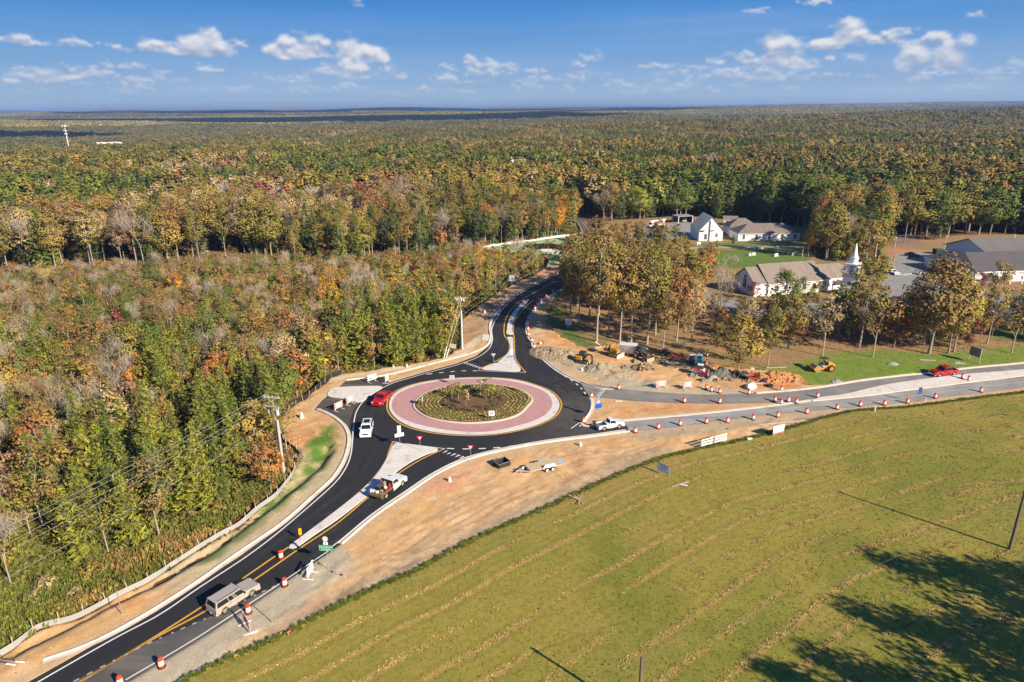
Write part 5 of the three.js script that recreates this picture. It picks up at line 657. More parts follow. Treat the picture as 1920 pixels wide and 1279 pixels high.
  { const a = at(1313, 703), t = thing('skid_loader', 'white and red track loader beside the tarp-covered heap', 'track loader', a, headingOf(a, at(1334, 706)));
    tracks(t, 2.1, .6, .35, 1.45); mesh(t, 'body', RB(2.0, .9, 1.2, .12, -.2, 1.0, 0), M([.72, .68, .62], .5)); mesh(t, 'cab', RB(1.2, 1.2, 1.1, .08, -.05, 1.65, 0), glassGreen); mesh(t, 'cab_roof', RB(1.1, .12, 1.15, .05, -.1, 2.28, 0), white); mesh(t, 'lift_arm', mg([beam([-1.0, 1.7, .75], [1.5, .6, .75], .16, .3), beam([-1.0, 1.7, -.75], [1.5, .6, -.75], .16, .3)]), redP); mesh(t, 'bucket', extrude([[1.5, .08], [2.2, .05], [1.75, .3], [1.65, .85], [1.5, .85]], 1.8, .02), M([.38, .33, .26], .8)); mesh(t, 'rear_guard', RB(.3, .9, 1.1, .1, -1.2, 1.0, 0), M([.66, .62, .56], .5)); }
  { const a = at(1414, 713), t = thing('lift_frame', 'orange machine with white counterweights right of the tarp heap', 'orange machine', a, headingOf(a, at(1395, 711)));
    mesh(t, 'base', B(2.2, .3, 1.3, 0, .55, 0), orange); wheels(t, [[-.8, .6], [-.8, -.6], [.8, .6], [.8, -.6]], .32, .22, white); mesh(t, 'mast', mg([B(.16, 1.7, .16, .7, 1.4, .5), B(.16, 1.7, .16, .7, 1.4, -.5), B(.16, .14, 1.2, .7, 2.2, 0)]), orange); mesh(t, 'engine_box', RB(1.0, .8, 1.0, .06, -.5, 1.1, 0), M([.05, .045, .04], .7)); mesh(t, 'frame_arm', mg([beam([.7, 1.6, .4], [-1.3, 1.0, .4], .14, .16), beam([.7, 1.6, -.4], [-1.3, 1.0, -.4], .14, .16)]), orange); mesh(t, 'counterweight', mg([RB(.7, .3, .9, .05, .55, 2.4, 0), RB(.3, .35, .7, .05, 1.15, .8, 0)]), M([.75, .65, .55], .6)); mesh(t, 'rail', mg([beam([-1.3, 1.9, .55], [.6, 2.1, .55], .07, .07), beam([-1.3, 1.9, .55], [-1.3, 1.0, .55], .07, .07)]), M([.8, .5, .4], .6)); }
  { const a = at(1543, 695), t = thing('road_roller', 'yellow road roller with a black canopy on the green lawn', 'road roller', a, headingOf(at(1556, 692), at(1520, 694)));
    const dr = mesh(t, 'drum', CY(.75, .75, 2.0, 26, 1.7, .75, 0, Math.PI / 2), M([.34, .27, .17], .55, .3)); mesh(t, 'drum_frame', mg([B(2.0, .36, .14, 1.6, .85, 1.1), B(2.0, .36, .14, 1.6, .85, -1.1), B(.16, .34, 2.3, 2.6, .85, 0), B(.25, .5, 2.3, .62, .9, 0)]), yellow); mesh(t, 'rear_frame', RB(2.4, .5, 1.2, .06, -.7, .95, 0), yellow); mesh(t, 'engine_hood', extrude([[-2.2, .95], [-.55, .95], [-.55, 2.05], [-1.5, 1.9], [-2.15, 1.45]], 1.5, .08), yellow); mesh(t, 'platform', B(1.3, .14, 1.5, .1, 1.25, 0), M([.4, .4, .38], .5)); mesh(t, 'canopy_post', mg([[-.45, .62], [-.45, -.62], [.65, .62], [.65, -.62]].map(([x, z]) => B(.09, 1.5, .09, x, 2.0, z))), black); mesh(t, 'canopy', RB(1.5, .12, 1.55, .05, .1, 2.78, 0), M([.04, .045, .055], .5)); mesh(t, 'seat', mg([RB(.5, .15, .5, .05, -.15, 1.6, 0), RB(.14, .55, .5, .05, -.4, 1.85, 0)]), M([.3, .28, .25], .7)); mesh(t, 'console', mg([B(.2, .6, .4, .55, 1.6, 0), CY(.2, .2, .04, 12, .4, 1.95, 0, 0, 0, .5)]), black); wheels(t, [[-1.25, .85], [-1.25, -.85]], .72, .48, yellow); }
  // flat trailer, steel box
  { const a = at(985, 886), b = at(1040, 874), t = thing('flat_trailer', 'silver flatbed trailer with a wooden deck and twin axles', 'trailer', a.clone().lerp(b, .42).setY(0), headingOf(b, a)), al = M([.62, .62, .6], .4, .5);
    mesh(t, 'frame', mg([B(5.2, .14, .09, -.9, .62, 1.05), B(5.2, .14, .09, -.9, .62, -1.05), B(.09, .14, 2.1, 1.65, .62, 0), B(.09, .14, 2.1, -3.45, .62, 0)]), al); for (let i = 0; i < 12; i++) mesh(t, 'plank', B(5.1, .05, .155, -.9, .685 + (i % 3) * .004, -.94 + i * .171), M([[.50, .39, .23], [.46, .35, .2], [.53, .42, .26]][i % 3], .9)); mesh(t, 'drawbar', mg([beam([1.65, .58, .95], [3.3, .55, 0], .1, .14), beam([1.65, .58, -.95], [3.3, .55, 0], .1, .14)]), al); mesh(t, 'coupler', RB(.35, .16, .16, .04, 3.45, .55, 0), al); mesh(t, 'jack', mg([CY(.05, .05, .95, 8, 2.9, .5, .0), CY(.09, .09, .05, 8, 2.9, .05, 0)]), al); mesh(t, 'winch_post', RB(.3, .35, .3, .05, 2.5, .85, 0), M([.7, .7, .7], .5));
    wheels(t, [[-1.0, 1.2], [-1.0, -1.2], [-1.95, 1.2], [-1.95, -1.2]], .34, .22, white); for (const s of [-1, 1]) { const f = mesh(t, 'mudguard', extrude([[-2.6, .55], [-2.35, .85], [-.6, .85], [-.35, .55], [-.42, .5], [-.65, .78], [-2.3, .78], [-2.52, .5]], .28, .01), al); f.position.z = s * 1.2; } mesh(t, 'side_board', extrude([[-2.6, .7], [-2.25, 1.2], [-.7, 1.2], [-.35, .7]], .05), M([.8, .8, .8], .4)).position.z = -1.1; const rp = mesh(t, 'ramp', B(.9, .06, 2.0, -3.95, .6, 0, 0, 0, .12), M([.42, .43, .44], .6)); }
  { const a = at(941, 872), t = thing('steel_box', 'open black steel skip box on the orange earth', 'steel box', a, headingOf(at(930, 876), at(955, 868))), k = M([.025, .024, .025], .6), w = 2.1, d = 1.7, h = .75;
    mesh(t, 'floor', B(w, .06, d, 0, .06, 0), k); mesh(t, 'side_plate', mg([B(w, h, .05, 0, h / 2, d / 2), B(w, h, .05, 0, h / 2, -d / 2), B(.05, h, d, w / 2, h / 2, 0), B(.05, h, d, -w / 2, h / 2, 0)]), k); mesh(t, 'top_rim', mg([B(w + .1, .06, .12, 0, h, d / 2), B(w + .1, .06, .12, 0, h, -d / 2), B(.12, .06, d, w / 2, h, 0), B(.12, .06, d, -w / 2, h, 0)]), M([.2, .19, .18], .5)); }
  // heaps
  const heap = (name, label, cat, px, py, rx, rz, h, col, seed, turn = 0, lump = .35) => { const n = 34, pos = [], idx = [], c = at(px, py); for (let i = 0; i <= n; i++) for (let j = 0; j <= n; j++) { const u = i / n * 2 - 1, v = j / n * 2 - 1, x = u * rx, z = v * rz, f = Math.max(0, 1 - Math.sqrt(u * u + v * v)), y = h * Math.pow(f, .85) * (1 + 1.3 * (fbm(x * .9 + seed, z * .9, 4) - .5)) + (f > 0 ? lump * (fbm(x * 2.2, z * 2.2 + seed, 3) - .5) * Math.min(1, f * 4) : 0) - .06; pos.push(x, y, z); } for (let i = 0; i < n; i++) for (let j = 0; j < n; j++) { const a = i * (n + 1) + j; idx.push(a, a + 1, a + n + 1, a + 1, a + n + 2, a + n + 1); } const g = new THREE.BufferGeometry(); g.setAttribute('position', new THREE.Float32BufferAttribute(pos, 3)); g.setIndex(idx); const f = g.toNonIndexed(); f.computeVertexNormals(); f.setAttribute('uv', new THREE.Float32BufferAttribute(new Float32Array(f.attributes.position.count * 2), 2)); const m = mesh(scene, name, f, M(col, 1)); m.position.copy(c); m.rotation.y = turn; m.userData = { label, category: cat }; return m; };
  heap('spoil_heap', 'long grey heap of dug earth beside the upper right kerb', 'earth heap', 1035, 664, 4.6, 6.2, 1.3, [.325, .25, .155], 1, .75); heap('spoil_heap', 'grey earth heap behind the excavator', 'earth heap', 1062, 668, 4.2, 4.8, 1.15, [.335, .26, .16], 5, .6); heap('spoil_heap', 'grey earth heap in front of the excavator bucket', 'earth heap', 1127, 692, 4.2, 3.4, 1.35, [.33, .265, .17], 9, .5); heap('spoil_heap', 'low tail of the grey heap spreading to the right', 'earth heap', 1165, 704, 5.5, 2.6, .5, [.38, .30, .19], 14, .4);
  heap('spoil_heap', 'low mound of orange clay at the lawn corner', 'earth heap', 1462, 709, 5.2, 3.8, .9, [.48, .215, .08], 18, .2, .7); heap('rubble_heap', 'heap of broken brown rubble behind the mixed grey spoil', 'rubble heap', 1207, 690, 3.0, 2.2, 1.3, [.27, .185, .10], 21, .2, .8); heap('tarp_heap', 'stone heap under a dark tarpaulin among the machines', 'covered heap', 1348, 704, 3.2, 2.4, 2.0, [.13, .125, .10], 25, .3, .3);
  heap('stone_heap', 'small grey stone heap at the foot of the covered heap', 'stone heap', 1338, 711, 1.6, 1.3, .7, [.40, .35, .27], 28, 0, .5); heap('brick_pallet_heap', 'low heap of red bricks and timber beside the track loader', 'brick heap', 1334, 706, 1.2, 1.0, .7, [.40, .15, .08], 31, 0, .6); heap('scrap_heap', 'dark heap of scrap under the golden tree', 'scrap heap', 1378, 704, 2.4, 1.6, 1.2, [.06, .05, .045], 34, 0, .9); heap('rock_heap', 'small grey stone pile on the verge behind the upper lane', 'stone heap', 1568, 716, 1.5, 1.1, .45, [.3, .29, .27], 37); heap('rock_heap', 'small grey stone pile behind the red crew-cab pickup', 'stone heap', 1673, 683, 1.5, 1.1, .5, [.3, .29, .27], 41); heap('rock_heap', 'grey stone pile left of the grey sign frame', 'stone heap', 1797, 681, 1.6, 1.0, .45, [.3, .29, .27], 44);
  { const q = rng(57), kinds = [['stone_heap', 'stone heap', [.24, .2, .15]], ['scrap_heap', 'scrap heap', [.07, .055, .045]], ['clod', 'earth clod', [.3, .2, .1]]]; [[1318, 714, 0], [1357, 712, 2], [1366, 700, 1], [1390, 708, 1], [1398, 700, 1], [1404, 716, 2], [1372, 714, 0], [1344, 714, 2], [1228, 694, 2], [1245, 684, 1], [1262, 676, 1], [1190, 678, 0], [1172, 690, 0], [1150, 700, 2], [1425, 705, 2], [1432, 716, 1], [1300, 705, 0], [1488, 718, 2], [1412, 722, 2]].forEach(([x, y, k], i) => heap(kinds[k][0], `small ${['grey stone', 'dark scrap', 'brown earth'][k]} pile among the machines, ${nth(i)} of the scattered small piles`, kinds[k][1], x, y, .7 + q(), .6 + .8 * q(), .35 + .6 * q(), kinds[k][2], 60 + i * 3, q() * 3, .9)); }
  const R = rng(41); for (let i = 0; i < 26; i++) { const a = R() * 6.28, d = Math.sqrt(R()), p = at(1207, 692), s = .2 + .4 * R(), m = mesh(scene, 'rubble_block', RB(s * 1.5, s * .6, s, .05), M([[.3, .2, .11], [.4, .31, .2], [.2, .14, .09]][i % 3], .95)); m.position.set(p.x + Math.cos(a) * d * 2.4, .2 + 1.1 * (1 - d) + .1 * R(), p.z + Math.sin(a) * d * 1.7); m.rotation.set(R() * 2, R() * 6, R() * 2); m.userData = { label: 'broken block lying on the brown rubble heap', category: 'rubble block', group: 'broken blocks on the rubble heap' }; }
  for (const [x, y, L, c, lb, tn] of [[1455, 690, 4.5, [.42, .36, .26], 'long pale timber lying on the lawn beyond the clay mound', .1], [1432, 697, 2.6, [.42, .27, .15], 'brown beam beside the orange machine', .5], [1418, 720, 3.2, [.5, .45, .38], 'pale board on the earth in front of the orange machine', .15], [1739, 676, 3.2, [.45, .43, .38], 'grey board lying on the lawn left of the sign frame', -.15], [1160, 753, 1.4, [.6, .55, .45], 'short pale board on the earth wedge', .1], [1420, 802, 4, [.5, .45, .36], 'pale timber at the edge of the lower lane', .25], [1380, 803, 3, [.3, .24, .17], 'brown timber below the lower lane drums', .15], [1300, 806, 3.6, [.32, .26, .18], 'dark timber below the lower lane', .15]]) { const m = mesh(scene, 'timber', RB(L, .14, .22, .02, 0, .1, 0), M(c, .9)); const p = at(x, y); m.position.copy(p); m.rotation.y = tn; m.userData = { label: lb, category: 'timber' }; }
  { const p = at(1408, 728), t = thing('plastic_sheet', 'crumpled white and blue plastic sheet beside a drum', 'plastic sheet', p, .4); const g = new THREE.IcosahedronGeometry(.9, 3), q = g.attributes.position; for (let i = 0; i < q.count; i++) { const n = .6 + .9 * fbm(q.getX(i) * 2 + 5, q.getZ(i) * 2 + q.getY(i), 3); q.setXYZ(i, q.getX(i) * n * 1.25, Math.max(0, q.getY(i) * n * .75 + .35), q.getZ(i) * n); } const f = g.index ? g.toNonIndexed() : g; f.computeVertexNormals(); mesh(t, 'sheet', f, M([.66, .68, .74], .6)); }
  { const p = at(1443, 725), t = thing('tyre', 'black tyre lying at the edge of the clay mound', 'tyre', p.setY(.1)); mesh(t, 'tyre', new THREE.TorusGeometry(.5, .22, 8, 20).rotateX(Math.PI / 2), rubber, [0, .15, 0]); mesh(t, 'rim', CY(.28, .28, .15, 14, 0, .14, 0), M([.08, .08, .08], .6)); }
}

// ---------- traffic drums ----------
{
  const org = M('#f04a12', .5), wht = M([.82, .82, .8], .45), R = rng(3);
  const lathe = (pts, n = 20) => new THREE.LatheGeometry(pts.map((p) => new THREE.Vector2(...p)), n);
  const proto = thing('traffic_drum', '', 'traffic drum');
  mesh(proto, 'body', lathe([[.29, .06], [.285, .3], [.275, .31], [.27, .55], [.262, .56], [.255, .8], [.245, .81], [.235, 1.02], [.2, 1.06], [0, 1.07]]), org); mesh(proto, 'stripe', lathe([[.289, .31], [.279, .53]]), wht); mesh(proto, 'stripe', lathe([[.272, .61], [.262, .81]]), wht); mesh(proto, 'base', lathe([[.0, .09], [.32, .09], [.4, .06], [.41, 0], [0, 0]]), black); mesh(proto, 'handle', new THREE.TorusGeometry(.07, .022, 6, 12).translate(0, 1.1, 0), org);
  let first = true;
  const rows = [['in the line beside the gravel shoulder, counted from the bottom', '226,1284 303,1250 466,1149 534,1098'], ['between the yellow lines before the near island', '527,1047'], ['at the tip of the earth wedge, counted from the top', '1109,745 1094,793'], ['on the earth at the start of the upper lane', '1160,730'], ['on the earth above the upper lane, counted from the left', '1324,730 1333.5,734 1349,737 1404,739 1465,733'], ['along the lower edge of the upper lane, counted from the left', '1283,755 1349,756'], ['in the cluster at the wedge end, counted from the left', '1452.5,753 1464.5,758 1478,753.5 1493,756.5'], ['at the near end of the long median, counted from the left', '1532.5,745.5 1548,749'], ['on the long median behind the red pickup, counted from the left', '1804,710 1816,714'], ['along the lower edge of the lower lane, counted from the left', '1191,811 1234,803.5 1275,797.5 1324,793.5 1364,792 1412,786.7 1458,782 1512,775 1569,767 1612.5,761.5 1658,759.5 1701,756 1753,746.5 1839,735'], ['along the right kerb of the far approach, counted from below', '1001,653 997,641 991,630 990,619.5 989.5,611.5 990.6,600 996.8,590 1003,581 1007.7,573 1014.7,567 1024.6,559 1037,550'], ['on the far approach beside the median end', '981,569'], ['beside the orange bank at the top of the far approach', '1045,515']];
  for (const [where, pts] of rows) { const list = pts.split(' '); list.forEach((q, i) => { const p = at(...q.split(',').map(Number), .04).setY(where.includes('earth') || where.includes('lower edge of the lower') || where.includes('gravel') ? .02 : .06); const lb = `orange and white drum ${where.replace(', counted', list.length > 1 ? `, ${ORD[i]}` : '')}`; const turn = R() * 6.28; if (first) { proto.position.copy(p); proto.rotation.y = turn; proto.userData.label = lb; proto.userData.group = 'traffic drums along the roads'; first = false; var d = proto; } else d = copyOf(proto, p, turn, lb, 'traffic drums along the roads'); if (q === '1548,749') d.rotation.z = -.22; }); }
  const f = copyOf(proto, at(1017, 645).setY(.3), 1, 'orange and white drum lying on its side on the grey heap', 'traffic drums along the roads'); f.rotation.set(0, .6, 1.5);
  const tb = thing('tube_marker', 'slim orange and white marker tube at the foot of the grove', 'marker tube', at(1114.5, 657)); mesh(tb, 'tube', CY(.1, .12, 1.2, 12, 0, .6, 0), org); mesh(tb, 'stripe', CY(.125, .125, .4, 12, 0, .35, 0), wht); mesh(tb, 'base', CY(.25, .28, .08, 12, 0, .04, 0), black);
  { const t = thing('coiled_hose', 'white corrugated hose curled at the foot of the grove', 'hose', at(1119, 651)); const c = new THREE.CatmullRomCurve3([V(-.6, .12, .4), V(.4, .12, .5), V(1, .12, .1), V(.7, .3, -.6), V(-.2, .9, -.9)]); mesh(t, 'hose', new THREE.TubeGeometry(c, 24, .12, 8), M([.6, .6, .58], .6)); mesh(t, 'collar', CY(.16, .16, .2, 10, -.2, .9, -.9), white); }

  // barricades: three rails on two posts
  const stripes = canvasTexture(256, 32, (g) => { g.fillStyle = '#e9e6e0'; g.fillRect(0, 0, 256, 32); g.fillStyle = '#e0401a'; for (let i = -1; i < 9; i++) { g.beginPath(); g.moveTo(i * 32, 32); g.lineTo(i * 32 + 16, 32); g.lineTo(i * 32 + 48, 0); g.lineTo(i * 32 + 32, 0); g.fill(); } });
  const stripeMat = new THREE.MeshStandardMaterial({ map: stripes, roughness: .5 });
  const barricade = (l, r, striped, label, placard) => { const a = at(...l), b = at(...r), L = Math.max(1.9, a.distanceTo(b)), t = thing('barricade', label, 'barricade', a.lerp(b, .5).setY(.05), headingOf(at(...l), at(...r))); for (const h of [.55, 1.0, 1.45]) { const m = mesh(t, 'rail', B(L, .24, .03, 0, h, .05), striped ? stripeMat : M([.85, .85, .84], .5)); if (striped === 2) mesh(t, 'rail_back', B(L - .02, .22, .02, 0, h, .024), white); } for (const x of [-.36, .36]) mesh(t, 'post', B(.06, 1.62, .05, x * L, .81, .008), white); for (const x of [-.36, .36]) mesh(t, 'foot', B(.07, .07, 1.4, x * L, .035, 0), white); if (placard) mesh(t, 'placard', B(L * .5, .75, .02, 0, 1.02, .085), M(placard, .5)); return t; };
  barricade([689, 719], [706, 713.5], 0, 'white barricade seen from behind at the upper left of the stub'); barricade([722.5, 720], [728, 714], 0, 'barricade seen almost edge-on at the upper end of the stub');
  barricade([627, 773], [643, 765], 1, 'orange striped barricade in the stub, the lower left of two', '#dfe0e4'); barricade([650, 761.5], [662.5, 755], 1, 'orange striped barricade in the stub beside the white island', '#dfe0e4');
  barricade([1229.5, 729.6], [1249, 726.8], 1, 'striped barricade with a white placard, left of the pair above the upper lane', '#e4e4e6'); barricade([1280, 731], [1298, 728.8], 1, 'striped barricade with a white placard, right of the pair above the upper lane', '#e4e4e6');
  barricade([1313.5, 841.5], [1336, 835.5], 0, 'white barricade at the hay field edge, left of the pair'); barricade([1338.5, 835], [1361.5, 829], 0, 'white barricade at the hay field edge, right of the pair');
  barricade([577, 1089], [587, 1072], 0, 'barricade seen edge-on beside the green road sign'); barricade([457, 1166], [472, 1192], 2, 'striped barricade with an orange panel beside the tan SUV', '#c8380e');

  // ---------- signs ----------
  const post = (t, h, r = .035, x = 0, m = galv, d = 0) => mesh(t, 'post', CY(r, r, h, 8, x, h / 2, d), m);
  const board = (t, name, w, h, y, z, mat, faceMat, x = 0) => { const m = mesh(t, name, RB(w, h, .025, .01, x, y, z), mat); if (faceMat) mesh(m, 'face', new THREE.PlaneGeometry(w - .03, h - .03).translate(x, y, z + .015), faceMat); return m; };
  const faceOf = (w, h, draw) => new THREE.MeshStandardMaterial({ map: canvasTexture(w, h, draw), roughness: .5 });
  const facing = (px, py, tx, ty) => { const a = at(px, py), b = at(tx, ty); return Math.atan2(b.x - a.x, b.z - a.z); };        // turn that faces +z to a ground point
  const toCam = (px, py, d = 0) => { const a = at(px, py); return Math.atan2(-a.x, -a.z) + d; };
  { const t = thing('road_sign', 'green destination sign under a round white route marker', 'road sign', at(616, 1068), toCam(616, 1068, -.42)); post(t, 4.6);
    board(t, 'destination_board', 1.72, .78, 3.05, .05, M('#0f7d58', .5), faceOf(512, 232, (g, w, h) => { g.fillStyle = '#0b8a62'; g.fillRect(0, 0, w, h); g.strokeStyle = '#e8f4ee'; g.lineWidth = 7; g.strokeRect(8, 8, w - 16, h - 16); g.fillStyle = '#f2f8f5'; g.font = 'bold 66px sans-serif'; g.textAlign = 'center'; g.fillText('Lake Monticello', w / 2, 96, w - 50); g.fillText('Fork Union', w / 2, 186, w - 110); }));
    board(t, 'arrow_plate', .55, .42, 3.72, .05, white, faceOf(128, 96, (g) => { g.fillStyle = '#eeeef2'; g.fillRect(0, 0, 128, 96); g.fillStyle = '#1c1c24'; g.fillRect(56, 40, 16, 44); g.beginPath(); g.moveTo(64, 8); g.lineTo(92, 46); g.lineTo(36, 46); g.fill(); }));
    const d = mesh(t, 'route_marker', CY(.34, .34, .025, 28, 0, 4.32, .05, Math.PI / 2), white); mesh(d, 'face', new THREE.CircleGeometry(.33, 28).translate(0, 4.32, .066), faceOf(128, 128, (g) => { g.fillStyle = '#f0f0f4'; g.fillRect(0, 0, 128, 128); g.strokeStyle = '#1c1c24'; g.lineWidth = 5; g.beginPath(); g.arc(64, 64, 58, 0, 6.3); g.stroke(); g.fillStyle = '#1c1c24'; g.font = 'bold 52px sans-serif'; g.textAlign = 'center'; g.fillText('618', 64, 82); })); }
  { const t = thing('object_marker', 'yellow knobbed marker sign on the near end of the splitter island', 'marker sign', at(564.5, 1014).setY(.17), toCam(564.5, 1014)); post(t, 1.2, .03); const y = M('#f5a800', .4); mesh(t, 'panel', RB(.34, .95, .03, .01, 0, 1.2, .03), y); for (let i = 0; i < 8; i++) mesh(t, 'reflector', CY(.105, .105, .05, 14, (i % 2 ? 1 : -1) * .1, .86 + Math.floor(i / 2) * .23, .045, Math.PI / 2), y); }
  { const t = thing('sign_assembly', 'pair of blank white sign backs on one post at the island corner', 'road sign', at(750.5, 840.5).setY(.17), toCam(750.5, 840.5, .25)); post(t, 3.9); board(t, 'upright_plate', .62, 1.35, 3.2, -.03, M([.55, .56, .55], .5)); board(t, 'wide_plate', 1.5, .62, 2.2, -.03, M([.72, .72, .7], .5)); }
  const tri = (s) => { const q = new THREE.Shape(), r = .06 * s; q.moveTo(-s / 2 + r, s * .43); q.lineTo(s / 2 - r, s * .43); q.quadraticCurveTo(s / 2, s * .43, s / 2 - r * .4, s * .43 - r); q.lineTo(r * .5, -s * .43); q.quadraticCurveTo(0, -s * .47, -r * .5, -s * .43); q.lineTo(-s / 2 + r * .4, s * .43 - r); q.quadraticCurveTo(-s / 2, s * .43, -s / 2 + r, s * .43); return q; };
  const yieldSign = (px, py, h, front, label, turn) => { const t = thing('yield_sign', label, 'yield sign', at(px, py).setY(.16), turn); post(t, h - .3, .035, 0, galv, -.04); const g = new THREE.ExtrudeGeometry(tri(.98), { depth: .02, bevelEnabled: false }).translate(0, h - .45, 0); const m = mesh(t, 'plate', g, front ? M('#c4163a', .5) : M([.6, .61, .62], .5, .3)); if (front) { mesh(m, 'inner_panel', new THREE.ExtrudeGeometry(tri(.5), { depth: .01, bevelEnabled: false }).translate(0, h - .42, .02), white); mesh(m, 'legend', facets([[[-.13, h - .36, .033], [.13, h - .36, .033], [.13, h - .42, .033], [-.13, h - .42, .033]]].map((q) => q.slice().reverse())), M('#c4163a', .5)); } return t; };
  yieldSign(788.4, 847.5, 2.7, true, 'red and white yield sign on the near splitter island', toCam(788, 847, -.15)); yieldSign(883, 866, 2.75, true, 'red and white yield sign beside the lower kerb', toCam(883, 866, -.1)); yieldSign(925.5, 689, 3.0, false, 'grey back of a yield sign at the far splitter island', toCam(925, 689, Math.PI));
  const blue = M('#1450c8', .5);
  { const t = thing('street_sign', 'blue street name blade under white route plates on the far island', 'street sign', at(960, 690.5).setY(.16), toCam(960, 690, .15)); post(t, 4.1); board(t, 'name_blade', 1.75, .42, 2.55, .05, blue, faceOf(256, 64, (g) => { g.fillStyle = '#1a5cd8'; g.fillRect(0, 0, 256, 64); g.fillStyle = '#dfe8fa'; for (const [x, w] of [[24, 60], [100, 44], [158, 74]]) g.fillRect(x, 26, w, 14); })).rotation.z = .1; for (const y of [3.1, 3.62, 4.0]) board(t, 'route_plate', .6, y > 3.9 ? .3 : .5, y, .05, M([.75, .75, .73], .5)); }
  { const t = thing('road_sign', 'blue sign board under pale plates on the earth wedge', 'road sign', at(1121, 784), toCam(1121, 784, .5)); post(t, 4.2); board(t, 'blue_board', 1.35, .85, 2.35, .05, blue); board(t, 'shield_plate', .55, .5, 3.15, .05, M('#9db4d8', .5)); board(t, 'shield_plate', .5, .75, 3.85, .05, M('#6f8fc8', .5)); }
  { const t = thing('chevron_sign', 'white chevron sign at the near edge of the planted island', 'chevron sign', at(922, 791).setY(.36), toCam(922, 791)); post(t, 1.6); board(t, 'plate', 1.0, .95, 1.3, .05, white, faceOf(128, 128, (g) => { g.fillStyle = '#f2f2f6'; g.fillRect(0, 0, 128, 128); g.strokeStyle = '#1a2c80'; g.lineWidth = 17; g.lineJoin = 'miter'; for (const x of [24, 66]) { g.beginPath(); g.moveTo(x, 22); g.lineTo(x + 30, 64); g.lineTo(x, 106); g.stroke(); } })); }
  for (const [x, y, d, lb] of [[792, 763, 1.35, 'chevron sign seen edge-on at the left edge of the planted island'], [848, 722, Math.PI, 'grey back of a sign on the upper left of the apron'], [976, 739, -1.5, 'chevron sign seen edge-on at the upper right of the planted island']]) { const t = thing('chevron_sign', lb, 'chevron sign', at(x, y).setY(.3), toCam(x, y, d)); post(t, 1.6); board(t, 'plate', 1.0, .95, 1.3, .05, M([.45, .5, .5], .5)); }
  { const a = at(1448, 821), b = at(1468.5, 816), t = thing('site_sign', 'large white sign with a red foot band at the hay field edge', 'sign', a.clone().lerp(b, .5).setY(fieldY), headingOf(a, b)), L = a.distanceTo(b); for (const x of [-.42, .42]) mesh(t, 'post', B(.09, 1.9, .09, x * L, .95, -.05), M([.5, .4, .3], .9)); mesh(t, 'board', RB(L, 1.55, .04, .01, 0, 1.1, .02), M([.82, .82, .8], .5)); mesh(t, 'foot_band', B(L - .02, .26, .01, 0, .48, .046), M('#d05858', .6)); }
  { const a = at(1231.5, 887), b = at(1254.5, 897.5), t = thing('campaign_sign', 'blue and white lettered campaign sign with a red top edge', 'campaign sign', a.clone().lerp(b, .5).setY(fieldY), headingOf(a, b)), L = a.distanceTo(b), m = mesh(t, 'board', RB(L, 1.45, .03, .01, 0, 1.05, 0), white); for (const x of [-.4, .4]) mesh(t, 'post', B(.07, 1.7, .07, x * L, .85, -.06), M([.4, .3, .2], .9));
    mesh(m, 'face', new THREE.PlaneGeometry(L - .02, 1.43).translate(0, 1.05, .018), faceOf(512, 320, (g, w, h) => { g.fillStyle = '#e8eaf2'; g.fillRect(0, 0, w, h); g.fillStyle = '#c8102e'; g.fillRect(0, 0, w, 26); g.fillStyle = '#1b2a80'; g.font = 'bold 92px sans-serif'; g.textAlign = 'center'; g.fillText('TRUMP', w / 2, 122, w - 90); g.font = 'bold 78px sans-serif'; g.fillText('PENCE', w / 2, 206, w - 130); g.fillStyle = '#1b2a80'; g.font = '28px sans-serif'; g.fillText('MAKE AMERICA GREAT AGAIN!', w / 2, 260, w - 80); })); }
  { const t = thing('info_board', 'blue-grey board on a post beside the dirt bank of the far approach', 'sign', at(959.5, 535), toCam(959, 535, .1)); post(t, 2.6, .06); board(t, 'board', 1.75, 1.9, 2.3, .06, M('#8da2b4', .5)); }
  { const t = thing('notice_board', 'white sign back beside the braced utility pole', 'sign', at(850, 665.5), toCam(850, 665, -.5)); post(t, 2.6, .05, .3); board(t, 'board', 1.5, 1.0, 2.1, .06, M([.72, .72, .7], .5)); }
  { const t = thing('slat_sign', 'sign of three white boards at the grass edge of the grove', 'sign', at(1066, 615), toCam(1066, 615, .2)); mesh(t, 'post', mg([B(.09, 2.3, .09, -.2, 1.15, 0), B(.09, 2.3, .09, .25, 1.15, 0)]), white); for (const y of [1.05, 1.55, 2.05]) mesh(t, 'plank', RB(1.7, .32, .04, .01, 0, y, .07), white); }
  { const a = at(1815, 674.5), b = at(1836, 682), t = thing('weathered_sign', 'grey weathered sign frame on two posts on the lawn', 'sign frame', a.clone().lerp(b, .5), headingOf(a, b)), L = a.distanceTo(b); for (const x of [-.47, .47]) mesh(t, 'post', B(.14, 3.3, .14, x * L, 1.65, 0), M([.4, .38, .34], .9)); mesh(t, 'panel', RB(L * .94, 1.8, .06, .02, 0, 2.25, .03), M([.19, .185, .16], .8)); mesh(t, 'rail', mg([B(L, .08, .09, 0, 3.2, 0), B(L, .08, .09, 0, 1.3, 0)]), M([.36, .34, .3], .9)); }
  { const t = thing('road_sign', 'small blue sign on a thin post below the lower lane', 'road sign', at(1721, 756), toCam(1721, 756, .4)); post(t, 3.2); board(t, 'plate', .6, .9, 2.7, .04, M('#3a5aa8', .5)); board(t, 'arrow_plate', .7, .4, 2.0, .04, M('#4a68b0', .5)); }
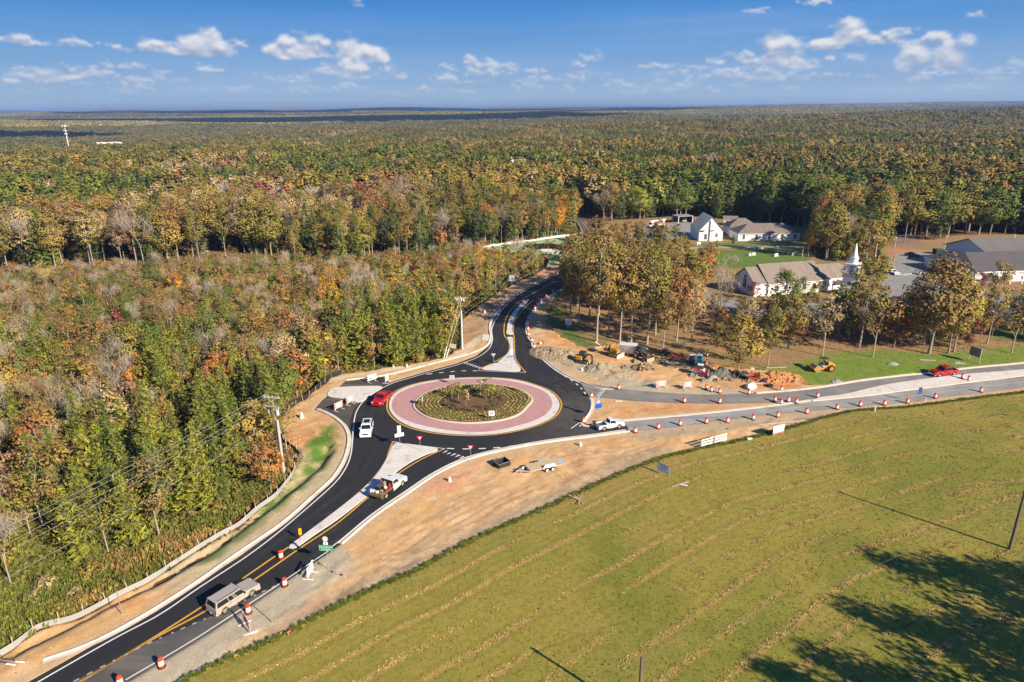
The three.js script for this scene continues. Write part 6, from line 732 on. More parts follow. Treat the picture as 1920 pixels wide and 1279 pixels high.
  for (const [x, y, h, lb] of [[1640, 773, .9, 'short white marker post at the field edge, the taller of two'], [1735, 755, .6, 'short white marker post at the field edge near the small blue sign']]) { const t = thing('marker_post', lb, 'marker post', at(x, y).setY(fieldY)); mesh(t, 'post', RB(.16, h, .16, .03, 0, h / 2, 0), white); mesh(t, 'cap', RB(.2, .05, .2, .02, 0, h, 0), M([.6, .6, .6], .6)); }
  { const t = thing('survey_rod', 'tall black and white banded post right of the portable toilets', 'banded post', at(1325, 682)); mesh(t, 'post', CY(.12, .12, 3.9, 10, 0, 1.95, 0), white); for (const y of [.9, 1.7, 2.5, 3.2]) mesh(t, 'band', CY(.126, .126, .35, 10, 0, y, 0), M([.05, .05, .06], .6)); }
  for (const [bx, by, tx, ty, lb] of [[229, 1153, 222, 1108, 'thin steel post standing in the ditch at the lower left'], [510, 1168, 502, 1137, 'thin steel post on the earth right of the tan SUV'], [1381, 731, 1381, 709, 'thin steel post in front of the golden tree'], [1176.5, 716, 1176.5, 699, 'thin dark stake on the orange earth below the heaps']]) { const p = at(bx, by), h = heightAt(p.x, p.z, ty), t = thing('steel_post', lb, 'post', p); mesh(t, 'post', CY(.045, .045, h, 8, 0, h / 2, 0), galv); mesh(t, 'collar', CY(.07, .08, .08, 8, 0, .04, 0), galv); }
  for (const [x, y, s, lb] of [[566, 784, 1.15, 'white bagged standpipe on the brown earth of the left stub'], [843, 903, .8, 'white bagged stub on the earth below the lower kerb'], [1088, 836, .75, 'white bagged stub below the kerb near the white pickup'], [1091, 695, .75, 'white bagged stub in front of the excavator'], [909, 587, .8, 'white bagged stub on the brown bank of the far approach'], [737.5, 688.5, .6, 'white bagged stub beside the upper path, left of the other'], [763, 688, .7, 'white bagged stub on crossed boards beside the upper path']]) { const t = thing('bagged_stub', lb, 'bagged standpipe', at(x, y), x); const g = new THREE.LatheGeometry([[.34, 0], [.36, .15], [.27, .3], [.28, .55], [.2, .8], [.12, .95], [0, 1]].map((q) => new THREE.Vector2(q[0] * s, q[1] * s)), 11), q = g.attributes.position; for (let i = 0; i < q.count; i++) { const k = 1 + .3 * (noise(q.getX(i) * 5 + x, q.getY(i) * 5 + q.getZ(i) * 4) - .5); q.setXYZ(i, q.getX(i) * k, q.getY(i), q.getZ(i) * k); } g.computeVertexNormals(); mesh(t, 'bag', g, M([.74, .73, .7], .6)); mesh(t, 'board', RB(1.0 * s, .06, .2 * s, .02, .1, .03, .3 * s), M([.5, .42, .3], .9)); }
  const flagP = M('#f0506a', .6); for (const [x, y, lb] of [[608, 1064, 'beside the green sign post'], [633, 1079, 'below the green sign post'], [648, 1087, 'on the clay right of the green sign post'], [541, 1195, 'at the field edge near the striped barricade'], [1127, 729, 'at the top of the right exit'], [1196, 731, 'left of the barricade pair'], [1362, 797, 'in the ditch below the lower lane'], [1300, 800, 'below the lower lane, left of the other'], [1458, 789, 'below the lower lane drums']]) { const t = thing('marker_flag', `small pink marker flag ${lb}`, 'marker flag', at(x, y), x); mesh(t, 'stake', B(.035, .75, .035, 0, .37, 0), M([.6, .5, .38], .9)); mesh(t, 'flag', B(.26, .22, .015, .13, .66, 0), flagP); }
  // loose things on the hay field and at its edge
  { const t = thing('broken_sign', 'white board with a thin stick lying on the hay field', 'broken sign', at(1277, 911).setY(fieldY), .3); mesh(t, 'stick', beam([-1.6, .08, .2], [1.3, .1, -.3], .09, .06), M([.5, .45, .38], .8)); mesh(t, 'board', RB(1.1, .1, .35, .03, .1, .16, .45, 0, -.9, .12), white); }
  { const t = thing('stick_pile', 'small pile of broken sticks at the hay field edge', 'sticks', at(1086, 940).setY(fieldY)), R = rng(9); for (let i = 0; i < 14; i++) { const a = R() * 6.28, L = .6 + R(); mesh(t, 'stick', beam([0, .1, 0], [Math.cos(a) * L, .1 + R() * .7, Math.sin(a) * L], .06, .06), M([[.5, .4, .27], [.36, .25, .15]][i % 2], .9)); } }
  { const t = thing('paper_bag', 'white bag lying at the field edge left of the large white sign', 'bag', at(1404, 826).setY(fieldY), .4); mesh(t, 'bag', RB(.8, .25, .45, .1, 0, .12, 0), white); mesh(t, 'fold', RB(.3, .2, .4, .08, .45, .12, .05), M([.65, .65, .66], .7)); }
  { const t = thing('brush_bundle', 'bundle of pale sticks and boards at the bank below the lower lane', 'sticks', at(1520, 789)), R = rng(29); for (let i = 0; i < 12; i++) { const a = R() * 6.28, L = .7 + R() * 1.4; mesh(t, 'stick', beam([R() - .5, .1, R() - .5], [Math.cos(a) * L, .1 + R() * .6, Math.sin(a) * L * .6], .08, .08), M([.52, .43, .3], .9)); } for (let i = 0; i < 5; i++) mesh(t, 'board', RB(1.7, .1, .22, .03, -2 - i * 1.75, .08, .25 + i * .3, 0, .15), M([.55, .47, .36], .9)); }
  { const a = at(456.5, 1193.5), b = at(483.5, 1184.8), t = thing('white_pipe', 'white pipe lying at the foot of the striped barricade', 'pipe', a.clone().lerp(b, .5), headingOf(a, b)), L = a.distanceTo(b); mesh(t, 'pipe', CY(.07, .07, L, 10, 0, .1, 0, 0, 0, Math.PI / 2), white); mesh(t, 'collar', CY(.085, .085, .2, 10, -L * .3, .1, 0, 0, 0, Math.PI / 2), M([.7, .7, .7], .6)); }

  // ---------- silt fences ----------
  const fence = (s, fabric, label, y0 = -.35, gap = 2.1, fh = .42, name = 'silt_fence') => { const raw = path(s), l = smooth(raw, false, .6), t = thing(name, label, 'silt fence', V(0, 0, 0)); const yAt = (x, z) => terrain(x, z) + .95 + y0; const q = []; const hh = l.map(([x, z], i) => fh * (.8 + .35 * noise(i * .23, 3))); for (let i = 0; i < l.length - 1; i++) { const a = l[i], b = l[i + 1], s0 = .12 * (noise(i * .5, 8) - .5), s1 = .12 * (noise((i + 1) * .5, 8) - .5); q.push([[a[0], yAt(...a) - .3, a[1]], [b[0], yAt(...b) - .3, b[1]], [b[0] + s1, yAt(...b) + hh[i + 1], b[1] + s1], [a[0] + s0, yAt(...a) + hh[i], a[1] + s0]]); } mesh(t, 'fabric', facets(q), fabric); let d = 0, R = rng(s.length); for (let i = 0; i < l.length - 1; i++) { d += Math.hypot(l[i + 1][0] - l[i][0], l[i + 1][1] - l[i][1]); if (d > gap) { d = 0; const h = 1.25 + .3 * R(), p = mesh(t, 'stake', B(.075, h, .075, 0, h / 2 - .2, 0), M([.5, .44, .34], .9)); p.position.set(l[i][0], yAt(...l[i]) - .05, l[i][1]); p.rotation.set((R() - .5) * .2, R(), (R() - .5) * .2); } } return t; };
  const palefab = M([.36, .355, .335], .8), blackfab = M([.02, .02, .024], .7);
  fence('-120,1285 16,1211 65,1173 89,1165 135,1154 190,1127 230,1105 271,1086 325,1051 360,1029 401,1004 444,981 487.5,945 512,928 544,890 562,850', palefab, 'long pale silt fence with wooden stakes along the left verge');
  fence('562,850 552,838 531,822 520,800', blackfab, 'short black silt fence turning back below the utility pole'); fence('531,776 564,752 595,729 618,708 640,701', blackfab, 'black silt fence with pale stakes behind the left stub', -.3, 1.9, 1.15);
  fence('905,465 950,458 1000,452 1040,446 1080,441.5', M([.62, .6, .55], .8), 'pale fence along the foot of the old wood above the pond', -.1, 3, .9); fence('957,537 975,527 1000,516 1020,504 1029,495 1028,486', blackfab, 'black silt fence along the top of the brown bank', -.1, 2.4, .8);
  { const t = thing('culvert', 'pale riprap and pipe outlet at the settling pond', 'culvert', at(1040, 474)); const R = rng(8); for (let i = 0; i < 30; i++) mesh(t, 'stone', new THREE.DodecahedronGeometry(.35 + .35 * R(), 0).scale(1, .6, 1).translate((R() - .5) * 6, .15, (R() - .5) * 8), M([[.5, .47, .42], [.42, .38, .33]][i % 2], .95)); mesh(t, 'headwall', RB(4, 1, .4, .05, -3, .4, -3), M([.55, .52, .46], .9)); mesh(t, 'pipe', CY(.5, .5, 3, 14, 3, .4, 0, Math.PI / 2, .5), black); }

  // ---------- utility poles and wires ----------
  const wood = M([.34, .25, .14], .9), greyWood = M([.42, .42, .42], .75), wireMat = M([.3, .3, .3], .6), porcelain = M([.6, .6, .62], .3);
  const pole = (name, label, p, h, armTurn, o = {}) => { const t = thing(name, label, 'utility pole', p, armTurn); mesh(t, 'pole', CY(.12, .19, h, 10, 0, h / 2, 0), o.mat ?? wood); if (!o.plain) { mesh(t, 'crossarm', mg([B(2.6, .16, .14, 0, h - .25, .2), bar([0, h - 1.1, .14], [.8, h - .3, .2], .03), bar([0, h - 1.1, .14], [-.8, h - .3, .2], .03)]), greyWood); for (const x of [-1.2, -.5, 1.2]) mesh(t, 'insulator', CY(.06, .08, .24, 8, x, h - .06, .2), porcelain); } return t; };
  const wireDark = M([.15, .15, .15], .7), wire = (label, a, b, sag, r = .022, m2 = wireMat) => { const m = a.clone().lerp(b, .5); m.y -= sag; const c = new THREE.QuadraticBezierCurve3(a, m.setY(m.y - sag), b), w = mesh(scene, 'power_line', new THREE.TubeGeometry(c, 40, r, 4), m2); w.userData = { label, category: 'power line' }; return w; };
  const A = at(528, 880.6); A.y = -.5; const p1 = pole('utility_pole', 'utility pole with crossarm and transformer at the left, beside a grey stub', A, 12.8, -.25);
  mesh(p1, 'stub_pole', CY(.2, .24, 8.9, 10, .42, 4.45, .12), greyWood); mesh(p1, 'lower_arm', B(1.9, .13, .12, -.35, 11.1, .18), greyWood); mesh(p1, 'transformer', mg([CY(.26, .26, .85, 12, .62, 10.2, .1), CY(.05, .07, .3, 8, .6, 10.75, .1)]), M([.48, .5, .52], .5)); mesh(p1, 'cutout', mg([B(.1, .5, .12, -.75, 10.2, .2), B(.1, .5, .12, .95, 10.9, .2)]), porcelain);
  const T1 = (x, h) => V(A.x + x * Math.cos(.25), h, A.z + x * Math.sin(.25) + .15);
  const far = A.clone().lerp(at(0, 1029, 10.6), 1.4).setY(0); const q1 = pole('utility_pole', 'utility pole outside the lower left corner', far.clone().setY(-.9), 12.6, .6);
  const lines = [[-1.2, 12.35, -1.1], [-.5, 12.35, -.3], [1.2, 12.35, 1.1], [-.9, 10.7, -.2], [.2, 8.4, 0]]; lines.forEach(([x, h, d], i) => wire(`wire from the left utility pole down to the lower left, ${ORD[i]} from the top`, T1(x, h), V(far.x + d, h - .3 - (i > 2 ? .4 : 0), far.z + d), .5 + .08 * i));
  const Bp = at(866, 655); Bp.y = 0; const p2 = pole('utility_pole', 'grey utility pole with two wooden braces beside the far approach', Bp, 12.4, .12, { mat: wood }); mesh(p2, 'stub_pole', CY(.2, .24, 9.3, 10, .1, 4.65, .16), M([.55, .55, .55], .75)); mesh(p2, 'insulator', mg([CY(.14, .14, .5, 8, .75, 11.7, .3), CY(.14, .14, .5, 8, .2, 11.8, .3), CY(.1, .1, .4, 8, -.8, 11.8, .2)]), white); mesh(p2, 'lower_arm', B(1.5, .12, .12, -.1, 10.3, .15), wood);
  { const f = at(832, 672), loc = (h) => V(Bp.x - .1, h, Bp.z), t = thing('pole_brace', 'pair of pale guy braces leaning against the braced utility pole', 'pole brace', V(0, 0, 0)); for (const [h, d] of [[12, 0], [9.2, .5]]) { const b = loc(h), a = f.clone().add(V(d, 0, -d * .3)); mesh(t, 'brace', bar(a.toArray(), b.toArray(), .055, 8), M([.5, .43, .3], .8)); mesh(t, 'guard', bar(a.toArray(), a.clone().lerp(b, .2).toArray(), .09, 8), white); } }
  const e2 = at(1040, 497); ['upper', 'middle', 'lower'].forEach((w, i) => wire(`${w} wire from the braced utility pole over the far approach`, V(Bp.x + 1.1 - i * .3, 12.1 - i * 1.9, Bp.z + .2), V(e2.x, 11.5 - i * 1.6, e2.z), .6));
  { const P = at(1893, 1030, fieldY), t = pole('field_pole', 'dark leaning utility pole at the right edge of the hay field', P, 11, .8, { plain: true, mat: M([.13, .11, .09], .9) }); mesh(t, 'bracket', B(.5, .12, .12, 0, 7.1, 0), black); const base = at(1196, 1345, fieldY), h = heightAt(base.x, base.z, 1235); const u = pole('field_pole', 'dark utility pole at the bottom edge of the hay field', base, h, .8, { plain: true, mat: M([.15, .12, .09], .9) }); mesh(u, 'bracket', B(.4, .1, .1, 0, h - .4, 0), black);
    wire('long thin wire over the hay field between its two poles', V(base.x, fieldY + h - .35, base.z), V(P.x, 7.2, P.z), .55, .013, wireDark); wire('wire leaving the bottom field pole to the left', V(base.x, fieldY + h - .35, base.z), V(base.x - 30, fieldY + h - .5, base.z + 24), .3, .013, wireDark); wire('wire leaving the right field pole out of the picture', V(P.x, 7.2, P.z), V(P.x + 40, 7.4, P.z - 24), .4, .013, wireDark); }
  { const t = thing('guy_wire', 'two white guarded guy wires at the lower left corner', 'guy wire', V(0, 0, 0)); for (const [x, y] of [[31, 1247], [49, 1242]]) { const a = at(x, y), b = V(far.x, 11.5, far.z), c = a.clone().lerp(b, .06); mesh(t, 'guard', bar(a.toArray(), c.clone().lerp(a, 0).toArray(), .07, 8), white); mesh(t, 'cable', bar(c.toArray(), b.toArray(), .02, 5), wireMat); } }
}
function camReady() { camera.updateMatrixWorld(true); camera.updateProjectionMatrix(); return camera; }

// ---------- planting of the roundabout ----------
{
  const R = rng(19), { out, cen, grow } = bed, L = leafGeo(); for (let i = 0; i < 9; i++) { const a = R() * 6.28, d = V(Math.cos(a), 0, Math.sin(a)), n = V(d.x * .6, .8, d.z * .6).normalize(); L.quad(V(d.x * .11, .13 + .06 * R(), d.z * .11), n, .12, .34, tone(R, .7 + .6 * R(), .3), R()); } const tuft = L.done(), spots = [];
  for (let k = .62; k < .97; k += .066) { const ring = grow(out, k, -.25); let d = 0; for (let i = 0; i < ring.length; i++) { const a = ring[i], b = ring[(i + 1) % ring.length], len = Math.hypot(b[0] - a[0], b[1] - a[1]); const n = Math.max(1, Math.round(len / .42)); for (let q = 0; q < n; q++) spots.push([lerp(a[0], b[0], (q + .2 * R()) / n) + (R() - .5) * .14, lerp(a[1], b[1], (q + .2 * R()) / n) + (R() - .5) * .14]); } }
  const im = new THREE.InstancedMesh(tuft, massMat, spots.length), m4 = new THREE.Matrix4(), c = new THREE.Color(); spots.forEach(([x, z], i) => { const s = .7 + .5 * R(); m4.compose(V(x, .34, z), new THREE.Quaternion().setFromAxisAngle(V(0, 1, 0), R() * 6.28), V(s, s * 1.1, s)); im.setMatrixAt(i, m4); const k = .75 + .5 * R(); im.setColorAt(i, R() < .75 ? c.setRGB(.32 * k, .31 * k, .055 * k) : c.setRGB(.40 * k, .31 * k, .10 * k)); }); im.name = 'ground_cover'; im.castShadow = true; im.userData = { kind: 'stuff', label: 'rings of low grassy plants on the roundabout', category: 'planting' }; scene.add(im);
  const shrub = makeTree({ seed: 31, H: .95, clear: .08, rx: .42, leaves: 70, size: .17, clusters: 8, limbs: .4, trunk: .02, trunkSegs: 1, sides: 3 }); let proto; const rings = [[.36, 30], [.47, 40]]; for (const [k, n] of rings) { const ring = grow(out, k, 0); for (let i = 0; i < n; i++) { if (noise(i * .35, k * 40) < .25) continue; const p = ring[Math.floor(i / n * ring.length)], lb = k < .4 ? 'small dark shrub in the inner ring round the young trees' : 'small dark shrub in the outer ring round the young trees'; const pos = V(p[0] + (R() - .5) * .7, .34, p[1] + (R() - .5) * .7), s = .5 + .35 * R(), gp = k < .4 ? 'inner shrub ring of the roundabout' : 'outer shrub ring of the roundabout'; if (!proto) { proto = thing('low_shrub', lb, 'shrub', pos, 0, gp); mesh(proto, 'stem', shrub.trunk, darkBark); mesh(proto, 'crown', shrub.crown, leafMat.dark); } else proto = copyOf(proto, pos, R() * 6, lb, gp); proto.scale.set(s * 1.2, s, s * 1.2); proto.children[1].material = R() < .7 ? leafMat.dark : leafMat.green; } }
  const sap = [1, 2].map((s) => makeTree({ seed: 50 + s, H: 3.2, clear: 1.1, rx: .75, leaves: 130, size: .24, clusters: 14, limbs: .6, trunk: .04, trunkSegs: 2, sides: 4 }));
  const saplings = '848,751,olive,1.0 860,752,lime,1.15 874,765,straw,1.0 901,744,straw,1.1 905,740,olive,.95 912,753,olive,1.05 916,744,lime,1.2 923,755,lime,1.1'.split(' '); saplings.forEach((s, i) => { const [x, y, col, k] = s.split(','), p = at(+x, +y); const t = thing('sapling', `young ${WORD[col]} sapling on the roundabout, ${ORD[i]} from the left`, 'sapling', V(p.x, .34, p.z), i, 'saplings on the roundabout'); mesh(t, 'trunk', sap[i % 2].trunk, paleBark); mesh(t, 'crown', sap[i % 2].crown, leafMat[col]); t.scale.setScalar(+k); });
}

// ---------- grasses: hay stubble, verge, brush and forest floor ----------
const earthIn = gridOf(...EX, 200, signed(siteEdge)), fieldGrid = gridOf(...FX, 220, signed([...fieldEdge, [150, -112], [150, -18], [-20, -18], [-45, -33]]));
{
  const R = rng(23), m4 = new THREE.Matrix4(), q4 = new THREE.Quaternion(), c = new THREE.Color();
  const blades = (n, w, h, spread) => { const L = leafGeo(); for (let i = 0; i < n; i++) { const a = R() * 6.28, r = spread * Math.sqrt(R()), d = V(Math.cos(a), 0, Math.sin(a)), nn = randDir(R).setY(.25).normalize(); L.quad(V(d.x * r, h * (.3 + .3 * R()), d.z * r), nn, w * (.6 + .8 * R()), h * (.7 + .6 * R()), tone(R, .65 + .7 * R(), .3), (R() - .5) * .8); } return L.done(); };
  const scatter = (name, label, geo, items) => { const im = new THREE.InstancedMesh(geo, massMat, items.length); items.forEach(([x, y, z, s, col, sy], i) => { m4.compose(V(x, y, z), q4.setFromAxisAngle(V(0, 1, 0), R() * 6.28), V(s, s * (sy ?? 1), s)); im.setMatrixAt(i, m4); im.setColorAt(i, c.setRGB(...col)); }); im.name = name; im.castShadow = im.receiveShadow = true; im.userData = { kind: 'stuff', label, category: 'grass' }; scene.add(im); };
  const tuft = blades(9, .07, .26, .16), hay = blades(9, .16, .13, .3), tall = blades(18, .14, .7, .45), list = [], rows = [];
  const seen = (x, z) => Math.abs(x) < -z * .8 + 30 && z < -46;
  for (let i = 0; i < 260000; i++) { const x = lerp(-48, 130, R()), z = lerp(-145, -44, R()); if (!seen(x, z) || fieldGrid(x, z) > -.1) continue; const d = rowWave(x, z), u = d / 3.7, f = Math.abs(u - Math.round(u)) * 3.7, on = fbm(Math.round(u) * 7.7 + x * .06, Math.round(u) * 3.3 + z * .06, 3); const k = .7 + .6 * R(); if (f < .36 && on > .36) { if (R() < .7) rows.push([x, fieldY - .03, z, .5 + .6 * R(), [.50 * k, .35 * k, .105 * k]]); } else if (z > -120 || R() < .4) { const g = fbm(x * .07, z * .07, 4); if (R() < .4) list.push([x, fieldY - .04, z, .28 + .32 * R(), g > .5 ? [.25 * k, .265 * k, .024 * k] : [.34 * k, .29 * k, .04 * k]]); } }
  { const st = new THREE.DodecahedronGeometry(.1, 0).scale(1, .6, .8), items = []; for (let i = 0; i < 30000 && items.length < 3200; i++) { const x = lerp(-60, 112, R()), z = lerp(-215, -46, R()); if (!seen(x, z) || earthIn(x, z) > -.5 || dRoad(x, z) < 1.2 || dLanes(x, z) < .8) continue; const dense = fbm(x * .18 + 5, z * .18, 3); if (R() > sstep(.4, .65, dense) + .08) continue; const k = .6 + .6 * R(), s = .4 + 1.7 * R() * R() * R(); items.push([x, earthY(x, z) + .02, z, s, R() < .6 ? [.42 * k, .26 * k, .12 * k] : R() < .5 ? [.45 * k, .40 * k, .31 * k] : [.3 * k, .2 * k, .1 * k]]); } const im = new THREE.InstancedMesh(st, M([1, 1, 1], 1), items.length); items.forEach(([x, y, z, s2, col], i) => { m4.compose(V(x, y, z), q4.setFromEuler(new THREE.Euler(R(), R() * 6, R())), V(s2, s2, s2)); im.setMatrixAt(i, m4); im.setColorAt(i, c.setRGB(...col)); }); im.name = 'clods'; im.castShadow = true; im.userData = { kind: 'stuff', label: 'clods and stones scattered over the bare earth', category: 'clods' }; scene.add(im); }
  scatter('grass', 'short mown grass of the hay field', tuft, list); scatter('hay', 'tan windrows of cut hay', hay, rows);
  const edge = []; const fe = smooth(fieldEdge, false, .12); for (const [x, z] of fe) for (let k = 0; k < 2; k++) if (seen(x, z)) { const kk = .6 + .7 * R(); edge.push([x + (R() - .5) * .7, fieldY - .12, z + (R() - .3) * .8, .28 + .3 * R(), [.15 * kk, .18 * kk, .016 * kk]]); } scatter('verge_grass', 'dark green grass along the edge of the hay field', tall, edge);
  const br = []; for (let i = 0; i < 60000; i++) { const x = lerp(-150, -20, R()), z = lerp(-140, -25, R()); if (!seen(x, z) || inBrush(x, z) > -.2 || openLand(x, z) < .3) continue; const g = fbm(x * .16, z * .16, 3) + .25 * (R() - .5), k = .7 + .6 * R(); br.push([x, -.98, z, .7 + .8 * R(), g > .54 ? [.36 * k, .22 * k, .075 * k] : g > .45 ? [.235 * k, .185 * k, .04 * k] : [.15 * k, .16 * k, .022 * k], 1.1]); } scatter('brush', 'tall golden and green grass between the pines and the silt fence', tall, br);
  const fl = []; const floorTuft = blades(12, .5, .5, .8); for (let i = 0; i < 120000; i++) { const x = lerp(-250, 60, R()), z = lerp(-330, -28, R()); if (!seen(x, z) || openLand(x, z) < .4 || inBrush(x, z) < -.5) continue; const g = fbm(x * .06, z * .06, 3), k = .6 + .6 * R(); fl.push([x, -1, z, .8 + .8 * R(), g > .52 ? [.24 * k, .15 * k, .055 * k] : g > .45 ? [.22 * k, .17 * k, .035 * k] : [.13 * k, .14 * k, .02 * k]]); } scatter('undergrowth', 'leafy undergrowth on the forest floor', floorTuft, fl);
  const lawn = []; for (let i = 0; i < 40000; i++) { const x = lerp(10, 200, R()), z = lerp(-240, -120, R()); if (!seen(x, z) || !inside(x, z, lawnEdge)) continue; const g = fbm(x * .1, z * .1, 3), k = .6 + .6 * R(); if (R() < .5) lawn.push([x, lawnTop - .02, z, .4 + .5 * R(), g > .5 ? [.28 * k, .17 * k, .06 * k] : [.17 * k, .16 * k, .03 * k]]); } scatter('leaf_litter', 'scattered leaves and rough grass under the grove', hay, lawn);
}



// ---------- buildings ----------
{
  const shingle = dataTexture(256, 256, (x, y) => { const n = .82 + .2 * hash2(x >> 3, (y >> 2) + 9) + .3 * (fbm(x / 30, y / 60, 3) - .5) - (y % 4 === 0 ? .1 : 0), s = clamp(n, 0, 1.2) * .85; return [toS(s), toS(s), toS(s)]; }, true); shingle.repeat.set(1 / 8, 1 / 8); const roofMat = (c) => { const m = new THREE.MeshStandardMaterial({ map: shingle, roughness: .92 }); m.color.setRGB(...c); return m; };
  const siding = M([.78, .78, .77], .7), roofTan = roofMat([.31, .25, .21]), roofBrown = roofMat([.25, .205, .17]), roofDark = roofMat([.145, .13, .13]), trim = M([.82, .82, .82], .6), glass = M([.03, .035, .045], .15);
  const slab = (a, b, c, d, tk = .18) => { const n = V(...b).sub(V(...a)).cross(V(...d).sub(V(...a))).normalize().multiplyScalar(tk), q = [a, b, c, d], w = q.map((p) => [p[0] - n.x, p[1] - n.y, p[2] - n.z]); const g = facets([q, [w[3], w[2], w[1], w[0]], ...[0, 1, 2, 3].map((i) => [q[(i + 1) % 4], q[i], w[i], w[(i + 1) % 4]])]), P = g.attributes.position, uv = g.attributes.uv; for (let i = 0; i < P.count; i++) uv.setXY(i, P.getX(i), P.getZ(i) + P.getY(i)); return g; };
  // local frame: x along the ridge 0..L, z across 0..W (near side z = W), y up
  function gabled(t, o) { const { L, W, e, r, x = 0, z = 0, ov = .4, roof, wall = siding, pre = '' } = o, x1 = x + L, z1 = z + W, zc = z + W / 2, h0 = o.hip0 ?? 0, h1 = o.hip1 ?? 0, k = (r - e) / (W / 2), de = ov * k;
    const gab = (X, hip) => hip ? [] : [[[X, e, z], [X, e, z1], [X, r, zc]]];
    mesh(t, 'wall', facets([[[x, -.3, z1], [x1, -.3, z1], [x1, e, z1], [x, e, z1]], [[x1, -.3, z], [x, -.3, z], [x, e, z], [x1, e, z]], [[x, -.3, z], [x, -.3, z1], [x, e, z1], [x, e, z]], [[x1, -.3, z1], [x1, -.3, z], [x1, e, z], [x1, e, z1]], ...gab(x, h0), ...gab(x1, h1)]), wall);
    const a = x - ov, b = x1 + ov, ra = x + h0 - (h0 ? 0 : ov), rb = x1 - h1 + (h1 ? 0 : ov), g = [slab([a, e - de, z1 + ov], [b, e - de, z1 + ov], [rb, r + .02, zc], [ra, r + .02, zc]), slab([b, e - de, z - ov], [a, e - de, z - ov], [ra, r + .02, zc], [rb, r + .02, zc])]; if (h0) g.push(facets([[[a, e - de, z - ov], [a, e - de, z1 + ov], [ra, r + .02, zc]]])); if (h1) g.push(facets([[[b, e - de, z1 + ov], [b, e - de, z - ov], [rb, r + .02, zc]]])); mesh(t, 'roof', mg(g), roof);
    mesh(t, 'fascia', mg([B(b - a, .2, .06, (a + b) / 2, e - de - .12, z1 + ov - .06), B(b - a, .2, .06, (a + b) / 2, e - de - .12, z - ov + .06)]), trim); }
  const win = (t, w, h, x, y, z, turn = 0, cross = true) => { const m = mesh(t, 'window', mg([B(w + .2, .1, .1, 0, h / 2 + .05, 0), B(w + .2, .1, .1, 0, -h / 2 - .05, 0), B(.1, h, .1, w / 2 + .05, 0, 0), B(.1, h, .1, -w / 2 - .05, 0, 0), ...(cross ? [B(w, .05, .07, 0, 0, 0), B(.04, h, .07, 0, 0, 0)] : [])]), trim, [x, y, z], [0, turn, 0]); mesh(m, 'pane', B(w, h, .03, 0, 0, 0), glass); return m; };
  const frame = (O, U) => { const u = U.clone().sub(O).setY(0).normalize(); return Math.atan2(-u.z, u.x); };
  // church
  { const e0 = at(1416, 531, 4.07), e1 = at(1541.7, 521.7, 4.07), u = e1.clone().sub(e0).setY(0), Lm = u.length(); u.normalize(); const v = V(-u.z, 0, u.x), W = 10.6, O = V(e0.x, 0, e0.z).addScaledVector(v, -W), t = thing('church', 'white church with a tan roof and an arched gable window', 'church', O, Math.atan2(-u.z, u.x));
    gabled(t, { L: 4.2, W, e: 4.07, r: 7.6, roof: roofTan }); gabled(t, { x: 4.2, z: -.5, L: Lm - 4.2, W: W + 1, e: 4.0, r: 8.3, roof: roofTan }); gabled(t, { x: Lm, z: 1.2, L: 13.5, W: 8.4, e: 3.9, r: 7.0, roof: roofTan, hip1: 4 });
    const gx = -.06; const aw = mesh(t, 'arched_window', mg([B(.1, 3.0, 1.9, gx, 3.1, W / 2 + .3), CY(.95, .95, .1, 24, gx, 4.6, W / 2 + .3, 0, 0, Math.PI / 2)]), trim); mesh(aw, 'pane', mg([B(.06, 2.6, .72, gx - .05, 3.0, W / 2 - .1), B(.06, 2.6, .72, gx - .05, 3.0, W / 2 + .7), CY(.78, .78, .06, 24, gx - .05, 4.65, W / 2 + .3, 0, 0, Math.PI / 2)]), glass); mesh(aw, 'mullion', mg([B(.08, 3.4, .12, gx - .06, 3.6, W / 2 + .3), B(.08, .16, 1.8, gx - .06, 4.5, W / 2 + .3)]), trim);
    win(t, 1.0, 1.7, -.02, 2.9, W / 2 - 3.2, Math.PI / 2); win(t, 1.0, 1.3, -.02, .9, W / 2 - 3.2, Math.PI / 2); for (let i = 0; i < 6; i++) win(t, .9, 1.8, 7 + i * 3.1, 2.1, W + .52); for (let i = 0; i < 4; i++) win(t, .9, 1.5, Lm + 2 + i * 3, 2.1, 9.62);
    mesh(t, 'porch', mg([B(3.6, .25, 2.6, Lm + 8, 3.0, 10.8), B(.25, 3, .25, Lm + 6.4, 1.5, 11.9), B(.25, 3, .25, Lm + 9.6, 1.5, 11.9)]), trim); }
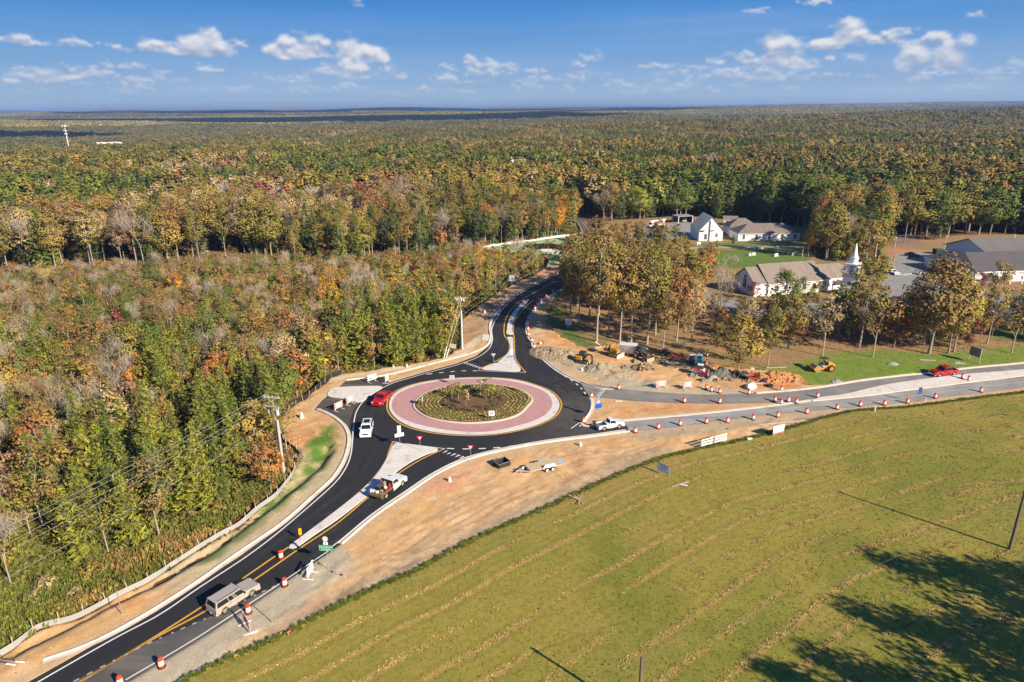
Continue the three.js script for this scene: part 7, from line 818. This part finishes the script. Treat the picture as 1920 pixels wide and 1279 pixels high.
  { const p = at(1591.5, 553.5), t = thing('steeple', 'white church steeple with a grey skirt roof and a slender spire', 'steeple', p, -.62), ring = (h0, h1, a, b) => facets([0, 1, 2, 3].map((i) => { const c = (k, r, y) => [[-r, y, r], [r, y, r], [r, y, -r], [-r, y, -r]][k % 4]; return [c(i, a, h0), c(i + 1, a, h0), c(i + 1, b, h1), c(i, b, h1)]; }));
    mesh(t, 'corner_pier', mg([[-1, 1], [1, 1], [1, -1], [-1, -1]].map(([x, z]) => B(.75, 2.5, .75, x * 1.35, 1.25, z * 1.35))), siding); mesh(t, 'tower', mg([B(3.45, 3.4, 3.45, 0, 4.1, 0), B(3.6, .2, 3.6, 0, 2.55, 0)]), siding); mesh(t, 'skirt_roof', ring(5.75, 6.65, 2.1, 1.45), roofDark); mesh(t, 'cornice', B(3.9, .2, 3.9, 0, 5.7, 0), trim); mesh(t, 'belfry', mg([B(2.8, 2.9, 2.8, 0, 7.9, 0), B(3.2, .22, 3.2, 0, 9.4, 0)]), siding); for (const [x, z, r] of [[0, 1.42, 0], [1.42, 0, Math.PI / 2], [-1.42, 0, Math.PI / 2]]) { const m = mesh(t, 'louvre_window', mg([B(.85, 1.6, .06, 0, 0, 0)]), glass, [x, 8, z], [0, r, 0]); mesh(m, 'louvre', mg([-.5, -.17, .17, .5].map((y) => B(.8, .08, .12, 0, y, 0))), trim); } mesh(t, 'round_window', CY(.5, .5, .08, 20, 0, 3.9, 1.75, Math.PI / 2), glass); mesh(t, 'lantern', mg([CY(1.0, 1.0, 1.7, 8, 0, 10.3, 0), CY(1.15, 1.15, .16, 8, 0, 11.15, 0), CY(.72, .78, .8, 8, 0, 11.6, 0)]), siding); mesh(t, 'spire', CY(.02, .62, 3.6, 8, 0, 13.6, 0), M([.8, .8, .8], .5)); t.scale.set(1.15, 1, 1.15); }
  // long white hall, its annexe, the chapel
  { const a = at(1382, 452), b = at(1497, 450.5), t = thing('long_hall', 'long white hall with a brown hipped roof and five dark windows', 'hall', V(a.x, 0, a.z - 11), headingOf(a, b)), L = a.distanceTo(b); gabled(t, { L, W: 11, e: 3.3, r: 6.3, hip0: 5.5, hip1: 5.5, roof: roofBrown }); for (let i = 0; i < 5; i++) win(t, .95, 1.9, 2.3 + i * 5.3, 1.6, 11.02); mesh(t, 'air_unit', RB(2.2, .8, .9, .05, 14, .4, 11.9), M([.45, .45, .45], .6)); }
  { const a = at(1372, 440), t = thing('annexe', 'white annexe with dark hipped roofs behind the long hall', 'annexe', V(a.x - 1, 0, a.z - 10), -.05); gabled(t, { L: 13, W: 10, e: 3.4, r: 6.4, hip0: 5, hip1: 5, roof: roofBrown }); gabled(t, { x: .5, z: 8, L: 6, W: 5, e: 2.9, r: 3.9, roof: roofBrown }); win(t, .9, 1.6, -.02, 1.7, 4, Math.PI / 2); win(t, .9, 1.8, 2, 1.4, 13.02); }
  { const a = at(1308, 451.5), b = at(1353, 451.5), L = a.distanceTo(b), t = thing('chapel', 'white gabled chapel with a shiny metal roof beside the cemetery', 'chapel', V(b.x, 0, b.z - 13), Math.atan2(-1, .02)); const metal = M([.34, .4, .46], .22, .85); gabled(t, { L: 13, W: L, e: 4.6, r: 9.9, roof: metal, ov: .35 }); const X = 13.02; mesh(t, 'buttress', B(.6, 8.6, 1.0, 13.3, 4.2, L / 2 + .1), siding); win(t, .9, 1.5, X, 2.3, L * .26, Math.PI / 2); win(t, 1.1, 2.2, X, 1.7, L * .72, Math.PI / 2); mesh(t, 'hood', mg([B(.8, .14, 2.0, 13.4, 4.3, L * .86), B(.8, .14, 1.6, 13.7, 4.4, L * .45)]), M([.12, .1, .09], .8)); mesh(t, 'step', B(1.4, .3, 1.6, 13.8, .1, L * .5), M([.5, .48, .45], .9)); }
  { const a = at(1355, 420), t = thing('shed', 'small white shed between the chapel and the annexe', 'shed', V(a.x, 0, a.z), -.2); gabled(t, { L: 6, W: 4, e: 2.8, r: 4.2, roof: roofBrown }); for (const x of [1.5, 4]) win(t, .9, 1.3, x, 1.5, 4.02); }
  { const a = at(1265, 419), b = at(1292, 417.5), t = thing('carport', 'dark open carport with white posts behind the gravel yard', 'carport', V(a.x, 0, a.z - 5), headingOf(a, b)); mesh(t, 'roof', B(8, .25, 6, 3.6, 3.3, 3), M([.3, .3, .3], .6)); mesh(t, 'post', mg([B(.25, 3.2, .25, 0, 1.6, 5.8), B(.2, 3.2, .2, 7.4, 1.6, 5.8), B(.2, 3.2, .2, 0, 1.6, .3), B(.2, 3.2, .2, 7.4, 1.6, .3)]), trim); mesh(t, 'back_wall', B(8, 3.1, .15, 3.6, 1.55, .1), M([.07, .07, .07], .8)); mesh(t, 'side_wall', B(.12, 3, 5.5, 7.6, 1.5, 2.9), M([.03, .03, .035], .8)); }
  // gym: low front range and tall hall behind it
  { const A0 = at(1731, 499), B0 = at(1826, 530), dir = B0.clone().sub(A0).setY(0), Lw = dir.length(); dir.normalize(); const u = V(-dir.z, 0, dir.x).negate(); const ux = u.x > 0 ? u : u.negate(); const O = V(A0.x, 0, A0.z), t = thing('gym', 'large gym with a tall grey-roofed hall above a low dark-roofed range', 'gym', O, Math.atan2(-ux.z, ux.x)); const L = 62, e = 3.5;
    mesh(t, 'wall', facets([[[0, -.3, Lw], [L, -.3, Lw], [L, e, Lw], [0, e, Lw]], [[0, -.3, 0], [0, -.3, Lw], [0, e, Lw], [0, e, 0]], [[L, -.3, 0], [0, -.3, 0], [0, e, 0], [L, e, 0]]]), siding);
    mesh(t, 'low_roof', mg([slab([-.5, e, Lw + .6], [L, e, Lw + .6], [L, 6.6, Lw * .42], [Lw * .26, 6.6, Lw * .42]), slab([-.5, e, -.4], [-.5, e, Lw + .6], [Lw * .26, 6.6, Lw * .42], [Lw * .26, 6.6, Lw * .3])]), roofDark); mesh(t, 'fascia', mg([B(L, .3, .1, L / 2, e - .2, Lw + .55), B(.1, .3, Lw, -.45, e - .2, Lw / 2)]), trim);
    const H0 = 5.7, ap = 9.5, x0 = 14, zA = -9, zB = Lw * .5, zc = (zA + zB) / 2; mesh(t, 'hall_wall', facets([[[x0, 3, zA], [x0, 3, zB], [x0, H0, zB], [x0, H0, zA]], [[x0, H0, zA], [x0, H0, zB], [x0, ap, zc]], [[x0, 3, zB], [L, 3, zB], [L, H0, zB], [x0, H0, zB]]]), siding); mesh(t, 'hall_roof', mg([slab([x0 - .7, H0 - .25, zB + .7], [L, H0 - .25, zB + .7], [L, ap, zc], [x0 - .7, ap, zc]), slab([L, H0 - .25, zA - .7], [x0 - .7, H0 - .25, zA - .7], [x0 - .7, ap, zc], [L, ap, zc])]), roofMat([.19, .175, .165])); mesh(t, 'hall_fascia', mg([B(L - x0, .5, .12, (L + x0) / 2, H0 - .45, zB + .66), B(L - x0, .25, .12, (L + x0) / 2, H0 - 1.2, zB + .1)]), trim);
    for (let i = 0; i < 4; i++) win(t, .8, 1.2, -.02, 1.8, 5 + i * Lw / 5, Math.PI / 2); for (let i = 0; i < 7; i++) win(t, 1.4, 1.9, 3 + i * 4.4, 1.6, Lw + .02); mesh(t, 'canopy', mg([B(9, .3, 3.5, 9, 2.9, Lw + 1.9), ...[5, 9, 13].map((x) => B(.25, 2.9, .25, x, 1.4, Lw + 3.4))]), trim); mesh(t, 'chimney', CY(.2, .2, 1.2, 8, 30, ap + .3, zc), M([.6, .6, .6], .5)); }
  { const t = thing('dumpster', 'dark green dumpster at the corner of the gym', 'dumpster', at(1758, 476), .2); mesh(t, 'body', extrude([[-1.5, .2], [1.5, .2], [1.7, 1.7], [-1.7, 1.9]], 1.9, .05), M('#0e2a20', .6)); mesh(t, 'lid', B(3.3, .1, 1.9, 0, 1.9, 0, 0, 0, -.05), M('#1e6a50', .5)); mesh(t, 'sleeve', mg([B(.2, .25, 2.1, -1.2, 1.2, 0), B(.2, .25, 2.1, 1.2, 1.2, 0)]), M('#123a2c', .6)); }
  // playground, flags, lamps, graves
  { const a = at(1672, 458), b = at(1708, 455), t = thing('swing_set', 'blue metal swing set in the playground at the wood edge', 'swing set', a, headingOf(a, b)), L = a.distanceTo(b), bl = M('#0a4aa0', .5); mesh(t, 'top_bar', CY(.09, .09, L, 8, L / 2, 3.2, 0, 0, 0, Math.PI / 2), bl); mesh(t, 'leg', mg([0, L / 3, L * 2 / 3, L].flatMap((x) => [bar([x, 3.2, 0], [x, 0, 1.1], .07), bar([x, 3.2, 0], [x, 0, -1.1], .07)])), bl); for (let i = 0; i < 6; i++) { const x = (i + .5) * L / 6; const s = mesh(t, 'swing', B(.5, .06, .25, x, .6, 0), black); mesh(s, 'chain', mg([bar([x - .22, .6, 0], [x - .22, 3.2, 0], .015, 4), bar([x + .22, .6, 0], [x + .22, 3.2, 0], .015, 4)]), galv); } }
  { const t = thing('flagpole', 'white flagpole with a limp striped flag beside the car park', 'flagpole', at(1641, 482)); mesh(t, 'pole', CY(.07, .11, 8.6, 10, 0, 4.3, 0), white); mesh(t, 'finial', new THREE.SphereGeometry(.13, 10, 8).translate(0, 8.65, 0), M([.7, .6, .3], .3, .8)); const st = canvasTexture(128, 64, (g) => { for (let i = 0; i < 7; i++) { g.fillStyle = i % 2 ? '#e8e8e8' : '#b01830'; g.fillRect(0, i * 9.2, 128, 9.2); } g.fillStyle = '#1c2a5c'; g.fillRect(0, 0, 52, 34); }); const g = new THREE.PlaneGeometry(2.2, 1.3, 12, 4), q = g.attributes.position; for (let i = 0; i < q.count; i++) { const x = q.getX(i) + 1.1; q.setXYZ(i, -x * .72, q.getY(i) + 7.6 - x * x * .16, .25 * Math.sin(x * 3)); } g.computeVertexNormals(); mesh(t, 'flag', g, new THREE.MeshStandardMaterial({ map: st, roughness: .8 })); mesh(t, 'second_flag', g.clone().scale(.8, .75, 1).translate(0, .35, .1), white); }
  for (const [x, y, top, lb] of [[1677, 468, 446, 'white post with a round top in front of the playground'], [1770, 470, 443, 'lamp post at the wood edge above the dumpster'], [1504, 482, 464, 'lamp post between the church roof and the orange tree']]) { const p = at(x, y), h = heightAt(p.x, p.z, top), t = thing('lamp_post', lb, 'lamp post', p); mesh(t, 'pole', CY(.08, .12, h, 10, 0, h / 2, 0), M([.55, .52, .48], .6)); mesh(t, 'lamp_head', RB(.5, .3, .5, .12, 0, h, 0), white); }
  [[1406, 480], [1413, 479], [1418, 467.5], [1428, 468], [1456, 467], [1455, 481], [1479, 478], [1486, 479], [1490, 476], [1467, 476]].forEach(([x, y], i) => { const t = thing('gravestone', `pale gravestone on the cemetery lawn, ${ORD[i]} of those behind the church`, 'gravestone', at(x, y), .1 * i); const w = .9 + .5 * ((i * 37) % 3); mesh(t, 'stone', RB(w, 1.0, .3, .08, 0, .65, 0), M([.6, .6, .58], .8)); mesh(t, 'plinth', RB(w + .3, .25, .6, .04, 0, .1, 0), M([.5, .5, .48], .85)); });
  { const a = at(1310, 462), t = thing('notice_sign', 'small white sign with two posts before the chapel', 'sign', a, .2); mesh(t, 'board', RB(1.5, .9, .08, .02, 0, 1.3, 0), white); for (const x of [-.6, .6]) mesh(t, 'post', B(.1, 1.3, .1, x, .65, 0), white); }
  { const t = thing('fire_hydrant', 'small orange and red post at the car park entrance', 'hydrant', at(1676, 489)); mesh(t, 'body', CY(.25, .3, 1.2, 10, 0, .6, 0), M('#d89040', .6)); mesh(t, 'cap', new THREE.SphereGeometry(.28, 10, 8).translate(0, 1.2, 0), M('#8c1c1c', .5)); }
  structure('concrete_walk', ribbon(path('1690,516 1738,511'), [[-1, .062], [1, .062]]), M([.5, .49, .46], .9), 'pale strip across the church car park');
  // far off among the woods
  { const p = farOn(972, 303, 10), y = terrain(p.x, p.z), t = thing('wood_house', 'grey-roofed house with a white chimney deep in the woods', 'house', V(p.x - 6, y, p.z), .1), top = p.y - y + 2; gabled(t, { L: 12, W: 9, e: top - 4, r: top, roof: M([.4, .4, .42], .8) }); mesh(t, 'chimney', B(1.2, 4, 1.2, -.4, top, 5), trim); win(t, 1.4, 1.4, 9, top - 5, 9.02); gabled(t, { x: 10, z: 4, L: 5, W: 6, e: top - 5, r: top - 2, roof: M([.4, .4, .42], .8) }); }
  { const p = farOn(205, 269, 16), y = terrain(p.x, p.z), t = thing('warehouse', 'long flat white warehouse roof showing above the far trees', 'warehouse', V(p.x - 20, y, p.z), .05), top = p.y - y + 2.5; mesh(t, 'wall', B(42, top, 24, 20, top / 2, 0), M([.8, .8, .8], .6)); mesh(t, 'parapet', mg([B(43, 1.6, .4, 20, top, 12.3), B(9, 3.6, 5, 37, top - .2, 10)]), white); for (let i = 0; i < 4; i++) win(t, 4, 2, 5 + i * 9, top - 4, 12.05); }
  { const p = farOn(146, 228, 14), y = terrain(p.x, p.z), t = thing('barn', 'tiny white barn in front of the far ridge at the left', 'barn', V(p.x, y, p.z), .1), top = p.y - y + 4; gabled(t, { L: 11, W: 8, e: top - 4, r: top, roof: white }); mesh(t, 'door', B(3, 5, .2, 5, 3, 8.1), M([.3, .3, .3], .7)); }
  { const p = farOn(128, 272, 14), y = terrain(p.x, p.z), t = thing('cell_tower', 'white mobile phone mast standing above the far trees', 'mast', V(p.x, y, p.z)), h = (() => { let lo = 10, hi = 120; for (let i = 0; i < 40; i++) { const m = (lo + hi) / 2, v = V(p.x, y + m, p.z).project(camReady()); if ((1 - v.y) / 2 * 1279 > 235) lo = m; else hi = m; } return lo; })(); const wm = M([.85, .85, .85], .5); mesh(t, 'mast', CY(.6, 1.0, h, 12, 0, h / 2, 0), wm); for (const [yy, r] of [[h - 1, 3.6], [h - 11, 2.8], [h - 18, 3.0]]) { mesh(t, 'antenna_ring', mg([0, 1, 2].flatMap((i) => { const a = i * 2.094 + .4; return [bar([0, yy, 0], [Math.cos(a) * r, yy, Math.sin(a) * r], .2), B(1.0, yy > h - 5 ? 3.6 : 2.2, .9, Math.cos(a) * r, yy, Math.sin(a) * r), B(1.0, yy > h - 5 ? 3.6 : 2.2, .9, Math.cos(a + .4) * r, yy, Math.sin(a + .4) * r)]; })), wm); } }
}

// ---------- clouds overhead, whose shadows darken the far ridges ----------
[[-950, -3500, 1500, 520, 'broad white cloud over the far ridge'], [-1420, -1980, 330, 130, 'small white cloud over the left woods'], [1250, -5600, 1300, 700, 'long white cloud over the right horizon'], [-2600, -6500, 1500, 800, 'white cloud over the left horizon'], [-300, -8200, 2300, 700, 'wide white cloud beyond the ridges']].forEach(([x, z, rx, rz, label], i) => {
  const g = new THREE.IcosahedronGeometry(1, 12), q = g.attributes.position, alt = 1300; for (let k = 0; k < q.count; k++) { const X = q.getX(k), Y = q.getY(k), Z = q.getZ(k), n = .55 + .9 * fbm(X * 2.2 + i * 9, Z * 2.2 + Y * 1.3, 4); q.setXYZ(k, X * n * rx, (Y > 0 ? Y * n * .9 : Y * .15) * Math.min(rx, rz) * .7, Z * n * rz); } g.computeVertexNormals();
  const m = mesh(scene, 'cloud', g, M([.85, .85, .86], 1)); m.position.set(x + SUN.x / SUN.y * alt, alt, z + SUN.z / SUN.y * alt); m.userData = { label, category: 'cloud' };
});

renderer.render(scene, camera);
